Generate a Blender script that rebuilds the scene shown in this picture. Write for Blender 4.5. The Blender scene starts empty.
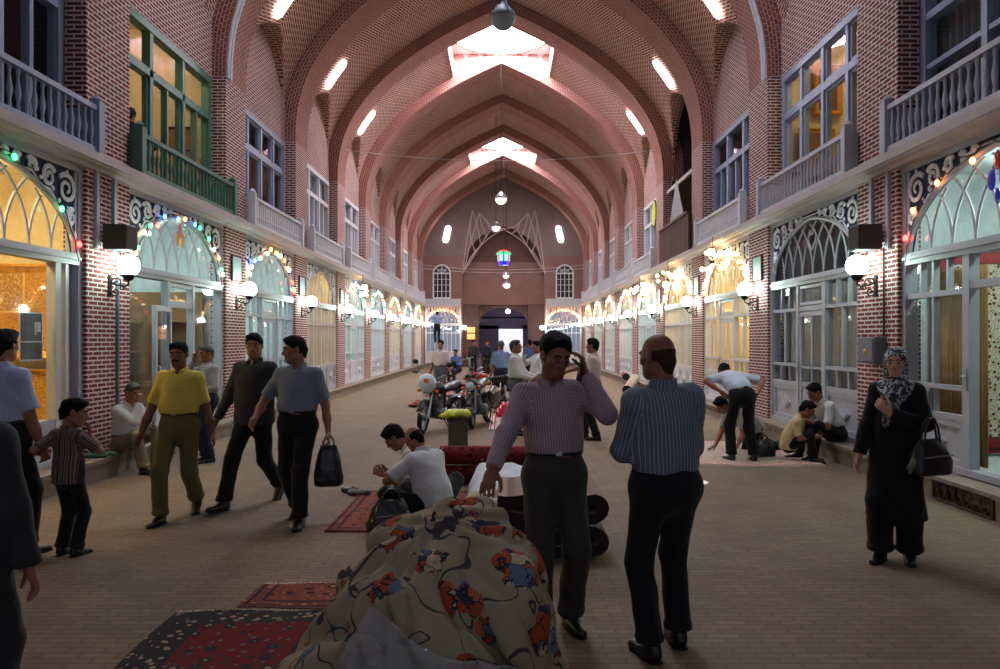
import bpy, bmesh, math, random
import numpy as np
from mathutils import Vector, Matrix
random.seed(7)
S = bpy.context.scene
COL = S.collection
PI = math.pi
FPX, CX, CY, EYE, CAMX = 750.0, 506.0, 340.0, 1.68, 0.17

def ground(px, py):
    """floor point seen at that place of the photograph (used once, to lay things out)"""
    Y = EYE * FPX / (py - CY)
    return ((px - CX) / FPX * Y + CAMX, Y)
def at(px, py, Y):
    return Vector(((px - CX) / FPX * Y + CAMX, Y, EYE + (CY - py) / FPX * Y))

# ------------------------------------------------------------------ tags
def tag(o, label=None, cat=None, group=None, kind=None):
    if label: o['label'] = label
    if cat: o['category'] = cat
    if group: o['group'] = group
    if kind: o['kind'] = kind
    return o
def thing(name, label, cat, loc=(0, 0, 0), rz=0.0, group=None):
    o = bpy.data.objects.new(name, None); COL.objects.link(o)
    o.empty_display_size = 0.1
    o.location = loc; o.rotation_euler = (0, 0, rz)
    return tag(o, label, cat, group)
def struct_root(name, loc=(0, 0, 0), rz=0.0):
    o = bpy.data.objects.new(name, None); COL.objects.link(o)
    o.location = loc; o.rotation_euler = (0, 0, rz); o['kind'] = 'structure'
    return o
KIDS = {}
def link_child(o, parent):
    if parent is not None:
        o.parent = parent
        KIDS.setdefault(parent.as_pointer(), []).append(o)
def dup(root, loc, rz=None, label=None, group=None):
    r = root.copy(); COL.objects.link(r); r.location = loc
    if rz is not None: r.rotation_euler = (0, 0, rz)
    if label: r['label'] = label
    if group: r['group'] = group
    for ch in KIDS.get(root.as_pointer(), []):
        c = ch.copy(); COL.objects.link(c); link_child(c, r)
        for g in KIDS.get(ch.as_pointer(), []):
            d = g.copy(); COL.objects.link(d); link_child(d, c)
    return r

# ------------------------------------------------------------------ materials
def srgb(r, g, b):
    def f(c):
        c /= 255.0
        return c / 12.92 if c <= 0.04045 else ((c + 0.055) / 1.055) ** 2.4
    return (f(r), f(g), f(b), 1.0)
def N(nt, typ, **kw):
    n = nt.nodes.new(typ)
    for k, v in kw.items():
        if k.startswith('i_'):
            key = k[2:]
            n.inputs[int(key) if key.isdigit() else key.replace('_', ' ')].default_value = v
        else: setattr(n, k, v)
    return n
def newmat(name):
    m = bpy.data.materials.new(name); m.use_nodes = True
    nt = m.node_tree; b = nt.nodes['Principled BSDF']
    return m, nt, b
def mixc(nt, fac, a, b, mode='MIX'):
    n = nt.nodes.new('ShaderNodeMix'); n.data_type = 'RGBA'; n.blend_type = mode
    for i, v in ((0, fac), (6, a), (7, b)):
        if isinstance(v, bpy.types.NodeSocket): nt.links.new(v, n.inputs[i])
        else: n.inputs[i].default_value = v
    return n.outputs[2]
def math_(nt, op, a, b=0.0, c=0.0):
    n = nt.nodes.new('ShaderNodeMath'); n.operation = op
    for i, v in enumerate((a, b, c)):
        if isinstance(v, bpy.types.NodeSocket): nt.links.new(v, n.inputs[i])
        else: n.inputs[i].default_value = v
    return n.outputs[0]
def ramp(nt, fac, stops, interp='LINEAR'):
    n = nt.nodes.new('ShaderNodeValToRGB'); cr = n.color_ramp; cr.interpolation = interp
    while len(cr.elements) < len(stops): cr.elements.new(0.5)
    for e, (p, c) in zip(cr.elements, stops):
        e.position = p; e.color = c if not isinstance(c, (int, float)) else (c, c, c, 1)
    nt.links.new(fac, n.inputs[0])
    return n.outputs[0]
def bump(nt, b, h, dist=0.01, strength=0.5):
    n = N(nt, 'ShaderNodeBump'); n.inputs['Strength'].default_value = strength; n.inputs['Distance'].default_value = dist
    nt.links.new(h, n.inputs['Height']); nt.links.new(n.outputs[0], b.inputs['Normal'])
def paint(name, rgb, rough=0.55, metal=0.0, vary=0.10, scale=9.0, bmp=0.0, spec=0.4):
    m, nt, b = newmat(name)
    tc = N(nt, 'ShaderNodeTexCoord')
    nz = N(nt, 'ShaderNodeTexNoise', i_Scale=scale, i_Detail=3.0); nt.links.new(tc.outputs['Object'], nz.inputs['Vector'])
    c = srgb(*rgb); lo = tuple(x * (1 - vary * 2) for x in c[:3]) + (1,); hi = tuple(min(1, x * (1 + vary * 2)) for x in c[:3]) + (1,)
    nt.links.new(mixc(nt, nz.outputs[0], lo, hi), b.inputs['Base Color'])
    b.inputs['Roughness'].default_value = rough; b.inputs['Metallic'].default_value = metal
    b.inputs['Specular IOR Level'].default_value = spec
    if bmp: bump(nt, b, nz.outputs[0], bmp, 0.6)
    return m
def emit(name, rgb, strength, sample=True, base=(0.8, 0.8, 0.8)):
    m, nt, b = newmat(name)
    b.inputs['Base Color'].default_value = tuple(base) + (1,)
    b.inputs['Emission Color'].default_value = srgb(*rgb); b.inputs['Emission Strength'].default_value = strength
    b.inputs['Roughness'].default_value = 0.3
    if not sample: m.cycles.emission_sampling = 'NONE'
    return m
def brick(name, c1, c2, cm, bw=0.215, rh=0.068, ms=0.0085, rot=0.0, dirt=0.25, rough=0.85, bmp=0.004, uvrot45=False):
    m, nt, b = newmat(name)
    uv = N(nt, 'ShaderNodeUVMap', uv_map='UVMap')
    src = uv.outputs[0]
    if rot:
        mp = N(nt, 'ShaderNodeMapping'); mp.inputs['Rotation'].default_value = (0, 0, rot); nt.links.new(src, mp.inputs[0]); src = mp.outputs[0]
    br = N(nt, 'ShaderNodeTexBrick', i_Scale=1.0, i_Bias=0.0)
    br.inputs['Mortar Size'].default_value = ms; br.inputs['Brick Width'].default_value = bw; br.inputs['Row Height'].default_value = rh
    br.inputs['Mortar Smooth'].default_value = 0.15
    nt.links.new(src, br.inputs['Vector'])
    br.inputs['Color1'].default_value = srgb(*c1); br.inputs['Color2'].default_value = srgb(*c2); br.inputs['Mortar'].default_value = srgb(*cm)
    nz = N(nt, 'ShaderNodeTexNoise', i_Scale=1.3, i_Detail=5.0); nt.links.new(src, nz.inputs['Vector'])
    nz2 = N(nt, 'ShaderNodeTexNoise', i_Scale=14.0, i_Detail=2.0); nt.links.new(src, nz2.inputs['Vector'])
    f = math_(nt, 'ADD', math_(nt, 'MULTIPLY', nz.outputs[0], dirt * 2), math_(nt, 'MULTIPLY', nz2.outputs[0], dirt))
    f = math_(nt, 'ADD', f, 1.0 - dirt * 1.5)
    vm = nt.nodes.new('ShaderNodeVectorMath'); vm.operation = 'SCALE'
    nt.links.new(br.outputs[0], vm.inputs[0]); nt.links.new(f, vm.inputs['Scale'])
    nt.links.new(vm.outputs[0], b.inputs['Base Color'])
    b.inputs['Roughness'].default_value = rough; b.inputs['Specular IOR Level'].default_value = 0.25
    bump(nt, b, math_(nt, 'SUBTRACT', 1.0, br.outputs[1]), bmp, 0.6)
    return m
def glassy(name, tint=(0.93, 0.96, 0.97), refl=0.12):
    m = bpy.data.materials.new(name); m.use_nodes = True; nt = m.node_tree; nt.nodes.clear()
    out = N(nt, 'ShaderNodeOutputMaterial'); tr = N(nt, 'ShaderNodeBsdfTransparent'); gl = N(nt, 'ShaderNodeBsdfGlossy')
    tr.inputs[0].default_value = tint + (1,); gl.inputs['Roughness'].default_value = 0.03
    fr = N(nt, 'ShaderNodeLayerWeight', i_Blend=.5); mx = N(nt, 'ShaderNodeMixShader')
    nt.links.new(math_(nt, 'ADD', math_(nt, 'MULTIPLY', math_(nt, 'POWER', fr.outputs[1], 5.0), .8), .03 + refl * 0.1), mx.inputs[0])
    nt.links.new(tr.outputs[0], mx.inputs[1]); nt.links.new(gl.outputs[0], mx.inputs[2]); nt.links.new(mx.outputs[0], out.inputs[0])
    return m
def cloth(name, rgb, stripe=None, period=0.02, width=0.25, rough=0.85, wr=0.004, cross=None, checks=False):
    """woven fabric; stripes run along the UV map's v (down a sleeve, down a torso)"""
    m, nt, b = newmat(name)
    tc = N(nt, 'ShaderNodeTexCoord')
    nz = N(nt, 'ShaderNodeTexNoise', i_Scale=7.0, i_Detail=3.0); nt.links.new(tc.outputs['Object'], nz.inputs['Vector'])
    c = srgb(*rgb); col = mixc(nt, nz.outputs[0], tuple(x * .86 for x in c[:3]) + (1,), tuple(min(1, x * 1.12) for x in c[:3]) + (1,))
    if stripe:
        uv = N(nt, 'ShaderNodeUVMap', uv_map='UVMap'); sp = N(nt, 'ShaderNodeSeparateXYZ'); nt.links.new(uv.outputs[0], sp.inputs[0])
        fr = math_(nt, 'FRACT', math_(nt, 'DIVIDE', sp.outputs[0], period))
        st = math_(nt, 'LESS_THAN', fr, width)
        col = mixc(nt, st, col, srgb(*stripe))
        if cross:
            fr2 = math_(nt, 'FRACT', math_(nt, 'DIVIDE', sp.outputs[0], period * 2.3))
            col = mixc(nt, math_(nt, 'LESS_THAN', fr2, width * .6), col, srgb(*cross))
    nt.links.new(col, b.inputs['Base Color'])
    b.inputs['Roughness'].default_value = rough; b.inputs['Specular IOR Level'].default_value = 0.2
    b.inputs['Sheen Weight'].default_value = 0.08
    if wr:
        n2 = N(nt, 'ShaderNodeTexNoise', i_Scale=11.0, i_Detail=2.0, i_Distortion=0.8); nt.links.new(tc.outputs['Object'], n2.inputs['Vector'])
        bump(nt, b, n2.outputs[0], wr * 4, 0.5)
    return m
def carpet(name, field, motif, motif2, border, scale=3.0, pile=0.004, bw=0.16, sx=1.0, sy=1.5, third=None):
    """persian style rug: bands near the edge, scrolling blossoms in the field; works in the UV map, 0..sx by 0..sy in metres"""
    m, nt, b = newmat(name)
    uv = N(nt, 'ShaderNodeUVMap', uv_map='UVMap'); sp = N(nt, 'ShaderNodeSeparateXYZ'); nt.links.new(uv.outputs[0], sp.inputs[0])
    dx = math_(nt, 'MINIMUM', sp.outputs[0], math_(nt, 'SUBTRACT', sx, sp.outputs[0]))
    dy = math_(nt, 'MINIMUM', sp.outputs[1], math_(nt, 'SUBTRACT', sy, sp.outputs[1]))
    edge = math_(nt, 'MINIMUM', dx, dy)
    v1 = N(nt, 'ShaderNodeTexVoronoi', i_Scale=scale * 2.6, i_Randomness=0.55); nt.links.new(uv.outputs[0], v1.inputs['Vector'])
    v2 = N(nt, 'ShaderNodeTexVoronoi', i_Scale=scale * 6.0, i_Randomness=0.8); nt.links.new(uv.outputs[0], v2.inputs['Vector'])
    ns = N(nt, 'ShaderNodeTexNoise', i_Scale=scale * 5.0, i_Detail=2.0, i_Distortion=1.5); nt.links.new(uv.outputs[0], ns.inputs['Vector'])
    col = mixc(nt, math_(nt, 'LESS_THAN', v1.outputs['Distance'], 0.33), srgb(*field), srgb(*motif))
    col = mixc(nt, math_(nt, 'LESS_THAN', v1.outputs['Distance'], 0.16), col, srgb(*motif2))
    col = mixc(nt, math_(nt, 'LESS_THAN', v2.outputs['Distance'], 0.26), col, srgb(*(third or motif2)))
    vine = math_(nt, 'LESS_THAN', math_(nt, 'ABSOLUTE', math_(nt, 'SUBTRACT', ns.outputs[0], 0.5)), 0.022)
    col = mixc(nt, vine, col, srgb(*motif))
    bcol = mixc(nt, math_(nt, 'LESS_THAN', v2.outputs['Distance'], 0.34), srgb(*border), srgb(*motif2))
    col = mixc(nt, math_(nt, 'LESS_THAN', edge, bw), col, bcol)
    for d in (bw, bw * .3):
        line = math_(nt, 'LESS_THAN', math_(nt, 'ABSOLUTE', math_(nt, 'SUBTRACT', edge, d)), 0.012)
        col = mixc(nt, line, col, srgb(*motif))
    nt.links.new(col, b.inputs['Base Color']); b.inputs['Roughness'].default_value = 0.95; b.inputs['Specular IOR Level'].default_value = 0.1
    fz = N(nt, 'ShaderNodeTexNoise', i_Scale=260.0); nt.links.new(uv.outputs[0], fz.inputs['Vector'])
    bump(nt, b, fz.outputs[0], pile, 0.5)
    return m

# ------------------------------------------------------------------ mesh builder
class MB:
    def __init__(s): s.v = []; s.f = []; s.uv = []; s.m = []
    def add(s, vs, fs, m=0, uvs=None):
        o = len(s.v); s.v.extend([tuple(p) for p in vs])
        for i, f in enumerate(fs):
            s.f.append(tuple(o + j for j in f)); s.m.append(m); s.uv.append(uvs[i] if uvs else None)
        return s
    def quad(s, a, b, c, d, m=0, uv=None): return s.add((a, b, c, d), ((0, 1, 2, 3),), m, [uv] if uv else None)
    def box(s, x0, x1, y0, y1, z0, z1, m=0):
        vs = [(x, y, z) for x in (x0, x1) for y in (y0, y1) for z in (z0, z1)]
        return s.add(vs, ((0, 1, 3, 2), (4, 6, 7, 5), (0, 4, 5, 1), (2, 3, 7, 6), (0, 2, 6, 4), (1, 5, 7, 3)), m)
    def obox(s, M, sx, sy, sz, m=0, taper=1.0):
        vs = []
        for x in (-1, 1):
            for y in (-1, 1):
                for z in (-1, 1):
                    t = taper if z > 0 else 1.0
                    vs.append(M @ Vector((x * sx / 2 * t, y * sy / 2 * t, z * sz / 2)))
        return s.add(vs, ((0, 1, 3, 2), (4, 6, 7, 5), (0, 4, 5, 1), (2, 3, 7, 6), (0, 2, 6, 4), (1, 5, 7, 3)), m)
    def bar(s, a, b, w, t, up=(0, 0, 1), m=0):
        a = Vector(a); b = Vector(b); d = b - a; L = d.length; d.normalize()
        u = Vector(up); x = u.cross(d)
        if x.length < 1e-4: x = Vector((1, 0, 0)).cross(d)
        x.normalize(); y = d.cross(x)
        M = Matrix((x, y, d)).transposed().to_4x4(); M.translation = (a + b) / 2
        return s.obox(M, w, t, L, m)
    def tube(s, pts, r, n=6, m=0, closed=False, flat=None, fax=None):
        pts = [Vector(p) for p in pts]; k = len(pts); rs = r if isinstance(r, (list, tuple)) else [r] * k
        vs = []; up = None
        for i in range(k):
            a = pts[i - 1] if (i > 0 or closed) else pts[0]; b = pts[(i + 1) % k] if (i < k - 1 or closed) else pts[-1]
            t = b - a
            if t.length < 1e-9: t = Vector((0, 0, 1))
            t.normalize()
            if fax is not None: up = Vector(fax)
            elif up is None: up = Vector((0, 0, 1)) if abs(t.z) < .9 else Vector((1, 0, 0))
            x = up.cross(t)
            if x.length < 1e-5: x = t.orthogonal()
            x.normalize(); y = t.cross(x); up = y.copy() if fax is None else up
            for j in range(n):
                q = 2 * PI * (j + .5) / n
                vs.append(pts[i] + x * (math.cos(q) * rs[i]) + y * (math.sin(q) * rs[i] * (flat if flat else 1)))
        fs = []
        for i in range(k if closed else k - 1):
            i2 = (i + 1) % k
            for j in range(n):
                fs.append((i * n + j, i * n + (j + 1) % n, i2 * n + (j + 1) % n, i2 * n + j))
        if not closed:
            fs.append(tuple(range(n - 1, -1, -1))); fs.append(tuple((k - 1) * n + j for j in range(n)))
        return s.add(vs, fs, m)
    def lathe(s, prof, c=(0, 0, 0), n=16, m=0, R=None, ang=2 * PI):
        c = Vector(c); vs = []; k = len(prof)
        for r, z in prof:
            for j in range(n):
                q = ang * j / n; p = Vector((r * math.cos(q), r * math.sin(q), z))
                if R is not None: p = R @ p
                vs.append(c + p)
        fs = [(i * n + j, i * n + (j + 1) % n, (i + 1) * n + (j + 1) % n, (i + 1) * n + j) for i in range(k - 1) for j in range(n)]
        if prof[0][0] > 1e-4: fs.append(tuple(range(n - 1, -1, -1)))
        if prof[-1][0] > 1e-4: fs.append(tuple((k - 1) * n + j for j in range(n)))
        return s.add(vs, fs, m)
    def ball(s, c, r, nu=12, nv=8, m=0, R=None):
        r = (r, r, r) if isinstance(r, (int, float)) else r; c = Vector(c)
        vs = []
        for i in range(nv + 1):
            p = PI * i / nv
            for j in range(nu):
                q = 2 * PI * j / nu
                w = Vector((r[0] * math.sin(p) * math.cos(q), r[1] * math.sin(p) * math.sin(q), -r[2] * math.cos(p)))
                vs.append(c + (R @ w if R is not None else w))
        fs = [(i * nu + j, i * nu + (j + 1) % nu, (i + 1) * nu + (j + 1) % nu, (i + 1) * nu + j) for i in range(nv) for j in range(nu)]
        return s.add(vs, fs, m)
    def prism(s, poly, fn, d0, d1, m=0):
        """polygon of (a,b) pairs extruded from d0 to d1; fn(a,b,d) gives the point"""
        n = len(poly); vs = [fn(a, b, d0) for a, b in poly] + [fn(a, b, d1) for a, b in poly]
        fs = [tuple(range(n)), tuple(range(2 * n - 1, n - 1, -1))] + [(i, n + i, n + (i + 1) % n, (i + 1) % n) for i in range(n)]
        return s.add(vs, fs, m)
    def grid(s, P, m=0, uv=None, closed_u=False):
        nu = len(P); nv = len(P[0]); vs = [p for row in P for p in row]; fs = []; uvs = []
        for i in range(nu if closed_u else nu - 1):
            i2 = (i + 1) % nu
            for j in range(nv - 1):
                fs.append((i * nv + j, i2 * nv + j, i2 * nv + j + 1, i * nv + j + 1))
                if uv: uvs.append((uv[i][j], uv[i2][j], uv[i2][j + 1], uv[i][j + 1]))
        return s.add(vs, fs, m, uvs if uv else None)
    def build(s, name, mats, parent=None, smooth=0.6, recalc=True, weld=True):
        me = bpy.data.meshes.new(name)
        me.from_pydata(s.v, [], s.f); me.update()
        mats = mats if isinstance(mats, (list, tuple)) else [mats]
        for m in mats: me.materials.append(m)
        me.polygons.foreach_set('material_index', s.m)
        ul = me.uv_layers.new(name='UVMap')
        buf = np.zeros((len(me.loops), 2), np.float32)
        V = s.v
        for p, u in zip(me.polygons, s.uv):
            if u is None:
                n = p.normal; ax = max(range(3), key=lambda i: abs(n[i]))
                for li, vi in zip(p.loop_indices, p.vertices):
                    q = V[vi]; buf[li] = (q[1], q[2]) if ax == 0 else ((q[0], q[2]) if ax == 1 else (q[0], q[1]))
            else:
                for li, w in zip(p.loop_indices, u): buf[li] = w
        ul.data.foreach_set('uv', buf.ravel())
        if recalc:
            bm = bmesh.new(); bm.from_mesh(me)
            if weld: bmesh.ops.remove_doubles(bm, verts=bm.verts, dist=1e-5)
            bmesh.ops.recalc_face_normals(bm, faces=bm.faces); bm.to_mesh(me); bm.free()
        if smooth:
            me.polygons.foreach_set('use_smooth', [True] * len(me.polygons)); me.set_sharp_from_angle(angle=smooth)
        o = bpy.data.objects.new(name, me); COL.objects.link(o); link_child(o, parent)
        return o
def struct(name, mb, mats, parent=None, **kw):
    o = mb.build(name, mats, parent, **kw)
    if parent is None: o['kind'] = 'structure'
    return o
def subsurf(o, n=1):
    md = o.modifiers.new('smooth', 'SUBSURF'); md.levels = n; md.render_levels = n
    return o
def bevel(o, w=0.006, seg=2):
    md = o.modifiers.new('edge', 'BEVEL'); md.width = w; md.segments = seg; md.limit_method = 'ANGLE'; md.angle_limit = 0.7
    return o
WORLD, EXPO = 0.21, 0.72
# ------------------------------------------------------------------ shared materials
M = {}
M['brick'] = brick('brick wall', (128, 60, 50), (102, 45, 40), (204, 188, 182), bw=0.20, rh=0.057, ms=0.0105)
M['vault'] = brick('brick vault', (134, 74, 61), (110, 58, 49), (202, 180, 166), bw=0.215, rh=0.075, ms=0.0115)
M['ribbrick'] = brick('brick rib', (136, 78, 67), (116, 64, 55), (176, 146, 134), bw=0.11, rh=0.068, ms=0.008)
M['shadedbrick'] = brick('brown brick with painted shade', (92, 60, 54), (74, 48, 44), (110, 84, 78), ms=0.008)  # shade of the end passage put into the brick colour
M['paving'] = brick('block paving', (126, 106, 85), (114, 95, 76), (103, 86, 69), bw=0.20, rh=0.066, ms=0.008, dirt=0.30, rough=0.75, bmp=0.003)
M['stone'] = paint('worn plinth stone', (126, 112, 98), 0.8, vary=0.22, scale=5, bmp=0.02)
M['ledge'] = paint('pale ledge plaster', (176, 164, 160), 0.7, vary=0.10, scale=4, bmp=0.01)
M['plaster'] = paint('white plaster', (226, 222, 220), 0.8, vary=0.05)
M['wood'] = paint('grey blue painted wood', (170, 171, 177), 0.45, vary=0.06, scale=6)
M['woodblue'] = paint('blue grey painted wood', (142, 151, 172), 0.45, vary=0.08, scale=6)
M['woodpale'] = paint('off white painted wood', (198, 198, 202), 0.45, vary=0.05, scale=6)
M['green'] = paint('sea green painted wood', (70, 112, 96), 0.45, vary=0.1, scale=6)
M['brownwood'] = paint('dark brown wood', (74, 44, 34), 0.6, vary=0.2, scale=8)
M['navy'] = paint('navy blue board', (36, 42, 82), 0.6, vary=0.1)
M['white'] = paint('white paint', (222, 224, 228), 0.5, vary=0.04)
M['lead'] = paint('pale tracery bar', (188, 186, 188), 0.5, vary=0.05)
M['glass'] = glassy('window glass')
M['glassdark'] = glassy('smoky window glass', (0.55, 0.56, 0.6), 0.2)
M['black'] = paint('black plastic', (22, 22, 24), 0.45, vary=0.15)
M['blackmetal'] = paint('black iron', (28, 26, 26), 0.5, metal=0.4, vary=0.15)
M['steel'] = paint('steel', (170, 172, 178), 0.3, metal=0.9, vary=0.05)
M['greybox'] = paint('grey enamelled metal', (104, 106, 112), 0.5, vary=0.06)
M['gold'] = paint('gilded wood', (206, 152, 52), 0.35, metal=0.5, vary=0.25, scale=18, bmp=0.02)
M['rubber'] = paint('tyre rubber', (20, 20, 20), 0.8)
M['red'] = paint('red enamel', (150, 30, 26), 0.35)
M['orange'] = paint('orange enamel', (206, 84, 36), 0.4)
M['bulbred'] = emit('red bulb', (255, 40, 30), 9, False); M['bulborange'] = emit('orange bulb', (255, 150, 60), 9, False)
M['bulbyellow'] = emit('warm bulb', (255, 214, 130), 11, False); M['bulbgreen'] = emit('green bulb', (40, 230, 130), 6, False)
M['bulbblue'] = emit('blue bulb', (70, 150, 255), 6, False); M['bulbwhite'] = emit('white bulb', (255, 244, 214), 12, False)
M['bulbhot'] = emit('bright warm bulb', (255, 226, 170), 22, False)
M['globe'] = emit('lit opal globe', (222, 255, 246), 30)
M['globeoff'] = paint('unlit opal glass', (150, 156, 160), 0.25, vary=0.05)
M['globedim'] = emit('faint opal globe', (250, 236, 220), 1.1, False)
M['tube_warm'] = emit('warm shop lamp', (255, 232, 184), 75); M['tube_cool'] = emit('cool shop lamp', (226, 255, 246), 50)
M['sky'] = emit('daylit skylight glazing', (246, 242, 255), 30)
M['skyslot'] = emit('daylit slot pane', (255, 250, 252), 12)
M['skin'] = paint('tan skin', (150, 98, 74), 0.55, vary=0.05, scale=20)
M['skindark'] = paint('dark tan skin', (124, 76, 56), 0.55, vary=0.05, scale=20)
M['skinpale'] = paint('light skin', (196, 150, 128), 0.55, vary=0.04, scale=20)
M['hair'] = paint('black hair', (14, 11, 10), 0.75, vary=0.4, scale=45, bmp=0.02, spec=0.15)
M['hairthin'] = paint('thin brown hair', (62, 42, 34), 0.8, vary=0.3, scale=45, spec=0.1)
M['hairgrey'] = paint('greying hair', (70, 66, 64), 0.6, vary=0.3, scale=60, bmp=0.01)
M['hairbrown'] = paint('brown hair', (52, 36, 28), 0.6, vary=0.3, scale=60, bmp=0.01)
M['eyewhite'] = paint('eye white', (118, 108, 102), 0.3); M['iris'] = paint('dark iris', (24, 16, 12), 0.2)
M['lip'] = paint('lip', (126, 70, 60), 0.5)
M['leather'] = paint('black leather', (18, 16, 16), 0.35, vary=0.1, spec=0.5)
M['sole'] = paint('pale shoe sole', (210, 210, 214), 0.6)
M['trainer'] = paint('dark trainer', (40, 42, 52), 0.5)
# ------------------------------------------------------------------ the hall
WF, WW = 4.95, 5.20            # pier face and recessed wall, from the hall's axis
BAY, SP, PW = 4.55, 3.50, 1.05
def Y0(j): return 5.65 + BAY * j          # bay j starts here (j = -1 .. 8)
YB, YEND = 0.05, 46.60
NB = range(-1, 9)
DOMES = (1, 4, 7)
LEDGE0, LEDGE1 = 3.84, 3.94
ZSPR = 6.5
PROF = [(4.95, 6.5), (4.93, 7.0), (4.83, 7.6), (4.52, 8.40), (3.76, 9.42), (2.66, 10.34), (1.46, 11.08), (0.36, 11.62), (0.0, 11.78)]
def smooth_profile(pts, n):
    P = [Vector((a, b)) for a, b in pts]; P = [2 * P[0] - P[1]] + P + [2 * P[-1] - P[-2]]
    out = []
    for i in range(1, len(P) - 2):
        for k in range(n):
            t = k / n; a, b, c, d = P[i - 1], P[i], P[i + 1], P[i + 2]
            out.append(0.5 * ((2 * b) + (c - a) * t + (2 * a - 5 * b + 4 * c - d) * t * t + (3 * b - a - 3 * c + d) * t ** 3))
    out.append(P[-2]); return out
HALF = smooth_profile(PROF, 5)
def offset(P, d, x_start):
    out = []
    for i, p in enumerate(P):
        a = P[max(i - 1, 0)]; b = P[min(i + 1, len(P) - 1)]; t = (b - a).normalized(); n = Vector((t.y, -t.x))
        if n.x < 0 and abs(n.y) < .2: n = -n
        if n.y < 0: n = -n
        w = d
        out.append(p + n * w)
    out[-1] = Vector((0, P[-1].y + d * 1.05)); out[0] = Vector((x_start, P[0].y))
    return out
OUTER = offset(HALF, 0.34, WW)
def full(P): return [Vector((-p.x, p.y)) for p in P] + [Vector((p.x, p.y)) for p in reversed(P[:-1])]
RIB, BARREL = full(HALF), full(OUTER)
def arclen(P):
    s = [0.0]
    for a, b in zip(P, P[1:]): s.append(s[-1] + (b - a).length)
    return s
def barrel_z(x):
    x = abs(x); P = OUTER
    for a, b in zip(P, P[1:]):
        if b.x <= x <= a.x + 1e-9: return a.y + (b.y - a.y) * ((a.x - x) / max(a.x - b.x, 1e-9))
    return P[0].y
def lun_z(v, rise=2.1):
    a = SP / 2; R = (a * a + rise * rise) / (2 * a); c = R - a
    return ZSPR + math.sqrt(max(R * R - (min(abs(v), a) + c) ** 2, 0.0))
NT = 28
vm = MB()
for j in NB:
    y0 = Y0(j); mid = y0 + SP / 2; P = BARREL; sl = arclen(P)
    # finer along the arch
    PP = []; SS = []
    for i in range(len(P) - 1):
        for k in range(2): PP.append(P[i].lerp(P[i + 1], k / 2)); SS.append(sl[i] + (sl[i + 1] - sl[i]) * k / 2)
    PP.append(P[-1]); SS.append(sl[-1])
    if j in DOMES:
        for sg in (-1, 1):
            q = min(range(len(PP)), key=lambda q: abs(PP[q].x - sg * 1.745)); PP[q] = Vector((sg * 1.745, barrel_z(1.745)))
    half = sl[-1] / 2
    for i in range(len(PP) - 1):
        for t in range(NT):
            cs = []; lun = 0
            for (ii, tt) in ((i, t), (i + 1, t), (i + 1, t + 1), (i, t + 1)):
                y = y0 + SP * tt / NT; zl = lun_z(y - mid); p = PP[ii]
                isl = zl > p.y + 1e-6; lun += isl
                cs.append((p.x, y, max(p.y, zl), SS[ii], y - mid))
            xm = sum(c[0] for c in cs) / 4; ym = sum(c[1] for c in cs) / 4
            if j in DOMES and abs(xm) < 1.74: continue
            if lun >= 3: uv = [(c[0], c[4] * 1.25) for c in cs]
            else: uv = [(c[1], min(c[3], 2 * half - c[3]) + 0.30 * abs(c[4])) for c in cs]
            vm.add([c[:3] for c in cs], ((0, 1, 2, 3),), 0, [uv])
struct('ceiling', vm, M['vault'], smooth=0.35)
# transverse ribs over the piers
for k, j in enumerate(NB):
    ya = Y0(j) + SP; yb = ya + PW; P = RIB; sl = arclen(P); mb = MB()
    Q = full(offset(HALF, 0.62, WF + .62))
    for i in range(len(P) - 1):
        a, b, c, d = P[i], P[i + 1], Q[i + 1], Q[i]
        mb.quad((a.x, ya, a.y), (b.x, ya, b.y), (b.x, yb, b.y), (a.x, yb, a.y), 0, [(sl[i], ya), (sl[i + 1], ya), (sl[i + 1], yb), (sl[i], yb)])
        for y in (ya, yb):
            mb.quad((a.x, y, a.y), (b.x, y, b.y), (c.x, y, c.y), (d.x, y, d.y), 0, [(sl[i], 0), (sl[i + 1], 0), (sl[i + 1], .62), (sl[i], .62)])
    struct('trim_%d' % (k + 1), mb, M['ribbrick'], smooth=0.5)
# side walls: piers, lunette walls
OPENBAY = {(1, 3)}
for side, nm in ((-1, 'wall_left'), (1, 'wall_right')):
    mb = MB()
    def bx(x0, x1, *r):
        a, b = side * x0, side * x1; mb.box(min(a, b), max(a, b), *r)
    bx(WF, 5.23, YB, Y0(-1), 0, 12)
    for j in NB:
        y = Y0(j) + SP
        bx(WF, 5.23, y, y + PW, 0.0, ZSPR + .02)
        if (side, j) in OPENBAY: continue
        bx(WW, WW + .18, Y0(j), y, 6.46, 8.75)
        if j == -1: bx(WW, WW + .18, Y0(j), y, 0, 6.46)
    struct(nm, mb, M['brick'], smooth=0)
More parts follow.
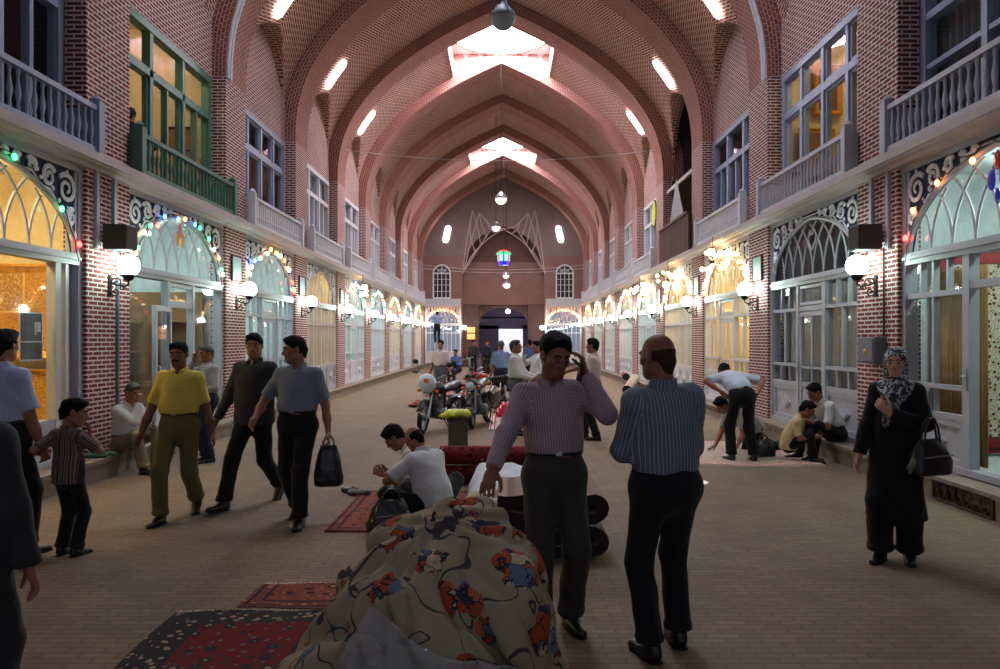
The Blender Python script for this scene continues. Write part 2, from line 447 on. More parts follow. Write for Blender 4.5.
# ledge and plinth
for side, sn in ((-1, 'left'), (1, 'right')):
    mb = MB()
    prof = [(5.3, LEDGE0 - .06), (4.90, LEDGE0 - .06), (4.88, LEDGE0 - .02), (4.80, LEDGE0 - .02), (4.78, LEDGE0), (4.74, LEDGE0), (4.74, LEDGE1), (5.3, LEDGE1)]
    mb.prism(prof, lambda a, b, d: (side * a, d, b), YB, YEND)
    struct('trim_ledge_' + sn, mb, M['ledge'], smooth=0)
    mb = MB(); y = YB; ri = 0
    rr = random.Random(3)
    while y < YEND - .01:
        L = min(rr.uniform(.7, 1.1), YEND - y)
        if side == 1 and 6.95 < y + L and y < 7.95:      # the cellar grating takes this stretch
            if y < 6.95: L = 6.95 - y
            else: y = 7.95; continue
        a, b = side * 4.70, side * 5.3
        mb.box(min(a, b), max(a, b), y, y + L - .008, 0, .20)
        a = side * 4.67; mb.box(min(a, b), max(a, b), y, y + L - .008, .20, .25); y += L
    if side == 1:
        mb.box(4.95, 5.3, 6.95, 7.95, 0, .25); mb.box(4.67, 5.0, 6.95, 7.95, .21, .25)
    struct('baseboard_' + sn, mb, M['stone'], smooth=0)
mb = MB(); mb.quad((-6, YB - 2, 0), (6, YB - 2, 0), (6, 60, 0), (-6, 60, 0))
struct('floor', mb, M['paving'], smooth=0)

# domed skylights
def checker_drum():
    m, nt, b = newmat('plastered drum with brick diamonds')
    uv = N(nt, 'ShaderNodeUVMap', uv_map='UVMap'); mp = N(nt, 'ShaderNodeMapping'); mp.inputs['Rotation'].default_value = (0, 0, PI / 4)
    nt.links.new(uv.outputs[0], mp.inputs[0]); ck = N(nt, 'ShaderNodeTexChecker', i_Scale=2.6); nt.links.new(mp.outputs[0], ck.inputs[0])
    ck.inputs[1].default_value = srgb(238, 232, 236); ck.inputs[2].default_value = srgb(176, 120, 108)
    nt.links.new(ck.outputs[0], b.inputs['Base Color']); b.inputs['Roughness'].default_value = .8
    return m
M['drum'] = checker_drum()
for k, j in enumerate(DOMES):
    mid = Y0(j) + SP / 2; R = 1.72; n = 48; d = MB(); rt = struct_root('window_skylight_%d' % (k + 1), (0, mid, 0))
    sq = []; A = 1.745; ns_ = 16
    for c0, c1 in (((A, -A), (A, A)), ((A, A), (-A, A)), ((-A, A), (-A, -A)), ((-A, -A), (A, -A))):
        for q in range(ns_): f = q / ns_; sq.append((c0[0] + (c1[0] - c0[0]) * f, c0[1] + (c1[1] - c0[1]) * f))
    sq.append(sq[0]); per = [2 * A * q / ns_ for q in range(len(sq))]
    for q in range(len(sq) - 1):
        (x0, y0_), (x1, y1_) = sq[q], sq[q + 1]; za, zb = min(barrel_z(x0) - .04, 12.0), min(barrel_z(x1) - .04, 12.0)
        d.quad((x0, y0_, za), (x1, y1_, zb), (x1, y1_, 12.1), (x0, y0_, 12.1), 0, [(per[q], za), (per[q + 1], zb), (per[q + 1], 12.1), (per[q], 12.1)])
        def rc(x, y): L = math.hypot(x, y); return (x / L * R, y / L * R, 12.1)
        d.quad((x0, y0_, 12.1), (x1, y1_, 12.1), rc(x1, y1_), rc(x0, y0_), 1)
    d.build('drum', [M['drum'], M['plaster']], rt, smooth=0)
    g = MB(); g.tube([(R * math.cos(2 * PI * i / n), R * math.sin(2 * PI * i / n), 12.1) for i in range(n)], 0.055, 6, closed=True)
    g.build('ring', M['ribbrick'], rt)
    c = MB(); c.lathe([(1.74, 12.1), (1.68, 12.55), (1.4, 13.0), (0.9, 13.35), (0.4, 13.5), (0.0, 13.55)], n=n)
    c.build('glazing', M['sky'] if j != 1 else emit('dim skylight glazing', (222, 230, 255), 12), rt)
# slot lights in the haunches of the vault
ns = 0
for side in (-1, 1):
    for j in (1, 2, 3, 4):
        yc = Y0(j) + 1.30; P = [p for p in OUTER]; mb = MB(); s = arclen(P)
        zc = 8.95
        i0 = min(range(len(P)), key=lambda i: abs(P[i].y - zc)); rows = []; sc = s[i0]
        for q in range(9):
            ss = sc + (q - 4) / 4 * .46; i = max(k for k in range(len(P) - 1) if s[k] <= ss)
            p = P[i].lerp(P[i + 1], (ss - s[i]) / (s[i + 1] - s[i])); t = (P[i + 1] - P[i]).normalized(); nrm = Vector((-abs(t.y), -abs(t.x)))
            w = .17 * math.sqrt(max(0.0, 1 - max(0, (abs(q - 4) / 4 - .62) / .40) ** 2))
            p = p + nrm * .035
            rows.append([(side * p.x, yc - w, p.y), (side * p.x, yc + w, p.y)])
        mb.grid(rows)
        ns += 1
        o = struct('window_slot_%d' % ns, mb, M['skyslot'], smooth=0)
        md = o.modifiers.new('pane', 'SOLIDIFY'); md.thickness = 0.03
# conduits on the second rib
for side in (-1, 1):
    for dy in (-.02, .10):
        y = Y0(1) + SP + .06 + dy + .0
        pts = [(side * (p.x - .03), y, p.y - .03) for p in HALF]
        mb = MB(); mb.tube(pts, .035, 6)
        tag(mb.build('cable_conduit', M['woodpale']), '%s pale conduit climbing the second vault rib on the %s' % ('front' if dy < 0 else 'rear', 'left' if side < 0 else 'right'), 'conduit')

# ---- the end wall with its niche
def plane_pt(px, py, Y): p = at(px, py, Y); return (p.x, p.z)
NX, NS, NA = 2.55, 5.7, 8.75
def niche_z(x):
    a = NX; r = NA - NS; R = (a * a + r * r) / (2 * a); c = R - a
    return NS + math.sqrt(max(R * R - (min(abs(x), a) + c) ** 2, 0))
M['endbrick'] = brick('greyish end wall brick', (116, 76, 67), (100, 64, 56), (150, 128, 120), ms=0.009)
mb = MB(); Ye = YEND; D = 2.3
n = 32
for i in range(n):
    xa = -NX + 2 * NX * i / n; xb = -NX + 2 * NX * (i + 1) / n; za, zb = niche_z(xa), niche_z(xb)
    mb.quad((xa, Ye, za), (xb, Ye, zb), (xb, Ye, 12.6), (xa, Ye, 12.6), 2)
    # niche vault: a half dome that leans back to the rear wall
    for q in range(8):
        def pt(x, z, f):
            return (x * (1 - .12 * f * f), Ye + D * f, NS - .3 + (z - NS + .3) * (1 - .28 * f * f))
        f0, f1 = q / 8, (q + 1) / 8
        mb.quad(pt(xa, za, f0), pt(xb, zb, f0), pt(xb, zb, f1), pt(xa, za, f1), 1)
for s in (-1, 1):
    for (z0, z1, y0, y1) in ((0, .3, 0, 0),): pass
    a, b = s * NX, s * 5.7
    lo, hi = min(a, b), max(a, b)
    mb.quad((lo, Ye, 6.9), (hi, Ye, 6.9), (hi, Ye, 12.6), (lo, Ye, 12.6), 2)
    wx0, wx1 = (3.28, 4.36)
    for (x0, x1) in ((NX, wx0), (wx1, 5.7)):
        q0, q1 = sorted((s * x0, s * x1)); mb.quad((q0, Ye, 3.7), (q1, Ye, 3.7), (q1, Ye, 6.9), (q0, Ye, 6.9), 0)
    for (x0, x1) in ((NX, NX + .12), (4.86, 5.7)):
        q0, q1 = sorted((s * x0, s * x1)); mb.quad((q0, Ye, 0), (q1, Ye, 0), (q1, Ye, 3.7), (q0, Ye, 3.7), 0)
    # arch over the window
    wm = (wx0 + wx1) / 2; wr = (wx1 - wx0) / 2
    for i in range(12):
        q0, q1 = PI * i / 12, PI * (i + 1) / 12
        x0, x1 = wm - wr * math.cos(q0), wm - wr * math.cos(q1); z0, z1 = 5.82 + wr * math.sin(q0), 5.82 + wr * math.sin(q1)
        mb.quad((s * x0, Ye, z0), (s * x1, Ye, z1), (s * x1, Ye, 6.9), (s * x0, Ye, 6.9), 0)
    # niche reveals
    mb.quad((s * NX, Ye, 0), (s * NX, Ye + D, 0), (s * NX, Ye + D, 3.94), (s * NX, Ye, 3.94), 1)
    mb.quad((s * NX, Ye, 3.94), (s * NX, Ye + D, 3.94), (s * NX, Ye + D, NS), (s * NX, Ye, NS), 0)
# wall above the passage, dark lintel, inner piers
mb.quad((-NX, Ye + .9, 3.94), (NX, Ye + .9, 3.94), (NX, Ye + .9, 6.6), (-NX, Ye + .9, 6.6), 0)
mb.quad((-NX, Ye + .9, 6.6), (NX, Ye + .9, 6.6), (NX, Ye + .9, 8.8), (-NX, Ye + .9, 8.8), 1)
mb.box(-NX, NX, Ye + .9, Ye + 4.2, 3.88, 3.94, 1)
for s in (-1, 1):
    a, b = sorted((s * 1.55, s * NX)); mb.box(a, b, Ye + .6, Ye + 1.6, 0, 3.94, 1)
struct('wall_end', mb, [M['endbrick'], M['shadedbrick'], brick('grey brown herringbone brick', (112, 92, 86), (92, 74, 70), (146, 132, 128), ms=0.01, rot=.785)], smooth=0)
# passage beyond
mb = MB()
Yp = Ye + 1.6; Yq = Ye + 6
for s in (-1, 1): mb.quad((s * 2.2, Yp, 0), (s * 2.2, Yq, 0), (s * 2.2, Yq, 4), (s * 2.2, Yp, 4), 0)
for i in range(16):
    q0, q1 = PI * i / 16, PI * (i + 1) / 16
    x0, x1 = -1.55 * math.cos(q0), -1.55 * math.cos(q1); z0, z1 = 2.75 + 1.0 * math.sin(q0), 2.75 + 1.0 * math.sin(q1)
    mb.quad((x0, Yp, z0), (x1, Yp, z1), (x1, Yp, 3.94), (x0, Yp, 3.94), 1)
mb.quad((-2.2, Yq, 2.45), (2.2, Yq, 2.45), (2.2, Yq, 4.0), (-2.2, Yq, 4.0), 2)
mb.quad((-2.2, Yq, 0), (-.35, Yq, 0), (-.35, Yq, 2.7), (-2.2, Yq, 2.7), 2)
mb.quad((1.35, Yq, 0), (2.2, Yq, 0), (2.2, Yq, 2.7), (1.35, Yq, 2.7), 2)
mb.quad((-2.2, Yp, 4), (2.2, Yp, 4), (2.2, Yq, 4), (-2.2, Yq, 4), 2)
struct('wall_passage', mb, [M['shadedbrick'], M['brick'], paint('violet grey plaster', (112, 104, 128), .8)], smooth=0)
mb = MB(); mb.box(-3, 3, Yq + 3, Yq + 3.1, 0, 4); mb.box(-3, 3, Yq, Yq + 3, 3.2, 3.3); mb.box(-3, -2.9, Yq, Yq + 3, 0, 3.3); mb.box(2.9, 3, Yq, Yq + 3, 0, 3.3)
struct('wall_passage_back', mb, M['plaster'], smooth=0)
mb = MB(); mb.box(-.2, 1.3, Yq + .6, Yq + 1.6, 2.9, 2.95)
tag(mb.build('ceiling_lamp', emit('white passage lamp', (226, 240, 255), 14)), 'bright white lamp over the doorway at the far end of the passage', 'lamp')
mb = MB(); mb.ball((.3, Yp + 2.0, 3.6), .14, 12, 8)  # lamp added to brighten the dark passage
tag(mb.build('passage_fill_lamp', emit('added passage fill lamp', (236, 232, 255), 45), smooth=2), 'added globe lamp brightening the dark passage from under its ceiling', 'lamp')
# pale ribs of the star vault on the end wall
def star():
    lines = [[(462.8, 274), (467.2, 237), (472.6, 210)], [(464.3, 271), (471.7, 256), (486.7, 240), (503.7, 229)], [(464.3, 269.7), (470.2, 244.3), (479.2, 213)], [(479.2, 213), (482, 226), (486.5, 238)],
             [(472.6, 210), (478, 230), (481, 246)], [(467.2, 266.7), (478.3, 248.7), (489.7, 230.8)], [(486, 219), (490, 229), (495, 233)], [(479.2, 213), (492, 226), (503.7, 229)], [(472.6, 210), (470, 232), (475, 252)]]
    tubes = []
    for L in lines:
        for mir in (0, 1):
            pts = []
            for px, py in L:
                x, z = plane_pt(px, py, Ye - .04); x = x + .0
                xm = plane_pt(503.7, py, Ye)[0]; pts.append(((2 * xm - x if mir else x), Ye - .04, z))
            C = [Vector((p[0], p[2])) for p in pts]; C = smooth_profile([(c.x, c.y) for c in C], 4) if len(C) > 2 else C
            tubes.append([(c.x, Ye - .04, c.y) for c in C])
    return tubes
mb = MB()
for t in star(): mb.tube(t, .035, 5)
struct('trim_star_ribs', mb, paint('pale rib line', (172, 148, 146), .8), smooth=0.8)
# end wall slots
for k, s in enumerate((-1, 1)):
    mb = MB(); c = Vector((s * 3.5 + .0, Ye - .05, 8.25)); 
    poly = []
    for i in range(20):
        q = 2 * PI * i / 20; a, b = .17 * math.cos(q), .2 * math.sin(q) + (.32 if math.sin(q) > 0 else -.32); ang = s * .22
        poly.append((c.x + a * math.cos(ang) - b * math.sin(ang), c.z + a * math.sin(ang) + b * math.cos(ang)))
    mb.prism(poly, lambda a, b, d: (a, d, b), Ye - .05, Ye + .02)
    struct('window_slot_%d' % (9 + k), mb, M['skyslot'], smooth=0)
# sun shafts from two of the right hand slots
for k, (j, tgt) in enumerate(((2, (2.43, 8.87, 0)), (4, (1.62, 17.2, 0)))):
    ld = bpy.data.lights.new('sun_shaft', 'SPOT'); ld.energy = 15000; ld.spot_size = math.radians(1.25); ld.spot_blend = .15; ld.shadow_soft_size = .03
    lo = bpy.data.objects.new('sun_shaft', ld); COL.objects.link(lo); lo.location = (4.12, Y0(j) + 1.3, 8.86)
    lo.rotation_euler = (Vector(tgt) - lo.location).to_track_quat('-Z', 'Y').to_euler()
# hall behind the camera left unbuilt, so world light fills the near end
# ------------------------------------------------------------------ arched shop fronts
ZA, AH, AW = 2.72, 0.90, 1.62           # fanlight: springing, rise, half span
TOPZ = 3.72
def arch_z(x):
    u = min(abs(x) / AW, 1.0)
    return ZA + AH * (0.82 * math.sqrt(max(1 - u ** 2.2, 0)) + 0.18 * (1 - u))
def spiral(cx, cz, r, turns, start, sgn, y=.045, n=22):
    pts = []
    for i in range(n + 1):
        t = i / n; q = start + sgn * turns * 2 * PI * t; rr = r * (1 - .82 * t)
        pts.append((cx + rr * math.cos(q), y, cz + rr * math.sin(q)))
    return pts
def front_common(wood, dense=True):
    P = {}
    f = MB()
    for s in (-1, 1):
        f.box(s * 1.735 - .065, s * 1.735 + .065, -.10, .06, .25, LEDGE0 - .06)
        f.box(s * 1.64 - .02, s * 1.64 + .02, -.04, .045, ZA + .02, 3.7)
    f.box(-1.68, 1.68, -.08, .07, 2.58, ZA); f.box(-1.68, 1.68, -.10, .10, 2.64, 2.67)
    f.box(-1.68, 1.68, -.06, .06, 3.70, LEDGE0 - .06); f.box(-1.68, 1.68, -.06, .075, 3.70, 3.72)
    f.box(-1.68, 1.68, -.08, .06, .25, .32)
    P['frame'] = (f, wood)
    b = MB(); n = 36
    for i in range(n):
        x0, x1 = -AW + 2 * AW * i / n, -AW + 2 * AW * (i + 1) / n
        b.prism([(x0, arch_z(x0)), (x1, arch_z(x1)), (x1, 3.71), (x0, 3.71)], lambda a, c, d: (a, d, c), -.01, .025)
    P['spandrel'] = (b, M['navy'])
    r = MB(); r.tube([(x, .04, arch_z(x)) for x in [AW * math.sin(PI / 2 * (i / 20 - 1)) for i in range(41)]], .035, 6, fax=(0, 1, 0))
    P['arch_rim'] = (r, wood)
    s_ = MB()
    for s in (-1, 1):
        for (x, z, rr, tn, st, sg) in ((1.45, 3.46, .185, 1.6, 2.4, -1), (1.11, 3.54, .13, 1.5, .6, 1), (.80, 3.60, .09, 1.4, 2.6, -1), (.55, 3.625, .06, 1.3, .4, 1),
                                       (1.545, 3.14, .10, 1.5, 1.2, 1), (1.57, 2.92, .055, 1.3, 1.2, -1), (.36, 3.65, .04, 1.2, 2.6, -1)):
            pts = [(s * a, c, d) for a, c, d in spiral(x, z, rr, tn, st, sg)]
            s_.tube(pts, [.034 - .014 * i / 22 for i in range(23)], 5, flat=.55, fax=(0, 1, 0))
            for q in range(3):
                a = st + sg * (.9 + q * 1.9); px, pz = x + rr * 1.12 * math.cos(a), z + rr * 1.12 * math.sin(a)
                if pz < 3.68 and pz > arch_z(px) + .02 and px < 1.6:
                    s_.ball((s * px, .04, pz), (.036, .014, .026), 7, 5, R=Matrix.Rotation(-s * a, 3, 'Y'))
        wave = [(s * (1.60 - 1.25 * t), .04, max(arch_z(1.60 - 1.25 * t), 2.86) + .055 + .03 * math.sin(t * 22)) for t in [i / 30 for i in range(31)]]
        s_.tube([p for p in wave if p[2] < 3.69], .016, 5, flat=.6, fax=(0, 1, 0))
    s_.tube([(.42 * math.sin(PI / 2 * i / 10 - 0), .035, 3.665) for i in range(-10, 11)], .012, 5, flat=.6, fax=(0, 1, 0))
    P['scrollwork'] = (s_, M['white'])
    t = MB()
    W, H = 1.25, 1.02
    for base in [-1.62 + .405 * i for i in range(9)]:
        for s in (-1, 1):
            pts = []
            for i in range(19):
                q = PI / 2 * i / 18; x = base + s * W * (1 - math.cos(q)); z = ZA + H * math.sin(q)
                if abs(x) > AW - .01 or z > arch_z(x): break
                pts.append((x, .0, z))
            if len(pts) > 2: t.tube(pts, .0165, 5, fax=(0, 1, 0))
    for s in (-1, 1):       # heart at the crown
        t.tube([(s * a, .012, c) for a, c in ((0, 3.12), (.12, 3.24), (.15, 3.36), (.09, 3.43), (0, 3.36))], .016, 5, fax=(0, 1, 0))
    P['fan_tracery'] = (t, M['lead'])
    g = MB(); m = 24
    for i in range(m):
        x0, x1 = -AW + 2 * AW * i / m, -AW + 2 * AW * (i + 1) / m
        g.quad((x0, -.012, ZA), (x1, -.012, ZA), (x1, -.012, arch_z(x1)), (x0, -.012, arch_z(x0)))
    P['fanlight_pane'] = (g, M['glass'])
    return P
def kick(x0, x1, z0, z1, diamond=True):
    k = MB(); k.box(x0, x1, -.05, .0, z0, z1); w = .07
    k.box(x0, x1, 0, .03, z0, z0 + w); k.box(x0, x1, 0, .03, z1 - w, z1); k.box(x0, x0 + w, 0, .03, z0 + w, z1 - w); k.box(x1 - w, x1, 0, .03, z0 + w, z1 - w)
    if diamond:
        cx, cz = (x0 + x1) / 2, (z0 + z1) / 2; a, b = min(.2, (x1 - x0) * .3), min(.13, (z1 - z0) * .28)
        k.prism([(cx - a, cz), (cx, cz - b), (cx + a, cz), (cx, cz + b)], lambda p, q, d: (p, d, q), 0, .03)
        k.prism([(cx - a * .75, cz), (cx, cz - b * .75), (cx + a * .75, cz), (cx, cz + b * .75)], lambda p, q, d: (p, d, q), .03, .045)
    return k
def door_parts(x0, x1, z0, z1, wood, parent, hinge=None, split=True):
    w = x1 - x0; d = MB(); st = .075
    ox = x0 if hinge is None else x0
    def B(a, b, c, e, y0=-.03, y1=.03): d.box(a - ox, b - ox, y0, y1, c, e)
    B(x0, x0 + st, z0, z1); B(x1 - st, x1, z0, z1); B(x0 + st, x1 - st, z1 - st, z1); B(x0 + st, x1 - st, z0, z0 + .12); B(x0 + st, x1 - st, .92, .99)
    B(x0 + st, x1 - st, z0 + .12, .92, -.02, .01)
    if split: B((x0 + x1) / 2 - .018, (x0 + x1) / 2 + .018, .99, z1 - st, -.02, .02); B(x0 + st, x1 - st, 1.22, 1.25, -.02, .02)
    o = d.build('door', wood, parent, smooth=0)
    o.location = (ox, 0, 0)
    g = MB(); g.quad((st, 0, .99), (w - st, 0, .99), (w - st, 0, z1 - st), (st, 0, z1 - st)); g.build('door_pane', M['glass'], o)
    h = MB(); hx = w - .045; h.tube([(hx, .03, 1.12), (hx, .075, 1.13), (hx, .075, 1.30), (hx, .03, 1.31)], .011, 6); h.build('handle', M['steel'], o)
    return o
def front_lower(root, wood, style):
    f = MB(); g = MB()
    def post(x, z0=.3, z1=2.58, w=.08): f.box(x - w / 2, x + w / 2, -.06, .05, z0, z1)
    def rail(x0, x1, z, h=.05): f.box(x0, x1, -.05, .04, z - h / 2, z + h / 2)
    def mull(x, z0, z1, w=.034): f.box(x - w / 2, x + w / 2, -.035, .03, z0, z1)
    def glass(x0, x1, z0, z1): g.quad((x0, -.01, z0), (x1, -.01, z0), (x1, -.01, z1), (x0, -.01, z1))
    if style == 'panes':          # two glazed sides, door between
        post(-.52); post(.52); rail(-.52, .52, 2.19, .08); f.box(-.30, .30, -.04, .03, 2.23, 2.58) if False else None
        for s in (-1, 1):
            a, b = sorted((s * .56, s * 1.67)); rail(a, b, 2.19); rail(a, b, 1.26); rail(a, b, .94, .07)
            mull((a + b) / 2, 1.26, 2.19, .05)
            for q in (1, 2): mull(a + (b - a) * q / 3, 2.19, 2.58); mull(a + (b - a) * q / 3, .94, 1.26)
            kick(a, b, .32, .91).build('kick_panel', wood, root, smooth=0)
            glass(a, b, .94, 2.58)
        for s in (-1, 1): mull(s * .42, 2.23, 2.56, .05)
        rail(-.44, .44, 2.54, .05); rail(-.44, .44, 2.27, .05)
        glass(-.5, .5, 2.2, 2.58)
        door_parts(-.475, .475, .28, 2.14, wood, root)
    elif style == 'open':         # big panes, the door leaf swung out
        post(-.50); post(.42); rail(-.5, .42, 2.24, .1)
        for a, b in ((-1.67, -.54), (.46, 1.67)):
            rail(a, b, .66, .07); glass(a, b, .66, 2.58); kick(a, b, .32, .63, False).build('kick_panel', wood, root, smooth=0)
        rail(-.46, .38, 2.54, .06); glass(-.46, .38, 2.28, 2.58)
        d = door_parts(-.46, .38, .28, 2.18, wood, root, split=False)
        d.location = (.44, .07, 0); d.rotation_euler = (0, 0, math.radians(10))
    elif style == 'display':      # one wide show window in nested frames
        post(-1.28, w=.10); post(-1.45, w=.06); post(1.3, w=.1); rail(-1.24, 1.26, .72, .1)
        f.box(-1.68, -1.5, -.09, -.03, .3, 2.58)
        glass(-1.24, 1.26, .74, 2.58)
        kick(-1.24, 1.26, .32, .68).build('kick_panel', wood, root, smooth=0)
        kick(-1.66, -1.3, .32, .68, False).build('kick_panel', wood, root, smooth=0)
    elif style == 'nearright':    # sash by the far pier, then the wide doorway standing open
        post(.50, w=.12); rail(-1.68, .5, 2.26, .08)
        a, b = .56, 1.66
        for (z, h) in ((2.2, .06), (1.16, .05), (.84, .06)): rail(a, b, z, h)
        mull(1.14, .86, 2.58, .05); mull(.86, 2.2, 2.58); mull(1.4, 2.2, 2.58); mull(1.14, .86, 1.16)
        glass(a, b, .86, 2.58); kick(a, b, .32, .81).build('kick_panel', wood, root, smooth=0)
        glass(-1.66, .44, 2.3, 2.58); post(-.95)
        glass(-1.66, -1.0, .9, 2.2); kick(-1.66, -1.0, .32, .88, False).build('kick_panel', wood, root, smooth=0); rail(-1.66, -1.0, .9)
        lk = MB(); lk.box(.47, .53, .05, .062, 1.15, 1.38); lk.tube([(.49, .06, 1.30), (.49, .1, 1.30), (.43, .1, 1.29)], .009, 6); lk.build('lock', M['steel'], root)
    elif style == 'slim':         # four tall double lights
        for x in (-.84, 0, .84): post(x, w=.07)
        for a, b in ((-1.67, -.88), (-.8, -.04), (.04, .8), (.88, 1.67)):
            rail(a, b, 2.12); rail(a, b, .95, .06); mull((a + b) / 2, .95, 2.58); glass(a, b, .95, 2.58)
            kick(a, b, .32, .92).build('kick_panel', wood, root, smooth=0)
    f.build('glazing_bars', wood, root, smooth=0)
    g.build('shop_pane', M['glass'], root)
PROTO = {}
def side_of(s): return ('left', -PI / 2) if s < 0 else ('right', PI / 2)
ORD = ['first', 'second', 'third', 'fourth', 'fifth', 'sixth', 'seventh', 'eighth', 'ninth']
def make_front(style, wood, label, loc, rz, group):
    key = (style, wood.name)
    if key in PROTO: return dup(PROTO[key], loc, rz, label, group)
    t = thing('shop_front', label, 'shop front', loc, rz, group)
    for nm, (mb, m) in front_common(wood).items(): mb.build(nm, m, t, smooth=0.7)
    front_lower(t, wood, style); PROTO[key] = t
    return t
STYLE = {(-1, 0): ('display', 'wood'), (-1, 1): ('open', 'wood'), (-1, 2): ('panes', 'wood'), (-1, 3): ('slim', 'wood'), (1, 0): ('nearright', 'wood'), (1, 1): ('panes', 'wood')}
DESC = {(-1, 0): 'grey wooden shopfront with wide display window nearest on the left, gilt frames behind its glass', (-1, 1): 'arched shopfront with its door leaf standing open, under the green window',
        (-1, 2): 'arched shopfront with paned door, third along the left wall', (-1, 3): 'arched shopfront of four tall lights, fourth along the left wall',
        (1, 0): 'arched shopfront with blue glass motif and patterned carpet inside, nearest on the right', (1, 1): 'arched shopfront with curtained panes and navy scrolled spandrel behind the seated pair'}
for s in (-1, 1):
    sn, rz = side_of(s)
    for j in range(0, 9):
        st, wd = STYLE.get((s, j), (('panes', 'slim')[j % 2], 'woodpale'))
        lab = DESC.get((s, j), 'pale arched shopfront, %s along the %s wall counted from the front' % (ORD[j], sn))
        make_front(st, M[wd], lab, (s * 5.06, Y0(j) + SP / 2, 0), rz, 'arched shopfronts along the hall')
# two narrow ones on the end wall
for s in (-1, 1):
    k = PROTO[('slim', 'pale' if False else M['woodpale'].name)]
    o = dup(k, (s * 3.74, YEND + .05, 0), PI, 'pale arched shopfront on the end wall, %s of the dark passage' % ('left' if s < 0 else 'right'), 'arched shopfronts on the end wall')
    o.scale = (.62, 1, 1)

# ------------------------------------------------------------------ rooms behind the fronts
def room(s, j, z0, z1, depth, wallmat, name, lampmat=None, lamps=1):
    y0, y1 = Y0(j) - .1, Y0(j) + SP + .1; x0, x1 = s * 5.22, s * (5.22 + depth); mb = MB()
    mb.quad((x1, y0, z0), (x1, y1, z0), (x1, y1, z1), (x1, y0, z1)); mb.quad((x0, y0, z0), (x1, y0, z0), (x1, y0, z1), (x0, y0, z1)); mb.quad((x0, y1, z0), (x1, y1, z0), (x1, y1, z1), (x0, y1, z1))
    mb.quad((x0, y0, z0), (x0, y1, z0), (x1, y1, z0), (x1, y0, z0)); mb.quad((x0, y0, z1), (x0, y1, z1), (x1, y1, z1), (x1, y0, z1))
    struct(name, mb, wallmat, smooth=0)
M['roomcream'] = paint('cream upper room', (204, 190, 162), .8); M['roomwarm'] = paint('ochre shop plaster', (224, 206, 158), .8); M['roomcool'] = paint('pale shop plaster', (206, 214, 214), .8); M['roombrown'] = paint('brown shop panelling', (120, 84, 52), .7, vary=.2)
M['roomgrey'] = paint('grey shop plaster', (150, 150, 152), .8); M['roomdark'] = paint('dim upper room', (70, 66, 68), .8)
RM = {(-1, 0): ('roomwarm', 'tube_warm'), (-1, 1): ('roomcool', 'tube_cool'), (-1, 2): ('roomcool', 'tube_cool'), (1, 0): ('roomcool', 'tube_cool'), (1, 1): ('roomgrey', None), (1, 2): ('roomwarm', 'tube_warm'), (1, 3): ('roomwarm', 'tube_warm')}
rn = random.Random(11)
for s in (-1, 1):
    sn, rz = side_of(s)
    for j in range(0, 9):
        wm, lm = RM.get((s, j), (rn.choice(('roomwarm', 'roomcool', 'roomcool')), rn.choice(('tube_warm', 'tube_cool', 'tube_cool'))))
        room(s, j, .26, 3.72, 1.7 if j else 2.2, M[wm], 'wall_shop_%s_%d' % (sn, j + 1))
        if lm:
            mb = MB(); xx = s * 5.95; yy = Y0(j) + SP / 2
            mb.tube([(xx, yy - .9, 3.5), (xx, yy + .9, 3.5)], .035, 8)
            tag(mb.build('tube_lamp', M[lm]), '%s fluorescent tube on the ceiling inside the %s shop on the %s' % ('yellowish' if lm == 'tube_warm' else 'white', ORD[j], sn), 'lamp', 'tube lamps inside the shops')
    pass
mb = MB(); yy = Y0(1); mb.box(-6.85, -6.75, yy, yy + SP, .3, 2.55); mb.box(-6.85, -5.35, yy + SP - .06, yy + SP, .3, 2.55)
for z in (.9, 1.45, 2.0): mb.box(-6.75, -6.45, yy + .1, yy + SP - .1, z, z + .04); mb.box(-6.3, -5.5, yy + SP - .3, yy + SP - .06, z, z + .04)
tag(mb.build('wall_shelving', M['roombrown'], smooth=0), 'brown panelling and shelves inside the second left shop', 'shelving')

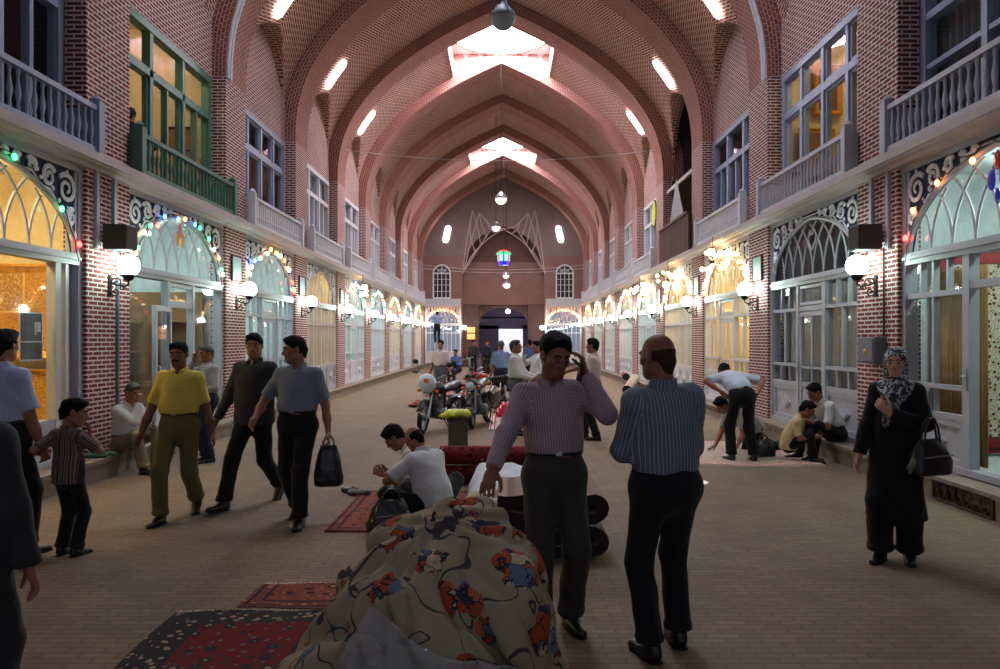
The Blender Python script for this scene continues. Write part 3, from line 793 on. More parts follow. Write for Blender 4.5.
# ------------------------------------------------------------------ upper windows and balconies
def upper_window(kind, wood):
    t = struct_root('window_1')
    f = MB(); g = MB(); x0, x1, z0, z1 = -1.72, 1.72, 3.94, 6.46
    def V(x, za, zb, w=.07, d=.05): f.box(x - w / 2, x + w / 2, -d, d, za, zb)
    def H(a, b, z, h=.07, d=.05): f.box(a, b, -d, d, z - h / 2, z + h / 2)
    V(x0 + .06, z0, z1, .12, .07); V(x1 - .06, z0, z1, .12, .07); H(x0, x1, z1 - .06, .12, .08); H(x0, x1, z0 + .06, .12, .07)
    if kind == 'three':
        zt = 5.72; H(x0, x1, zt, .12, .065)
        for x in (-.57, .57): V(x, z0, z1, .10, .065)
        for a, b in ((-1.62, -.62), (-.52, .52)): V((a + b) / 2, z0, zt, .06); 
        for a, b in ((-1.62, -.62), (-.52, .52), (.62, 1.62)):
            f.box(a, a + .05, -.03, .03, z0, zt); f.box(b - .05, b, -.03, .03, z0, zt)
    elif kind == 'four':
        zt = 5.70; H(x0, x1, zt, .12, .065)
        for x in (-.86, 0, .86): V(x, z0, z1, .10, .065)
        for a, b in ((-1.62, -.91), (-.81, -.05), (.05, .81), (.91, 1.62)):
            f.box(a, a + .05, -.03, .03, z0, z1); f.box(b - .05, b, -.03, .03, z0, z1); H(a, b, zt - .08, .05, .03); H(a, b, zt + .09, .05, .03); H(a, b, z1 - .14, .05, .03)
    elif kind == 'pairs':
        zt = 5.72; H(x0, x1, zt, .12, .065)
        for x in (-.57, .57): V(x, z0, z1, .12, .065)
        for c in (-1.12, 0, 1.12):
            V(c, z0, zt, .07, .05)
            for s in (-1, 1): f.box(c + s * .5 - .03, c + s * .5 + .03, -.035, .035, z0, z1)
    elif kind == 'big':
        H(x0, x1, 5.55, .09, .06); H(x0, x1, 4.95, .06)
        for x in (-.6, .5): V(x, z0, z1, .10, .065)
    g.quad((x0, 0, z0), (x1, 0, z0), (x1, 0, z1), (x0, 0, z1))
    f.build('window_frame', wood, t, smooth=0); g.build('window_pane', M['glass'], t)
    if wood is M['woodpale']:
        c = MB(); c.grid([[(-1.66 + 3.32 * u / 90, -.12 + .02 * math.sin(u * 1.5), z) for z in (4.0, 6.4)] for u in range(91)]); o = c.build('curtain', M['net'], t, smooth=2)  # pale curtain added so the far panes look lighter
    return t
UW = {}
M['net'] = paint('added pale net', (176, 184, 196), .9)
wn = 0
def put_window(kind, wood, s, j):
    global wn
    wn += 1; loc = (s * 5.27, Y0(j) + SP / 2, 0); rz = side_of(s)[1]; key = (kind, wood.name)
    if key in UW: o = dup(UW[key], loc, rz)
    else:
        o = upper_window(kind, wood); o.location = loc; o.rotation_euler = (0, 0, rz); UW[key] = o
    o.name = 'window_%d' % wn
    return o
UKIND = {(-1, 0): ('pairs', 'woodblue'), (-1, 1): ('three', 'green'), (-1, 2): ('four', 'woodblue'), (1, 0): ('big', 'woodblue'), (1, 1): ('four', 'woodblue'), (1, 2): ('pairs', 'woodblue')}
for s in (-1, 1):
    for j in range(0, 9):
        if (s, j) in OPENBAY: continue
        kd, wd = UKIND.get((s, j), ('pairs', 'woodpale'))
        put_window(kd, M[wd], s, j)
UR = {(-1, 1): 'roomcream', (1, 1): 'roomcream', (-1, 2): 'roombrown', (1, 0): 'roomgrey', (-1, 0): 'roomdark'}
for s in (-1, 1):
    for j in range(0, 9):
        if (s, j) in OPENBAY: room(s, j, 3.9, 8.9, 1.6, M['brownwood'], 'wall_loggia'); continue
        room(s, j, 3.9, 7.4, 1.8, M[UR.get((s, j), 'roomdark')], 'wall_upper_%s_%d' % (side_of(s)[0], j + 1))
for s, j in ((-1, 1), (1, 1)):
    mb = MB(); xx, yy = s * 6.2, Y0(j) + 1.9
    mb.tube([(xx, yy - .5, 7.3), (xx, yy + .5, 7.3)], .03, 8)
    tag(mb.build('tube_lamp', M['tube_warm']), 'ceiling tube lamp in the upper room behind the %s' % ('green window' if s < 0 else 'right window with pictures'), 'lamp')
# balustrades
def baluster_mesh(mat):
    mb = MB(); mb.lathe([(.022, 0), (.022, .05), (.014, .07), (.030, .16), (.032, .20), (.016, .30), (.014, .36), (.022, .40), (.022, .44)], n=8)
    return mb
BAL = {}
def balustrade(s, j, wood, label, turned=True):
    loc = (s * 4.82, Y0(j) + SP / 2, LEDGE1); rz = side_of(s)[1]; key = (wood.name, turned)
    if key in BAL: return dup(BAL[key], loc, rz, label, 'balcony balustrades above the shops')
    t = thing('balustrade', label, 'balustrade', loc, rz, 'balcony balustrades above the shops'); BAL[key] = t
    L = 1.74
    r = MB(); r.box(-L, L, -.04, .04, .52, .58); r.box(-L, L, -.03, .03, .02, .08); r.build('rail', wood, t, smooth=0)
    for x in (-1, 1):
        p = MB(); p.box(x * L - .06, x * L + .06, -.07, .07, 0, .64); p.lathe([(.05, .64), (.065, .67), (.03, .71), (.0, .73)], (x * L, 0, 0), 10); p.build('post', wood, t, smooth=.6)
        e = MB(); q0, q1 = sorted((x * L - .03 * x, x * L + .03 * x)); e.box(x * L - .025, x * L + .025, -.42, -.07, .02, .56); e.build('end_panel', wood, t, smooth=0)
    if turned:
        first = None; n = 25
        for i in range(n):
            x = -L + .12 + (2 * L - .24) * i / (n - 1)
            if first is None:
                first = baluster_mesh(wood).build('baluster', wood, t); first.location = (x, 0, .08)
            else:
                c = first.copy(); COL.objects.link(c); link_child(c, t); c.location = (x, 0, .08)
    else:
        p = MB(); n = 24
        p.box(-L + .06, L - .06, -.02, 0, .08, .52)
        for i in range(n): x = -L + .12 + (2 * L - .24) * i / (n - 1); p.box(x - .022, x + .022, 0, .018, .08, .52)
        p.box(-L + .06, L - .06, 0, .022, .20, .23)
        p.build('slat_panel', wood, t, smooth=0)
    return t
balustrade(-1, 0, M['woodblue'], 'grey blue turned balustrade at the upper left corner, nearest on the left')
balustrade(-1, 1, M['green'], 'green turned balustrade beneath the green window')
balustrade(1, 0, M['wood'], 'grey turned balustrade nearest on the right, under a curtained window')
balustrade(1, 1, M['wood'], 'grey turned balustrade under the right window showing framed pictures')
for s in (-1, 1):
    for j in range(2, 9):
        if (s, j) in OPENBAY: continue
        balustrade(s, j, M['woodpale'], 'pale slatted balcony front, %s along the %s wall' % (ORD[j], side_of(s)[0]), False)
# the open loggia: rough rail and a plastic sheet
j = 3; yb = Y0(j)
t = thing('railing', 'rough brown wooden railing of the open loggia on the right', 'railing', (4.86, yb + SP / 2, LEDGE1), PI / 2)
mb = MB()
for i in range(13): x = -1.7 + 3.4 * i / 12; mb.box(x - .12, x + .12, -.02, .02, 0, 1.0 + .02 * math.sin(i * 5))
mb.build('boards', M['brownwood'], t, smooth=0)
mb = MB(); mb.box(-1.75, 1.75, -.05, .05, 1.0, 1.08); mb.build('top_rail', M['brownwood'], t, smooth=0)
def film(name, rgb, alpha, rough=.25):
    m, nt, b = newmat(name); b.inputs['Base Color'].default_value = srgb(*rgb); b.inputs['Roughness'].default_value = rough
    tc = N(nt, 'ShaderNodeTexCoord'); nz = N(nt, 'ShaderNodeTexNoise', i_Scale=9.0, i_Detail=4.0, i_Distortion=1.0); nt.links.new(tc.outputs['Object'], nz.inputs['Vector'])
    bump(nt, b, nz.outputs[0], .03, .8)
    b.inputs['Alpha'].default_value = alpha
    return m
M['film'] = film('clear plastic film', (190, 190, 196), .62)
P = []
for i in range(15):
    row = []
    for k in range(13):
        u, v = i / 14, k / 12; w = 1.25 * (1 - v) + .06
        row.append((4.98 + .05 * math.sin(u * 20) * (1 - v), yb + 1.9 + (u - .5) * w * 1.5, 4.95 + v * 1.25))
    P.append(row)
mb = MB(); mb.grid(P); o = mb.build('plastic_sheet', M['film'], smooth=2); o.modifiers.new('t', 'SOLIDIFY').thickness = .004
tag(o, 'crumpled clear plastic sheet hung over the brown loggia railing', 'sheet')
mb = MB(); mb.box(5.05, 5.12, yb - .0, yb + SP, 6.1, 6.2); mb.box(5.05, 5.12, yb + .05, yb + .13, 3.95, 6.2)
struct('trim_loggia_post', mb, M['ledge'], smooth=0)
# end wall windows
for k, s in enumerate((-1, 1)):
    t = struct_root('window_end_%d' % (k + 1), (s * 3.82, YEND, 0)); f = MB(); w = .52
    for x in (-w, w): f.box(x - .04, x + .04, -.06, .04, 4.3, 5.82)
    f.box(-w, w, -.06, .04, 4.25, 4.33); f.box(-w, w, -.06, .04, 5.78, 5.86)
    for x in (-.26, 0, .26): f.box(x - .02, x + .02, -.04, .02, 4.3, 5.8)
    for z in (4.7, 5.1, 5.45): f.box(-w, w, -.03, .01, z - .012, z + .012)
    f.tube([(w * math.cos(PI * i / 16), -.02, 5.82 + w * math.sin(PI * i / 16)) for i in range(17)], .045, 6)
    for a in (.25, .5, .75): f.tube([(0, -.02, 5.82), (w * math.cos(PI * a), -.02, 5.82 + w * math.sin(PI * a))], .02, 5)
    f.tube([(.27 * math.cos(PI * i / 12), -.02, 5.82 + .27 * math.sin(PI * i / 12)) for i in range(13)], .018, 5)
    f.build('window_frame', M['woodpale'], t, smooth=.7)
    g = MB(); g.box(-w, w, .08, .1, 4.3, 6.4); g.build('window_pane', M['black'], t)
    b = thing('balcony_box', 'pale slatted balcony front below the arched end window on the %s' % ('left' if s < 0 else 'right'), 'balcony', (s * 3.74, YEND - .02, 3.72))
    mb = MB(); mb.box(-1.12, 1.12, -.2, .0, 0, .08); mb.build('ledge', M['ledge'], b, smooth=0)
    mb = MB(); mb.box(-1.1, 1.1, -.12, -.08, .08, .52)
    for i in range(22): x = -1.06 + 2.12 * i / 21; mb.box(x - .02, x + .02, -.14, -.12, .1, .48)
    mb.build('slat_panel', M['wood'], b, smooth=0)
# ------------------------------------------------------------------ lamps
def wall_lamp(s, y, label):
    loc = (s * WF, y, 2.62); rz = side_of(s)[1]; g = 'globe lamps on the brick piers'
    if 'lamp' in PROTO: return dup(PROTO['lamp'], loc, rz, label, g)
    t = thing('wall_lamp', label, 'lamp', loc, rz, g); PROTO['lamp'] = t
    a = MB(); a.tube([(0, 0, -.20), (0, .1, -.23), (0, .20, -.25), (0, .25, -.22), (0, .25, -.16)], .013, 6)
    a.tube([(0, y_ + .02, z_ - .2) for _, y_, z_ in [(0, q[0], q[2]) for q in spiral(.08, 0.0, .07, 1.4, 3.1, -1, 0)]], .009, 5)
    a.tube([(0, q[0] + .02, q[2] - .32) for q in spiral(.06, 0.0, .055, 1.4, 3.1, 1, 0)], .009, 5)
    a.tube([(0, q[0], q[2] - .27) for q in spiral(.17, 0.0, .04, 1.2, 0, 1, 0)], .008, 5)
    a.build('bracket', M['blackmetal'], t)
    b = MB(); b.box(-.035, .035, 0, .02, -.38, -.1); b.build('backplate', M['blackmetal'], t, smooth=0)
    c = MB(); c.lathe([(.02, -.18), (.05, -.165), (.075, -.12), (.085, -.10), (.08, -.095)], (0, .25, 0), 16); c.build('cup', M['blackmetal'], t)
    gl = MB(); gl.ball((0, .25, .02), .138, 22, 14); gl.build('globe', M['globe'], t, smooth=2)
    return t
for s in (-1, 1):
    for k in range(9):
        y = Y0(k) + SP + PW / 2
        wall_lamp(s, y, 'lit white globe lamp on black bracket, %s pier along the %s wall' % (ORD[k], side_of(s)[0]))
for s in (-1, 1):
    o = dup(PROTO['lamp'], (s * 2.42, YEND, 2.42), PI, 'lit globe lamp on the end wall just %s of the dark passage' % ('left' if s < 0 else 'right'), 'globe lamps on the brick piers')
# strings of coloured bulbs
BK = ['bulbred', 'bulborange', 'bulbyellow', 'bulbgreen', 'bulbblue', 'bulbwhite']
def string_lights(s, j, n, pal, label, big=1.0, full_arch=True, seed=1):
    rr = random.Random(seed * 31 + j * 7 + (s > 0)); t = thing('string_lights', label, 'string lights', (s * 5.06, Y0(j) + SP / 2, 0), side_of(s)[1], 'coloured bulb strings on the shop arches')
    pts = []
    for i in range(41):
        q = PI * i / 40; x = -1.6 * math.cos(q); pts.append((x, .10, arch_z(x) + .03 + .035 * math.sin(i * 1.9) - (.25 * (abs(x) / 1.6) ** 8)))
    w = MB(); w.tube(pts, .007, 4); w.build('wire', M['black'], t)
    for i in range(n):
        q = PI * (i + .5 + rr.uniform(-.25, .25)) / n; x = -1.6 * math.cos(q); z = arch_z(x) + rr.uniform(-.07, .06)
        b = MB(); b.ball((x, .12, z), (.026 * big, .026 * big, .036 * big), 8, 6); b.build('bulb', M[rr.choice(pal)], t, smooth=2)
    return t
COLS = ['bulbred', 'bulborange', 'bulbyellow', 'bulbgreen', 'bulbblue', 'bulbwhite']
WARM = ['bulbyellow', 'bulborange', 'bulbyellow', 'bulbred', 'bulbwhite', 'bulbhot']
for s in (-1, 1):
    for j in range(0, 9):
        if (s, j) in ((1, 1), (-1, 3)): continue
        nb = {(-1, 0): 6, (-1, 1): 15, (1, 0): 8}.get((s, j), 16 if s < 0 else 22)
        pal = {(-1, 0): ['bulbgreen', 'bulbred', 'bulborange'], (1, 0): ['bulbred', 'bulborange', 'bulbgreen', 'bulbred', 'bulbyellow']}.get((s, j), COLS if s < 0 else WARM)
        string_lights(s, j, nb, pal, 'string of small %s bulbs round the arch of the %s shopfront on the %s' % ('coloured' if s < 0 or j == 0 else 'warm', ORD[j], side_of(s)[0]),
                      1.0 if j < 2 else 1.25)
for s in (-1, 1):
    t = thing('string_lights', 'string of orange and red bulbs over the end wall shopfront, %s of the passage' % ('left' if s < 0 else 'right'), 'string lights', (s * 3.74, YEND - .08, 0), PI, 'coloured bulb strings on the end wall')
    w = MB(); w.tube([(-math.cos(PI * i / 20), .1, 2.8 + .75 * math.sin(PI * i / 20)) for i in range(21)], .01, 4); w.build('wire', M['black'], t)
    for i in range(14):
        q = PI * (i + .5) / 14; b = MB(); b.ball((-math.cos(q), .12, 2.78 + .75 * math.sin(q)), .06, 8, 6); b.build('bulb', M[('bulborange', 'bulbred', 'bulbyellow', 'bulborange')[i % 4]], t, smooth=2)
# star clusters of bulbs hung in front of the right hand arches
def cluster(s, j, dz, label, n=16, R=.34, seed=3):
    rr = random.Random(seed + j); t = thing('light_cluster', label, 'chandelier', (s * 4.72, Y0(j) + SP / 2, 3.15 + dz), 0, 'bulb clusters on the right wall')
    for i in range(n):
        a = rr.uniform(0, 2 * PI); b_ = rr.uniform(-1.2, 1.2); d = Vector((math.cos(a) * math.cos(b_), math.sin(a) * math.cos(b_), math.sin(b_))) * R * rr.uniform(.6, 1)
        if i == 0:
            h = MB(); h.ball((0, 0, 0), .05, 8, 6); h.tube([(0, 0, 0), (0, 0, .55)], .01, 5); h.build('hub', M['blackmetal'], t)
        st = MB(); st.tube([(0, 0, 0), d], .006, 4); st.build('stem', M['steel'], t)
        b = MB(); b.ball(d, .045, 8, 6); b.build('bulb', M['bulbhot' if i % 3 else 'bulbyellow'], t, smooth=2)
cluster(1, 2, .25, 'bright warm bulb cluster hung at the arch of the third right shop')
cluster(1, 3, .22, 'bright warm bulb cluster hung at the arch of the fourth right shop', seed=5)
cluster(1, 4, .15, 'bright warm bulb cluster hung at the arch of the fifth right shop', seed=8)
cluster(-1, 4, .2, 'bright warm bulb cluster hung at the arch of the fifth left shop', 10, .25, seed=9)
# lamps hung down the middle of the hall
def pendant(x, y, z, r, top, gm, label, cage=False):
    t = thing('pendant_lamp', label, 'lamp', (x, y, z), 0, 'lamps hung along the middle of the vault')
    c = MB(); c.tube([(0, 0, r), (0, 0, top - z)], .012 if not cage else .018, 6); c.build('chain', M['blackmetal'], t)
    g = MB(); g.ball((0, 0, 0), r, 20, 12); g.build('globe', gm, t, smooth=2)
    k = MB(); k.lathe([(r * 1.03, .0), (r * 1.06, r * .12), (r * .98, r * .42), (r * .5, r * .98), (r * .22, r * 1.15), (.03, r * 1.35)], n=20)
    k.build('cap', M['greybox'] if cage else M['steel'], t)
    if cage:
        for q in range(4):
            a = q * PI / 2 + .4; m_ = MB(); m_.tube([(r * 1.05 * math.cos(a), r * 1.05 * math.sin(a), r * .1), (r * .8 * math.cos(a), r * .8 * math.sin(a), r * .95), (.06 * math.cos(a), .06 * math.sin(a), r * 1.6)], .014, 5)
            m_.build('stay', M['blackmetal'], t)
pendant(.12, 12.0, 6.83, .195, 12.6, M['globeoff'], 'large unlit grey globe lamp at the top middle, hung before the bright skylight', True)
pendant(.0, 25.6, 6.50, .20, 13.4, M['globedim'], 'faint globe lamp on a chain below the second skylight')
pendant(-.28, 33.7, 6.75, .20, 11.7, M['globedim'], 'faint globe lamp hung above the coloured glass lantern')
pendant(.17, 43.0, 5.38, .18, 11.7, M['globedim'], 'small pale globe lamp just under the coloured lantern')
pendant(.2, 45.0, 5.0, .20, 11.6, M['bulbwhite'], 'lit white globe lamp hung low before the end wall')
# coloured glass lantern
t = thing('glass_lantern', 'lantern of red, green and blue coloured glass hung in the middle', 'lantern', (.05, 39.25, 5.95))
def lit(n, rgb, st): return emit(n, rgb, st, False, base=[c * .3 for c in srgb(*rgb)[:3]])
parts = [('upper_pane', lit('green lantern glass', (20, 220, 150), .7), .34, .42, .20, .34), ('crown_pane', lit('red lantern glass', (255, 40, 50), .7), .12, .30, .34, .44),
         ('middle_pane', lit('white lantern glass', (170, 230, 235), .7), .34, .34, -.16, .20), ('lower_pane', lit('blue lantern glass', (20, 60, 230), .7), .34, .30, -.36, -.16)]
for nm, m_, r1, r0, z0, z1 in parts:
    mb = MB(); mb.lathe([(r0 if nm != 'crown_pane' else .36, z0), (r1, z1)], n=8); mb.build(nm, m_, t, smooth=0)
rd = lit('red lantern rim', (230, 20, 30), .7)
for q in range(8):
    a = 2 * PI * q / 8; mb = MB(); mb.tube([(.33 * math.cos(a), .33 * math.sin(a), -.36), (.36 * math.cos(a), .36 * math.sin(a), .2), (.40 * math.cos(a), .40 * math.sin(a), .34)], .03, 5); mb.build('rib', rd if q % 2 else M['blackmetal'], t)
mb = MB(); mb.tube([(0, 0, .44), (0, 0, 7.5)], .012, 5); mb.build('chain', M['blackmetal'], t)
# wires strung across the hall
for k, (y, z, sg) in enumerate(((46.1, 6.3, .3), (41.5, 5.7, .3), (23.3, 7.6, .35))):
    mb = MB(); mb.tube([((-4.95 + 9.9 * i / 20) * (.985 if k == 2 else 1), y, z - sg * (1 - (2 * i / 20 - 1) ** 2)) for i in range(21)], .012, 4)
    tag(mb.build('overhead_wire', M['lead']), ('thin pale wire strung across before the end wall windows', 'lower thin pale wire crossing behind the coloured lantern', 'thin wire strung across under the near skylight')[k], 'wire')
# ------------------------------------------------------------------ figures: smooth implicit bodies turned into meshes
def v3(*a): return np.array(a, float)
def rotm(yaw=0, pitch=0, roll=0):
    """pitch > 0 leans forward (+y), roll > 0 leans to the figure's right (+x), yaw > 0 turns to the figure's left"""
    return np.array(Matrix.Rotation(yaw, 3, 'Z') @ Matrix.Rotation(-pitch, 3, 'X') @ Matrix.Rotation(roll, 3, 'Y'))
class Cone:
    def __init__(s, a, b, ra, rb, k=.03, ax=None, f=1.0, flat=0, sub=False, ref=None, ko=None):
        s.a = np.array(a, float); s.b = np.array(b, float); s.ra, s.rb, s.k, s.f, s.flat, s.sub = ra, rb, k, f, flat, sub
        s.ax = None if ax is None else np.array(ax, float) / np.linalg.norm(ax); s.ref = ref
    def bounds(s):
        r = max(s.ra, s.rb) * max(1, s.f); return np.minimum(s.a, s.b) - r, np.maximum(s.a, s.b) + r
    def local(s, X, Y, Z):
        d = s.b - s.a; L2 = max(d @ d, 1e-9); px, py, pz = X - s.a[0], Y - s.a[1], Z - s.a[2]
        t0 = (px * d[0] + py * d[1] + pz * d[2]) / L2; t = np.clip(t0, 0, 1)
        return px - t * d[0], py - t * d[1], pz - t * d[2], t, t0, math.sqrt(L2)
    def __call__(s, X, Y, Z):
        qx, qy, qz, t, t0, L = s.local(X, Y, Z)
        if s.ax is not None:
            w = (qx * s.ax[0] + qy * s.ax[1] + qz * s.ax[2]) * (1 / s.f - 1); qx, qy, qz = qx + w * s.ax[0], qy + w * s.ax[1], qz + w * s.ax[2]
        r = np.sqrt(qx * qx + qy * qy + qz * qz); d = (r - (s.ra + (s.rb - s.ra) * t)) * min(1.0, s.f)
        if s.flat & 2: d = np.maximum(d, (t0 - 1) * L)
        if s.flat & 1: d = np.maximum(d, -t0 * L)
        return d
class Ell:
    def __init__(s, c, r, R=None, k=.03, sub=False):
        s.c = np.array(c, float); s.r = np.array(r, float); s.R = np.eye(3) if R is None else R; s.k = k; s.sub = sub
        s.a = s.c; s.b = s.c + s.R @ v3(0, 0, 1e-3)
    def bounds(s): m = np.max(s.r); return s.c - m, s.c + m
    def __call__(s, X, Y, Z):
        px, py, pz = X - s.c[0], Y - s.c[1], Z - s.c[2]; R = s.R
        a = (px * R[0, 0] + py * R[1, 0] + pz * R[2, 0]); b = (px * R[0, 1] + py * R[1, 1] + pz * R[2, 1]); c = (px * R[0, 2] + py * R[1, 2] + pz * R[2, 2])
        k0 = np.sqrt((a / s.r[0]) ** 2 + (b / s.r[1]) ** 2 + (c / s.r[2]) ** 2); k1 = np.sqrt((a / s.r[0] ** 2) ** 2 + (b / s.r[1] ** 2) ** 2 + (c / s.r[2] ** 2) ** 2)
        return k0 * (k0 - 1) / np.maximum(k1, 1e-6)
def wrinkle(X, Y, Z, f=1.0, seed=0.0):
    a = np.sin(X * 23 * f + 4 * np.sin(Z * 9 * f + seed) + seed); b = np.sin(Z * 31 * f + 3.5 * np.sin(Y * 14 * f + X * 11 * f) + 2 * seed); c = np.sin(Y * 27 * f + 3 * np.sin(X * 13 * f - Z * 7 * f))
    return (a + b + c) / 3
def sdf_mesh(prims, h, cuts=(), noise=0.0, nf=1.0, seed=0.0, post=None):
    lo = np.min([p.bounds()[0] for p in prims if not p.sub], axis=0) - 3 * h - noise; hi = np.max([p.bounds()[1] for p in prims if not p.sub], axis=0) + 3 * h + noise
    n = np.ceil((hi - lo) / h).astype(int) + 1
    xs = [lo[i] + h * np.arange(n[i]) for i in range(3)]
    F = np.full(n, .15)
    def blend(p):
        a, b = p.bounds(); m = p.k + 3 * h + .01
        i0 = np.clip(((a - m - lo) / h).astype(int), 0, n); i1 = np.clip(((b + m - lo) / h).astype(int) + 2, 0, n)
        if np.any(i1 <= i0): return
        sl = tuple(slice(x, y) for x, y in zip(i0, i1))
        X = xs[0][sl[0]][:, None, None]; Y = xs[1][sl[1]][None, :, None]; Z = xs[2][sl[2]][None, None, :]
        d = p(X, Y, Z); A = F[sl]
        if p.sub:
            d = -d; q = np.maximum(p.k - np.abs(A - d), 0) / p.k; F[sl] = np.maximum(A, d) + q * q * p.k * .25
        else:
            q = np.maximum(p.k - np.abs(A - d), 0) / p.k; F[sl] = np.minimum(A, d) - q * q * p.k * .25
    for p in prims:
        if not getattr(p, 'nocut', False): blend(p)
    X = xs[0][:, None, None]; Y = xs[1][None, :, None]; Z = xs[2][None, None, :]
    if cuts and any(getattr(p, 'nocut', False) for p in prims):
        for c, nn in cuts:
            nn = np.array(nn, float); nn /= np.linalg.norm(nn)
            F = np.maximum(F, (X - c[0]) * nn[0] + (Y - c[1]) * nn[1] + (Z - c[2]) * nn[2])
        cuts = ()
        for p in prims:
            if getattr(p, 'nocut', False): blend(p)
    if noise: F = F + noise * wrinkle(X, Y, Z, nf, seed)
    for c, nn in cuts:
        nn = np.array(nn, float); nn /= np.linalg.norm(nn)
        F = np.maximum(F, (X - c[0]) * nn[0] + (Y - c[1]) * nn[1] + (Z - c[2]) * nn[2])
    if post is not None: F = post(F, X, Y, Z)
    return nets(F, lo, h)
def nets(F, lo, h):
    inside = F < 0
    c = np.zeros(tuple(np.array(F.shape) - 1), np.int8)
    sl = lambda o: tuple(slice(o[i], F.shape[i] - 1 + o[i]) for i in range(3))
    corners = [(i, j, k) for i in (0, 1) for j in (0, 1) for k in (0, 1)]
    for o in corners: c += inside[sl(o)]
    act = np.argwhere((c > 0) & (c < 8))
    if len(act) == 0: return np.zeros((0, 3)), np.zeros((0, 4), int)
    idx = -np.ones(c.shape, np.int64); idx[tuple(act.T)] = np.arange(len(act))
    sm = np.zeros((len(act), 3)); cnt = np.zeros(len(act))
    val = {o: F[tuple((act + o).T)] for o in corners}
    for a in corners:
        for ax in range(3):
            if a[ax] == 0:
                b = list(a); b[ax] = 1; b = tuple(b); fa, fb = val[a], val[b]; m = (fa < 0) != (fb < 0)
                t = fa[m] / (fa[m] - fb[m]); p = np.tile(np.array(a, float), (m.sum(), 1)); p[:, ax] = t
                sm[m] += p; cnt[m] += 1
    V = lo + h * (act + sm / cnt[:, None])
    quads = []
    for ax in range(3):
        o1, o2 = [i for i in range(3) if i != ax]
        s0 = [slice(None)] * 3; s1 = [slice(None)] * 3; s0[ax] = slice(0, F.shape[ax] - 1); s1[ax] = slice(1, F.shape[ax])
        a, b = inside[tuple(s0)], inside[tuple(s1)]; ch = np.argwhere(a != b)
        ch = ch[(ch[:, o1] > 0) & (ch[:, o2] > 0) & (ch[:, o1] < F.shape[o1] - 1) & (ch[:, o2] < F.shape[o2] - 1)]
        if len(ch) == 0: continue
        fl = a[tuple(ch.T)]; e1 = np.zeros(3, int); e1[o1] = 1; e2 = np.zeros(3, int); e2[o2] = 1
        q = np.stack([idx[tuple((ch - e1 - e2).T)], idx[tuple((ch - e2).T)], idx[tuple(ch.T)], idx[tuple((ch - e1).T)]], 1)
        if ax == 1: fl = ~fl
        q[~fl] = q[~fl][:, ::-1]; quads.append(q)
    Q = np.concatenate(quads); return V, Q[(Q >= 0).all(1)]
def mesh_obj(name, V, Q, mat, parent, scale=1.0, uvfn=None):
    me = bpy.data.meshes.new(name); V = V * scale
    me.vertices.add(len(V)); me.vertices.foreach_set('co', V.astype(np.float32).ravel())
    me.loops.add(len(Q) * 4); me.polygons.add(len(Q))
    me.loops.foreach_set('vertex_index', Q.astype(np.int32).ravel()); me.polygons.foreach_set('loop_start', np.arange(0, 4 * len(Q), 4, dtype=np.int32))
    me.update(calc_edges=True); me.polygons.foreach_set('use_smooth', [True] * len(Q))
    for m in (mat if isinstance(mat, (list, tuple)) else [mat]): me.materials.append(m)
    if uvfn is not None and len(Q):
        ul = me.uv_layers.new(name='UVMap'); ul.data.foreach_set('uv', uvfn(V / scale, Q).astype(np.float32).ravel())
    me.validate()
    o = bpy.data.objects.new(name, me); COL.objects.link(o); link_child(o, parent); return o
def nocut(L):
    for p in L: p.nocut = True
    return L
def limb_uv(prims, trunk=None):
    """u runs round each limb (in metres), v along it: so stripes follow sleeves and trunk"""
    def fn(V, Q):
        best = np.full(len(V), 9.0); U = np.zeros((len(V), 2)); per = np.zeros(len(V)); X, Y, Z = V.T
        for p in prims:
            if p.sub: continue
            d = p(X, Y, Z); m = d < best
            if isinstance(p, Cone):
                qx, qy, qz, t, t0, L = p.local(X, Y, Z); ax = (p.b - p.a); ax = ax / max(np.linalg.norm(ax), 1e-6); r = max(p.ra, p.rb)
            else:
                ax = p.R @ v3(0, 0, 1); qx, qy, qz = X - p.c[0], Y - p.c[1], Z - p.c[2]; r = .15; t0 = (qx * ax[0] + qy * ax[1] + qz * ax[2]); L = 1
            u = np.cross(ax, v3(0, 1, 0)); u = u / max(np.linalg.norm(u), 1e-6); w = np.cross(u, ax)
            th = np.arctan2(qx * u[0] + qy * u[1] + qz * u[2], qx * w[0] + qy * w[1] + qz * w[2])
            if getattr(p, 'tr', False) and trunk is not None:
                o_, R_ = trunk; lx = (X - o_[0]) * R_[0, 0] + (Y - o_[1]) * R_[1, 0] + (Z - o_[2]) * R_[2, 0]; lz = (X - o_[0]) * R_[0, 2] + (Y - o_[1]) * R_[1, 2] + (Z - o_[2]) * R_[2, 2]
                U[m, 0] = (lx * 1.15)[m]; U[m, 1] = lz[m]; per[m] = 50; best[m] = d[m]; continue
            U[m, 0] = (th * r)[m]; U[m, 1] = (t0 * L)[m]; per[m] = 2 * PI * r; best[m] = d[m]
        LU = U[Q]; lp = per[Q][:, :1]; mx = LU[:, :, 0].max(1, keepdims=True)
        fix = (mx - LU[:, :, 0]) > lp * .5; LU[:, :, 0] += fix * lp
        return LU.reshape(-1, 2)
    return fn
def ik(a, tgt, l1, l2, pole):
    a = np.array(a, float); tgt = np.array(tgt, float); d = tgt - a; D = np.linalg.norm(d); D2 = min(max(D, abs(l1 - l2) + .02), (l1 + l2) * .999); u = d / max(D, 1e-6)
    end = a + u * D2; x = (l1 * l1 - l2 * l2 + D2 * D2) / (2 * D2); hgt = math.sqrt(max(l1 * l1 - x * x, 0))
    p = np.array(pole, float); p = p - (p @ u) * u; p = p / max(np.linalg.norm(p), 1e-6)
    return a + u * x + p * hgt, end
def unit(v): v = np.array(v, float); return v / max(np.linalg.norm(v), 1e-9)
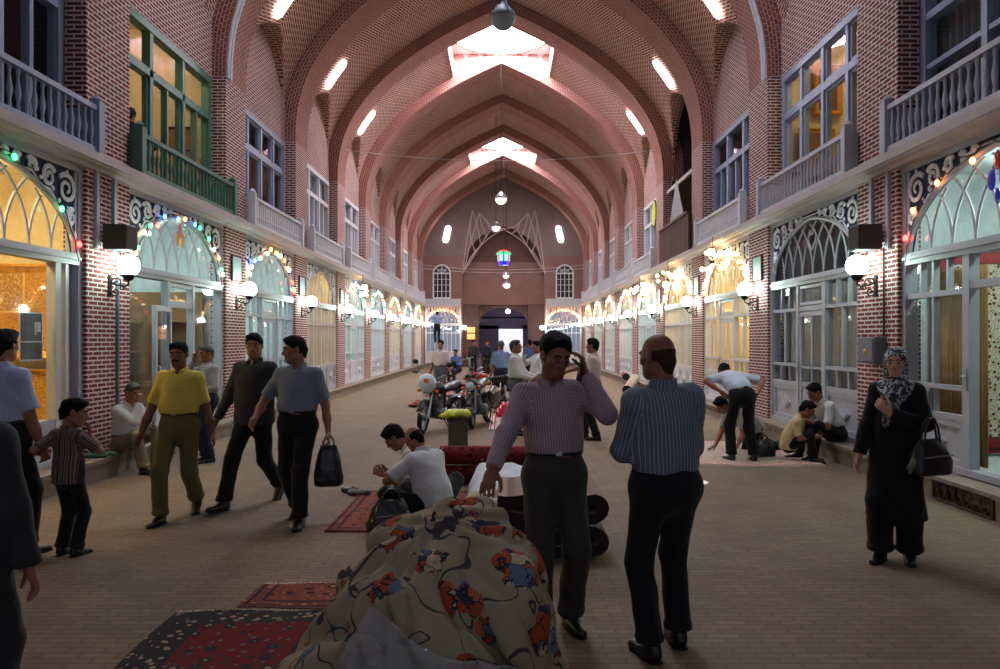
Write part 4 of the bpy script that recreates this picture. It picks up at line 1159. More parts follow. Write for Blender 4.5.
def hand_prims(w, d, pn, side, curl=.5, spread=.0, point=False):
    """wrist w, direction d, palm normal pn (the side the fingers close towards), side +1 right hand"""
    d = unit(d); pn = unit(np.array(pn, float) - (np.array(pn, float) @ d) * d); lat = np.cross(d, pn) * side    # lat points to the thumb side
    kn = w + d * .088
    P = [Cone(w - d * .01, w + d * .03, .024, .026, .015, pn, .75), Cone(w + d * .03 - lat * .012, kn - lat * .014, .026, .022, .012, pn, .62), Cone(w + d * .03 + lat * .012, kn + lat * .016, .026, .023, .012, pn, .62)]
    for i, (off, L) in enumerate(((.034, .070), (.012, .079), (-.010, .074), (-.031, .058))):
        p = kn + lat * off; dd = unit(d + lat * off * (1.2 + spread)); c = curl * (1 + .12 * i) if not (point and i == 0) else .1
        for s_, (fr, ra, rb) in enumerate(((.46, .0098, .0090), (.30, .0088, .0082), (.24, .0080, .0070))):
            ang = c * (.5 if s_ == 0 else .9); ax = np.cross(dd, pn)
            dd = unit(dd * math.cos(ang) + pn * math.sin(ang)); pnn = np.cross(ax, dd); pn_ = pn
            q = p + dd * L * fr; P.append(Cone(p, q, ra, rb, .004)); p = q
    tb = w + d * .028 + lat * .026 + pn * .004; t1 = tb + unit(d * .65 + lat * .75 + pn * .25) * .040; t2 = t1 + unit(d * .9 + lat * .25 + pn * (.25 + .4 * curl)) * .034
    t3 = t2 + unit(d * .9 + pn * (.3 + .6 * curl)) * .024
    P += [Cone(tb - d * .01, t1, .014, .0115, .012), Cone(t1, t2, .0112, .010, .004), Cone(t2, t3, .0098, .008, .004)]
    return P
SKINS = {}
def person(name, label, loc, rz, H=1.72, vox=.012, bulk=1.0, pel=(0, 0, .93), pyaw=0, ppitch=0, proll=0, pitch=0.0, yaw=0.0, roll=0.0, hyaw=0.0, hpitch=0.0, hroll=0.0,
           rw=None, lw=None, rpole=(.5, -1, -.2), lpole=(-.5, -1, -.2), rf=(.10, .0, .085), lf=(-.10, 0, .085), rfy=-.12, lfy=.12, rkp=(.12, 1, 0), lkp=(-.12, 1, 0),
           rhand=None, lhand=None, skin='skin', hair='short', hairmat='hair', shirt=None, trousers=None, sleeve='short', hem='tuck', belt=True, beltmat='leather', shoes='leather',
           moustache=False, stubble=False, collar=True, headscale=1.0, coat=None, scarf=None, toe=(0, 0), hipw=1.0, group=None, shoulder=1.0, tz=0.0, tuckdrop=.0, belly=1.0, trw=1.0):
    """local frame: +y ahead of the figure, +x its right hand. wrist and ankle targets are in that frame, metres for a 1.72 m adult"""
    sc = H / 1.72
    root = thing(name, label, 'person', loc, rz, group)
    b = bulk; Rp = rotm(pyaw, ppitch, proll); Rc = rotm(yaw, pitch, roll); pel = v3(*pel)
    waist = pel + Rp @ v3(0, -.005, .12); cx, cy, cz = Rc[:, 0], Rc[:, 1], Rc[:, 2]
    def C(x, y, z): return waist + Rc @ v3(x, y, z)
    sh = {1: C(.158 * shoulder, -.012, .316), -1: C(-.158 * shoulder, -.012, .316)}
    nb = C(0, -.018, .375); Rh = rotm(yaw * 0 + hyaw, hpitch, hroll)
    hs = headscale; hc = nb + (Rc @ v3(0, .012, .055)) + Rh @ v3(0, .022, .118) * hs
    def Hd(x, y, z): return hc + Rh @ v3(x, y, z) * hs
    hip = {1: pel + Rp @ v3(.086 * hipw, 0, -.035), -1: pel + Rp @ v3(-.088 * hipw, 0, -.035)}
    wr = {1: np.array(rw if rw is not None else (.27, .02, .80), float), -1: np.array(lw if lw is not None else (-.27, .02, .80), float)}
    el, wq, kn, an = {}, {}, {}, {}
    for s, pole in ((1, rpole), (-1, lpole)): el[s], wq[s] = ik(sh[s], wr[s], .292, .262, pole)
    for s, ft, kp in ((1, rf, rkp), (-1, lf, lkp)): kn[s], an[s] = ik(hip[s], ft, .425, .415, kp)
    # ---------- trunk
    def trunk(g, lower=True):
        P = [Ell(C(0, .0, .20), (.148 * b + g, .108 * b + g, .19 + g), Rc, .06), Cone(C(-.10, -.015, .29), C(.10, -.015, .29), .064 + g, .064 + g, .06),
             Cone(sh[1], C(.06, -.02, .30), .052 + g, .062 + g, .05), Cone(sh[-1], C(-.06, -.02, .30), .052 + g, .062 + g, .05),
             Cone(C(0, 0, .0), C(0, .005, .16), .138 * b + g, .150 * b + g, .06, cy, .78),
             Ell(waist + Rc @ v3(0, .028 * belly, .03), (.132 * b * (.5 + .5 * belly) + g, .105 * b * belly + g, .13 + g), Rc, .06),
             Cone(C(-.09, -.03, .315), nb - cz * .035, .045 + g * .6, .05 + g * .4, .05), Cone(C(.09, -.03, .315), nb - cz * .035, .045 + g * .6, .05 + g * .4, .05)]
        if lower: P += [Cone(waist, pel + Rp @ v3(0, 0, .02), .140 * b + g, .150 * b + g, .06, cy, .75), Ell(pel + Rp @ v3(0, -.02, -.02), (.150 * b * hipw + g, .118 * b + g, .12 + g), Rp, .06)]
        for p in P: p.tr = True
        return P
    # ---------- skin
    P = trunk(-.004)
    P += [Cone(nb - cz * .03, hc + Rh @ v3(0, -.03, -.04) * hs, .058, .055, .03)]
    for s in (1, -1):
        P += [Cone(sh[s], el[s], .048 * b, .040, .04), Cone(el[s], wq[s] + (el[s] - wq[s]) * .55, .041, .039, .02), Cone(wq[s] + (el[s] - wq[s]) * .55, wq[s], .039, .025, .03),
              Cone(hip[s], kn[s], .086 * b, .054, .04), Cone(kn[s], an[s] + (kn[s] - an[s]) * .62, .054, .054, .03), Cone(an[s] + (kn[s] - an[s]) * .62, an[s], .054, .036, .04), Cone(an[s], an[s] + v3(0, .04, -.03), .036, .03, .02)]
        hp = (rhand if s > 0 else lhand) or {}
        fd = unit(wq[s] - el[s]); d = hp.get('d', fd + v3(0, .12, -.05)); pn = hp.get('pn', Rc @ v3(-s * 1.0, .25, 0))
        P += hand_prims(wq[s], d, pn, s, hp.get('curl', .55), hp.get('spread', 0))
    h_ = hs
    HD = [Ell(Hd(0, -.014, .036), (.0745 * h_, .094 * h_, .084 * h_), Rh, .02), Ell(Hd(0, .026, -.032), (.058 * h_, .066 * h_, .082 * h_), Rh, .03), Ell(Hd(0, .056, -.092), (.032 * h_, .030 * h_, .024 * h_), Rh, .03),
          Cone(Hd(-.048, .006, -.062), Hd(-.02, .055, -.09), .022 * h_, .018 * h_, .03), Cone(Hd(.048, .006, -.062), Hd(.02, .055, -.09), .022 * h_, .018 * h_, .03),
          Ell(Hd(-.042, .055, -.014), (.022 * h_, .022 * h_, .018 * h_), Rh, .02), Ell(Hd(.042, .055, -.014), (.022 * h_, .022 * h_, .018 * h_), Rh, .02),
          Cone(Hd(-.036, .074, .028), Hd(.036, .074, .028), .0135 * h_, .0135 * h_, .015),
          Ell(Hd(-.031, .099, .007), (.017 * h_, .016 * h_, .010 * h_), Rh, .010, True), Ell(Hd(.031, .099, .007), (.017 * h_, .016 * h_, .010 * h_), Rh, .010, True),
          Cone(Hd(0, .086, .018), Hd(0, .110, -.026), .0085 * h_, .0125 * h_, .012), Ell(Hd(-.013, .096, -.031), (.009 * h_, .010 * h_, .008 * h_), Rh, .008), Ell(Hd(.013, .096, -.031), (.009 * h_, .010 * h_, .008 * h_), Rh, .008),
          Cone(Hd(-.018, .086, -.058), Hd(.018, .086, -.058), .0075 * h_, .0075 * h_, .008), Cone(Hd(-.016, .085, -.069), Hd(.016, .085, -.069), .0085 * h_, .0085 * h_, .008),
          Ell(Hd(0, .097, -.0635), (.021 * h_, .006 * h_, .0022 * h_), Rh, .004, True)]
    for s in (1, -1):
        HD += [Ell(Hd(s * .0765, -.008, .000), (.010 * h_, .023 * h_, .033 * h_), Rh @ rotm(s * .35, 0, 0), .008), Ell(Hd(s * .086, -.002, .002), (.006 * h_, .011 * h_, .019 * h_), Rh, .006, True)]
    V, Q = sdf_mesh(P + HD, vox); mesh_obj('body', V, Q, M[skin], root, sc)
    # ---------- face details
    shut = hpitch > .3
    for s in (1, -1):
        e = MB(); c = Vector(Hd(s * .031, .0795, .006) * sc); e.ball(c, .0102 * sc * hs, 12, 8); f = Vector(Rh @ v3(0, 1, -.1))
        e.ball(c + f * (.0058 if not shut else .001) * sc * hs, .0064 * sc * hs, 8, 6, m=1); 
        if shut: e.tube([Vector(Hd(s * x, y, z) * sc) for x, y, z in ((.018, .0885, .0), (.031, .0925, -.004), (.044, .0865, -.001))], .0016 * sc * hs, 5, m=1)
        e.build('eye', [M[skin] if shut else M['eyewhite'], M['iris']], root, smooth=2)
        br = MB(); br.tube([Vector(Hd(s * x, y, z) * sc) for x, y, z in ((.012, .092, .028), (.028, .092, .034), (.044, .082, .030), (.054, .070, .022))], [.0036 * hs, .0046 * hs, .0042 * hs, .002 * hs], 6)
        br.build('eyebrow', M[hairmat if hairmat != 'hairgrey' else 'hair'], root, smooth=2)
    if moustache:
        mo = MB(); mo.tube([Vector(Hd(x, y, z) * sc) for x, y, z in ((-.034, .078, -.062), (-.02, .095, -.048), (0, .100, -.044), (.02, .095, -.048), (.034, .078, -.062))], [.004, .0085, .0085, .0085, .004], 7)
        mo.build('moustache', M[hairmat], root, smooth=2)
    # ---------- hair
    if hair and scarf is None:
        hv = min(vox, .010); pl = lambda y0, z0, y1, z1: (Hd(0, y0, z0), Rh @ v3(0, (z1 - z0), -(y1 - y0)))
        if hair == 'bald':
            HP = [Ell(Hd(0, -.016, .030), (.0772 * h_, .0968 * h_, .086 * h_), Rh, .02), Cone(Hd(0, -.07, -.03), Hd(0, -.055, -.075), .048 * h_, .040 * h_, .02)]
            cuts = [(Hd(0, 0, .026), Rh @ v3(0, .10, 1)), (Hd(0, .020, 0), Rh @ v3(0, 1, .1)), (Hd(0, 0, -.085), Rh @ v3(0, .2, -1)), (Hd(0, .03, -.02), Rh @ v3(0, 1, -.9))]
        else:
            t_ = {'short': .010, 'full': .017, 'thin': .006, 'boy': .013}[hair]; q = .006 if hair == 'full' else 0
            HP = [Ell(Hd(0, -.014, .038 + q), (.0765 * h_ + t_ * .8, .096 * h_ + t_, .086 * h_ + t_), Rh, .02), Ell(Hd(.012, .052, .092 + q), (.052 * h_, .044 * h_, .022 * h_ + t_ * .5), Rh, .03),
                  Cone(Hd(0, -.075, -.01), Hd(0, -.062, -.07), .048 * h_, .040 * h_, .02)]
            for s in (1, -1): HP.append(Ell(Hd(s * .070, .018, .012), (.012 * h_, .014 * h_, .034 * h_), Rh, .01))
            z0 = .074 if hair != 'boy' else .055
            cuts = [(Hd(0, .090, z0), Rh @ v3(0, .165, -.105)), (Hd(0, 0, -.088), Rh @ v3(0, .3, -1))]
            cuts = [(Hd(0, .064, .064 if hair == 'full' else .040), Rh @ v3(.25, 1, -.50)), (Hd(0, 0, -.088), Rh @ v3(0, .3, -1)), (Hd(0, .012, .004), Rh @ v3(0, .86, -.95))]
        ears = [Ell(Hd(s * .083, -.006, -.004), (.022 * h_, .027 * h_, .034 * h_), Rh, .006, True) for s in (1, -1)]
        V, Q = sdf_mesh(HP + ears, hv, cuts, noise=.0065 if hair != 'bald' else .0012, nf=1.9, seed=loc[0] * 5); mesh_obj('hair', V, Q, M[hairmat], root, sc)
    # ---------- trousers
    if trousers:
        TP = [Ell(pel + Rp @ v3(0, -.012, -.02), (.160 * b * hipw + .004, .128 * b + .006, .13), Rp, .05), Cone(waist + Rp @ v3(0, .01 * belly, .02), pel, .146 * b * (.6 + .4 * belly) + .012, .155 * b + .012, .05, Rp[:, 1], .78)]
        for s in (1, -1):
            cuff = an[s] + (kn[s] - an[s]) * .02
            TP += nocut([Cone(hip[s], kn[s], .091 * b * trw, .074 * trw, .05), Cone(kn[s], cuff, .075 * trw, .070 * trw, .03, flat=2)])
            TP += nocut([Ell(cuff + (kn[s] - an[s]) * .05 + v3(0, .012, 0), (.071 * trw, .077 * trw, .03), None, .03)])
        top = waist + Rp @ v3(0, 0, .015)
        V, Q = sdf_mesh(TP, vox, [(top, Rp[:, 2])], noise=.0045, nf=.9, seed=loc[1]); mesh_obj('trousers', V, Q, trousers, root, sc, limb_uv(TP))
    # ---------- shirt / jacket
    if shirt:
        g = .012; SPm = trunk(g, lower=(hem != 'tuck'))
        if hem == 'tuck': SPm += [Cone(C(0, .006, .05), waist + Rp @ v3(0, .004, -.02), .146 * b * (.6 + .4 * belly) + g, .146 * b * (.6 + .4 * belly) + .006, .05, cy, .80)]; SPm[-1].tr = True
        if hem in ('out', 'jacket'):
            dz = -.16 if hem == 'out' else -.24
            SPm += [Cone(waist, pel + Rp @ v3(0, -.005, dz), .150 * b + g, .172 * b * hipw + g + .012, .05, Rp[:, 1], .80)]; SPm[-1].tr = True
        for s in (1, -1):
            if sleeve == 'long':
                SPm += nocut([Cone(sh[s], el[s], .062 * b + .004, .057 * b, .04), Cone(el[s], wq[s] + (el[s] - wq[s]) * .04, .057 * b, .044 if hem != 'jacket' else .050, .025, flat=2)])
            elif sleeve == 'rolled':
                SPm += nocut([Cone(sh[s], el[s], .062 * b + .004, .056 * b, .04), Cone(el[s], wq[s] + (el[s] - wq[s]) * .55, .056 * b, .050, .02, flat=2)])
            else:
                SPm += nocut([Cone(sh[s], el[s] + (sh[s] - el[s]) * .14, .060 * b + .004, .064 * b, .04, flat=2)])
        if hem == 'tuck': cuts = [(waist + Rp @ v3(0, 0, -.012 - tuckdrop), -Rp[:, 2])]
        else: cuts = [(pel + Rp @ v3(0, 0, -.10 if hem == 'out' else -.20), -Rp[:, 2])]
        nk = Cone(nb + cz * .004, nb + cz * .16 + cy * .06, .078, .09, .012, flat=1, sub=True); SPm.append(nk)
        nk.nocut = True
        V, Q = sdf_mesh(SPm, vox, cuts, noise=.005, nf=1.0, seed=loc[0] * 3); so = mesh_obj('shirt' if hem != 'jacket' else 'jacket', V, Q, shirt, root, sc, limb_uv(SPm, (waist, Rc)))
        if collar:
            CP = [Cone(nb - cz * .02 + cy * .006, nb + cz * .060 - cy * .006, .086, .070, .01, flat=3)]
            for s in (1, -1): CP.append(Ell(nb + Rc @ v3(s * .036, .074, .004), (.024, .012, .040), Rc @ rotm(0, -.45, s * .55), .010))
            CP.append(Ell(nb + Rc @ v3(0, .088, .022), (.019, .05, .05), Rc, .008, True))
            V, Q = sdf_mesh(CP, min(vox, .009), [(nb + cz * .058, cz * 1.0 + cy * .45)]); mesh_obj('collar', V, Q, shirt, so, sc, limb_uv(CP))
    if coat: coat(locals())
    if scarf: scarf(locals())
    if belt and trousers and hem == 'tuck' and coat is None:
        BP = [Cone(waist + Rp @ v3(0, .012 * belly, .02), pel, .146 * b * (.6 + .4 * belly) + .019, .155 * b + .019, .05, Rp[:, 1], .79)]
        V, Q = sdf_mesh(BP, min(vox, .009), [(waist + Rp @ v3(0, 0, .012), Rp[:, 2]), (waist + Rp @ v3(0, 0, -.026), -Rp[:, 2])]); bo = mesh_obj('belt', V, Q, M[beltmat], root, sc)
        bk = MB(); c = waist + Rp @ v3(0, .79 * (.15 * b * (.6 + .4 * belly) + .022) + .012 * belly, -.007); bk.obox(Matrix.Translation(Vector(c * sc)) @ Matrix(Rp.tolist()).to_4x4(), .036 * sc, .010 * sc, .030 * sc); bk.build('buckle', M['steel'], bo, smooth=0)
    # ---------- shoes
    if shoes:
        for s, fy, tp in ((1, rfy, toe[0]), (-1, lfy, toe[1])):
            R = rotm(fy, 0, 0); R = R @ rotm(0, tp, 0); A = an[s]
            def Sx(x, y, z): return A + R @ v3(x, y, z)
            FP = [Cone(Sx(0, -.035, -.045), Sx(0, .05, -.05), .040, .040, .03, R[:, 0], .92), Cone(Sx(0, .05, -.05), Sx(s * .008, .165, -.062), .043, .036, .03, R[:, 2], .75), Cone(Sx(0, -.02, .0), Sx(0, .0, -.04), .042, .044, .03)]
            V, Q = sdf_mesh(FP, min(vox, .010), [(Sx(0, 0, -.083), -R[:, 2]), (Sx(0, 0, .012), R[:, 2])]); fo = mesh_obj('shoe', V, Q, M[shoes], root, sc)
            so_ = MB(); pts = [(-.036, -.06), (-.042, 0), (-.040, .08), (-.044 + s * .006, .14), (-.02 + s * .008, .196), (.02 + s * .008, .198), (.044 + s * .006, .14), (.040, .08), (.042, 0), (.036, -.06), (0, -.076)]
            so_.prism(pts, lambda a, c, d: Vector(Sx(a, c, d) * sc), -.085, -.074); so_.build('sole', M['sole' if shoes == 'trainer' else 'rubber'], fo, smooth=0)
    return root
# ------------------------------------------------------------------ the people
CL = dict(yellow=cloth('yellow knit', (204, 184, 82)), olive=cloth('olive twill', (106, 94, 58)), dark=cloth('charcoal shirt', (44, 44, 48)), black=cloth('black trousers', (22, 22, 25)),
          greyblue=cloth('grey blue shirt', (116, 124, 136)), mauve=cloth('mauve striped shirt', (142, 118, 122), (174, 152, 154), .017, .3), darkolive=cloth('dark olive trousers', (58, 54, 48)),
          bluestripe=cloth('blue striped shirt', (92, 99, 110), (146, 154, 166), .022, .18), sky=cloth('pale blue striped shirt', (176, 184, 206), (128, 140, 172), .012, .35),
          boy=cloth('brown striped shirt', (86, 70, 64), (140, 112, 100), .03, .3, cross=(46, 40, 44)), suit=cloth('dark grey suit', (44, 44, 46)), white=cloth('white shirt', (206, 204, 202)),
          whiteblue=cloth('bluish white shirt', (192, 200, 214)), greyplaid=cloth('grey checked shirt', (164, 160, 158), (120, 118, 118), .03, .25), jeans=cloth('dark blue jeans', (34, 38, 54)),
          beige=cloth('beige trousers', (132, 116, 92)), coat=cloth('black coat', (17, 17, 20)), pinkish=cloth('pale pink shirt', (206, 188, 184), (180, 156, 156), .02, .2), cream=cloth('cream shirt', (200, 178, 134)),
          blue=cloth('blue shirt', (70, 96, 150)), grey=cloth('grey trousers', (96, 96, 104)), bluegrey=cloth('light blue shirt', (120, 142, 176)))
person('person', 'man in yellow polo shirt and olive trousers walking towards the camera', (-2.90, 7.05, 0), PI + .06, 1.69, .011, 1.0, (0, 0, .905), rw=(.33, .08, .80), lw=(-.29, -.06, .80), rf=(.10, .20, .085), lf=(-.07, -.27, .15), toe=(0, .55),
       shirt=CL['yellow'], trousers=CL['olive'], moustache=True, hpitch=.08, skin='skindark', belly=1.12, trw=1.02)
person('person', 'man in charcoal long sleeved shirt striding beside the man with the bag', (-2.40, 7.65, 0), PI - .30, 1.78, .011, 1.08, (0, 0, .90), rw=(.31, .16, .84), lw=(-.26, -.14, .82), rf=(.12, .30, .085), lf=(-.06, -.34, .15), toe=(-.1, .6),
       shirt=CL['dark'], trousers=CL['black'], sleeve='long', hem='out', hyaw=.45, hpitch=.1, yaw=.1)
person('person', 'man in grey blue short sleeved shirt carrying a black plastic bag', (-1.76, 6.95, 0), PI - .12, 1.735, .010, 1.05, (0, 0, .91), rw=(.34, .16, .95), lw=(-.30, .02, .82), rpole=(.6, -1, -.1), rf=(.07, -.18, .10), lf=(-.10, .20, .085), toe=(.3, 0),
       shirt=CL['greyblue'], trousers=CL['black'], hyaw=-.95, hpitch=.12, lhand=dict(curl=1.2), belly=1.05)
person('person', 'man in grey checked shirt phoning behind the man in yellow', (-3.92, 10.3, 0), PI * .72, 1.62, .014, 1.0, rw=(.12, .16, 1.48), rpole=(.7, .2, -1), lw=(-.18, .24, 1.04), lpole=(-.6, -1, -.3), shirt=CL['greyplaid'], trousers=CL['jeans'], sleeve='long', shoes='trainer', hyaw=.2, hairmat='hairgrey', hpitch=.2,
       rhand=dict(d=(-.1, -.1, 1), pn=(-1, -.2, 0), curl=.9))
person('person', 'man in pale blue striped shirt at the left edge, holding the boy by the hand', (-3.68, 5.75, 0), -.25, 1.76, .011, 1.12, rw=(.22, .13, .80), lw=(-.27, .0, .8), shirt=CL['sky'], trousers=CL['black'], hyaw=.2, rf=(.1, .1, .085), lf=(-.1, -.1, .085), rhand=dict(curl=.9, pn=(-1, .2, 0)))
person('person', 'small boy in brown striped shirt held by the hand, seen from behind', (-3.24, 5.85, 0), -.28, 1.18, .009, .98, headscale=1.32, lw=(-.36, -.05, 1.15), lpole=(-.3, -1, -.6), rw=(.10, .20, 1.36), rpole=(.8, -.2, -.8), shirt=CL['boy'], trousers=CL['black'], hem='out', hyaw=-.85, hpitch=.25, hair='boy', sleeve='short',
       lhand=dict(d=(-.3, .1, .8), pn=(1, 0, 0), curl=.7), rhand=dict(d=(-.3, .1, 1), pn=(-.4, -1, 0), curl=.8), shoulder=.95)
person('person', 'person in dark grey suit jacket cut off by the lower left edge', (-1.97, 2.95, 0), 0, 1.62, .010, 1.08, rw=(.27, .06, .71), lw=(-.27, 0, .72), shirt=CL['suit'], trousers=CL['suit'], sleeve='long', hem='jacket', skin='skin', hairmat='hairgrey', rhand=dict(pn=(-.7, -.7, 0), curl=.6))
person('person', 'man in white shirt sitting against the left brick pier, hand at his mouth', (-4.74, 9.65, 0), -PI * .62, 1.70, .014, 1.0, (0, 0, .37), pitch=.25, rw=(.04, .30, .90), rpole=(.5, -.3, -1), lw=(-.08, .42, .60), lpole=(-.6, -.3, -.6), rf=(.11, .46, .085), lf=(-.11, .42, .085), rkp=(.2, .3, 1), lkp=(-.2, .3, 1),
       shirt=CL['white'], trousers=CL['beige'], sleeve='long', hairmat='hairgrey', hpitch=.25, rhand=dict(d=(-.1, .1, 1), pn=(0, -1, 0), curl=1.0))
person('person', 'balding man in white shirt sitting on the floor on the orange kilim, back turned', (-.50, 6.95, 0), .85, 1.70, .010, 1.08, (0, 0, .16), ppitch=.1, pitch=.42, lw=(-.16, .42, .38), lpole=(-.9, -.2, -.3), rw=(.14, .42, .36), rf=(.16, .36, .09), lf=(-.16, .38, .09), rkp=(1, .5, .5), lkp=(-1, .5, .5), rfy=1.0, lfy=-1.0, toe=(.3, .3),
       shirt=CL['white'], trousers=CL['black'], hair='bald', hpitch=.75, lhand=dict(d=(.3, .8, -.5), curl=.7), belt=False, hem='out')
person('person', 'dark haired man bent over in profile behind the balding man on the kilim', (-.62, 7.55, 0), PI / 2 + .05, 1.70, .011, 1.0, (0, 0, .16), pitch=.62, lw=(-.12, .44, .36), rw=(.12, .44, .36), rf=(.16, .36, .09), lf=(-.16, .36, .09), rkp=(1, .5, .5), lkp=(-1, .5, .5), rfy=.9, lfy=-.9, toe=(.3, .3), shirt=CL['white'], trousers=CL['grey'], hair='full', hpitch=.75, belt=False, hem='out')
mauve_at = Vector((.45, 4.36, 0))
person('person', 'man in mauve striped shirt on the telephone, hand resting on the carpet bundle', mauve_at, PI + .12, 1.73, .0075, 1.0, (0, 0, .925), pitch=.10, roll=.07, rw=(.42, .41, .955), rpole=(.7, -.8, .1), lw=(-.155, .135, 1.475), lpole=(-.32, .30, -1), rf=(.10, .06, .085), lf=(-.10, -.02, .085),
       shirt=CL['mauve'], trousers=CL['darkolive'], sleeve='long', hair='full', hyaw=.28, hpitch=.32, hroll=-.05, skin='skindark', rhand=dict(d=(.25, .55, -.55), pn=(-.15, -.45, -1), curl=.35, spread=.3), lhand=dict(d=(.22, -.05, 1), pn=(1, -.1, -.1), curl=.75), trw=1.06)
person('person', 'balding man in blue striped shirt and black trousers, back turned, arms folded', (1.02, 4.0, 0), .22, 1.72, .008, 1.10, (0, 0, .925), roll=-.06, rw=(.02, .27, 1.10), rpole=(.6, -.3, -1), lw=(-.04, .30, 1.14), lpole=(-.6, -.3, -1), rf=(.12, .10, .085), lf=(-.10, -.04, .085), shirt=CL['bluestripe'], trousers=CL['black'], sleeve='long', hair='bald', hairmat='hairthin', hyaw=.42, hpitch=.1,
       skin='skindark', tuckdrop=.05, lhand=dict(d=(1, .2, .1), pn=(0, -1, 0)), rhand=dict(d=(-1, .2, .1), pn=(0, -1, 0)), trw=1.0)
def long_coat(L):
    C, pel, Rp, waist, sh, el, wq, b, nb, cz, cy, vox, root, sc = (L[k] for k in ('C', 'pel', 'Rp', 'waist', 'sh', 'el', 'wq', 'b', 'nb', 'cz', 'cy', 'vox', 'root', 'sc'))
    P = L['trunk'](.014) + [Cone(waist, pel + v3(0, 0, -.62), .160 * b, .235, .06, Rp[:, 1], .9)]
    for s in (1, -1): P += [Cone(sh[s], el[s], .064, .060, .04), Cone(el[s], wq[s] + (el[s] - wq[s]) * .05, .060, .054, .03, flat=2)]
    V, Q = sdf_mesh(P, vox, [(pel + v3(0, 0, -.585), (0, 0, -1))], noise=.007, nf=.7); mesh_obj('coat', V, Q, CL['coat'], root, sc)
def head_scarf(L):
    Hd, Rh, nb, C, sc, vox, root, Rc = (L[k] for k in ('Hd', 'Rh', 'nb', 'C', 'sc', 'vox', 'root', 'Rc'))
    m, nt, bs = newmat('black and white printed scarf'); tc = N(nt, 'ShaderNodeTexCoord'); ns = N(nt, 'ShaderNodeTexNoise', i_Scale=16.0, i_Detail=2.0, i_Distortion=2.5); nt.links.new(tc.outputs['Object'], ns.inputs['Vector'])
    nt.links.new(ramp(nt, ns.outputs[0], [(.0, (.012, .012, .016, 1)), (.53, (.012, .012, .016, 1)), (.56, (.55, .56, .6, 1)), (.64, (.5, .5, .55, 1)), (.67, (.02, .02, .03, 1))]), bs.inputs['Base Color']); bs.inputs['Roughness'].default_value = .6
    P = [Ell(Hd(0, -.018, .036), (.090, .108, .100), Rh, .03), Ell(Hd(0, -.02, -.05), (.088, .085, .10), Rh, .04), Cone(Hd(0, .01, -.10), C(0, .03, .30), .075, .125, .05, Rc[:, 1], .9), Cone(C(-.10, .0, .33), C(.10, .0, .33), .07, .07, .05),
         Cone(C(.03, .10, .30), C(.06, .135, .05), .045, .03, .03), Cone(C(-.02, .10, .30), C(.0, .14, .10), .04, .03, .03),
         Ell(Hd(0, .10, -.018), (.058, .085, .085), Rh, .012, True)]
    V, Q = sdf_mesh(P, .009, noise=.004, nf=1.2); mesh_obj('headscarf', V, Q, m, root, sc)
person('person', 'woman in long black coat and black and white headscarf standing on the right', (3.16, 5.75, 0), PI - .60, 1.62, .0095, .92, shoulder=.88, rw=(.27, .10, .79), lw=(.02, .20, 1.20), lpole=(-1, -.1, -.6), shirt=None, trousers=CL['coat'], coat=long_coat, scarf=head_scarf, hyaw=.0, hpitch=.05, skin='skinpale', hair=None, trw=1.35, rf=(.10, .10, .085), lf=(-.10, 0, .085),
       lhand=dict(d=(.7, .2, .7), pn=(0, -1, .2), curl=.9))
person('person', 'man in white shirt bending forward over the pale rug, seen from behind', (3.44, 10.4, 0), .12, 1.72, .013, 1.0, (0, 0, .92), ppitch=.65, pitch=1.22, lw=(-.26, .10, .96), lpole=(-1, .1, .25), rw=(.28, .06, .97), rpole=(1, .1, .2), rf=(.15, -.05, .085), lf=(-.13, .05, .085), shirt=CL['whiteblue'], trousers=CL['black'], sleeve='short', hpitch=1.0, tuckdrop=.12)
person('person', 'man crouching on the pale rug and leaning on his hands', (3.90, 11.35, 0), PI / 2 + .35, 1.70, .014, 1.0, (0, 0, .36), ppitch=.7, pitch=1.12, rw=(.16, .56, .10), lw=(-.30, .52, .12), rf=(.12, -.36, .10), lf=(-.12, -.36, .10), rkp=(.1, 1, -.6), lkp=(-.1, 1, -.6), toe=(1.2, 1.2), shirt=CL['greyplaid'], trousers=CL['black'], hpitch=.8, hem='out', hair='full',
       rhand=dict(d=(0, .9, -.4), pn=(0, -.3, -1), curl=.2), lhand=dict(d=(0, .9, -.4), pn=(0, -.3, -1), curl=.2))
person('person', 'man in white shirt and black trousers sitting on the right plinth, leaning forward', (4.84, 10.65, 0), PI / 2 + .22, 1.72, .013, 1.0, (0, 0, .37), ppitch=.2, pitch=.62, lw=(-.10, .50, .55), rw=(.10, .50, .52), rf=(.12, .50, .085), lf=(-.12, .44, .085), rkp=(.2, .3, 1), lkp=(-.2, .3, 1), shirt=CL['white'], trousers=CL['black'], sleeve='short', hpitch=.45, hair='full', hyaw=.1)
person('person', 'child in cream shirt huddled against the man sitting on the right plinth', (4.12, 10.45, 0), -PI / 2 - .45, 1.36, .012, 1.0, (0, 0, .30), headscale=1.2, ppitch=.1, pitch=.5, rw=(.12, .42, .45), lw=(-.12, .42, .48), rf=(.12, .40, .085), lf=(-.12, .36, .085), rkp=(.2, .3, 1), lkp=(-.2, .3, 1), shirt=CL['cream'], trousers=CL['black'], hpitch=.5, hair='boy', hem='out')
person('person', 'man in pale pink shirt standing side on and pointing left, before the rolled carpets', (1.63, 12.65, 0), PI / 2 - .35, 1.70, .014, 1.0, rw=(.12, .50, 1.14), rpole=(.3, -.4, -1), lw=(-.24, .06, .80), rf=(.10, .16, .085), lf=(-.10, -.10, .085), shirt=CL['pinkish'], trousers=CL['black'], hair='full', tuckdrop=.02)
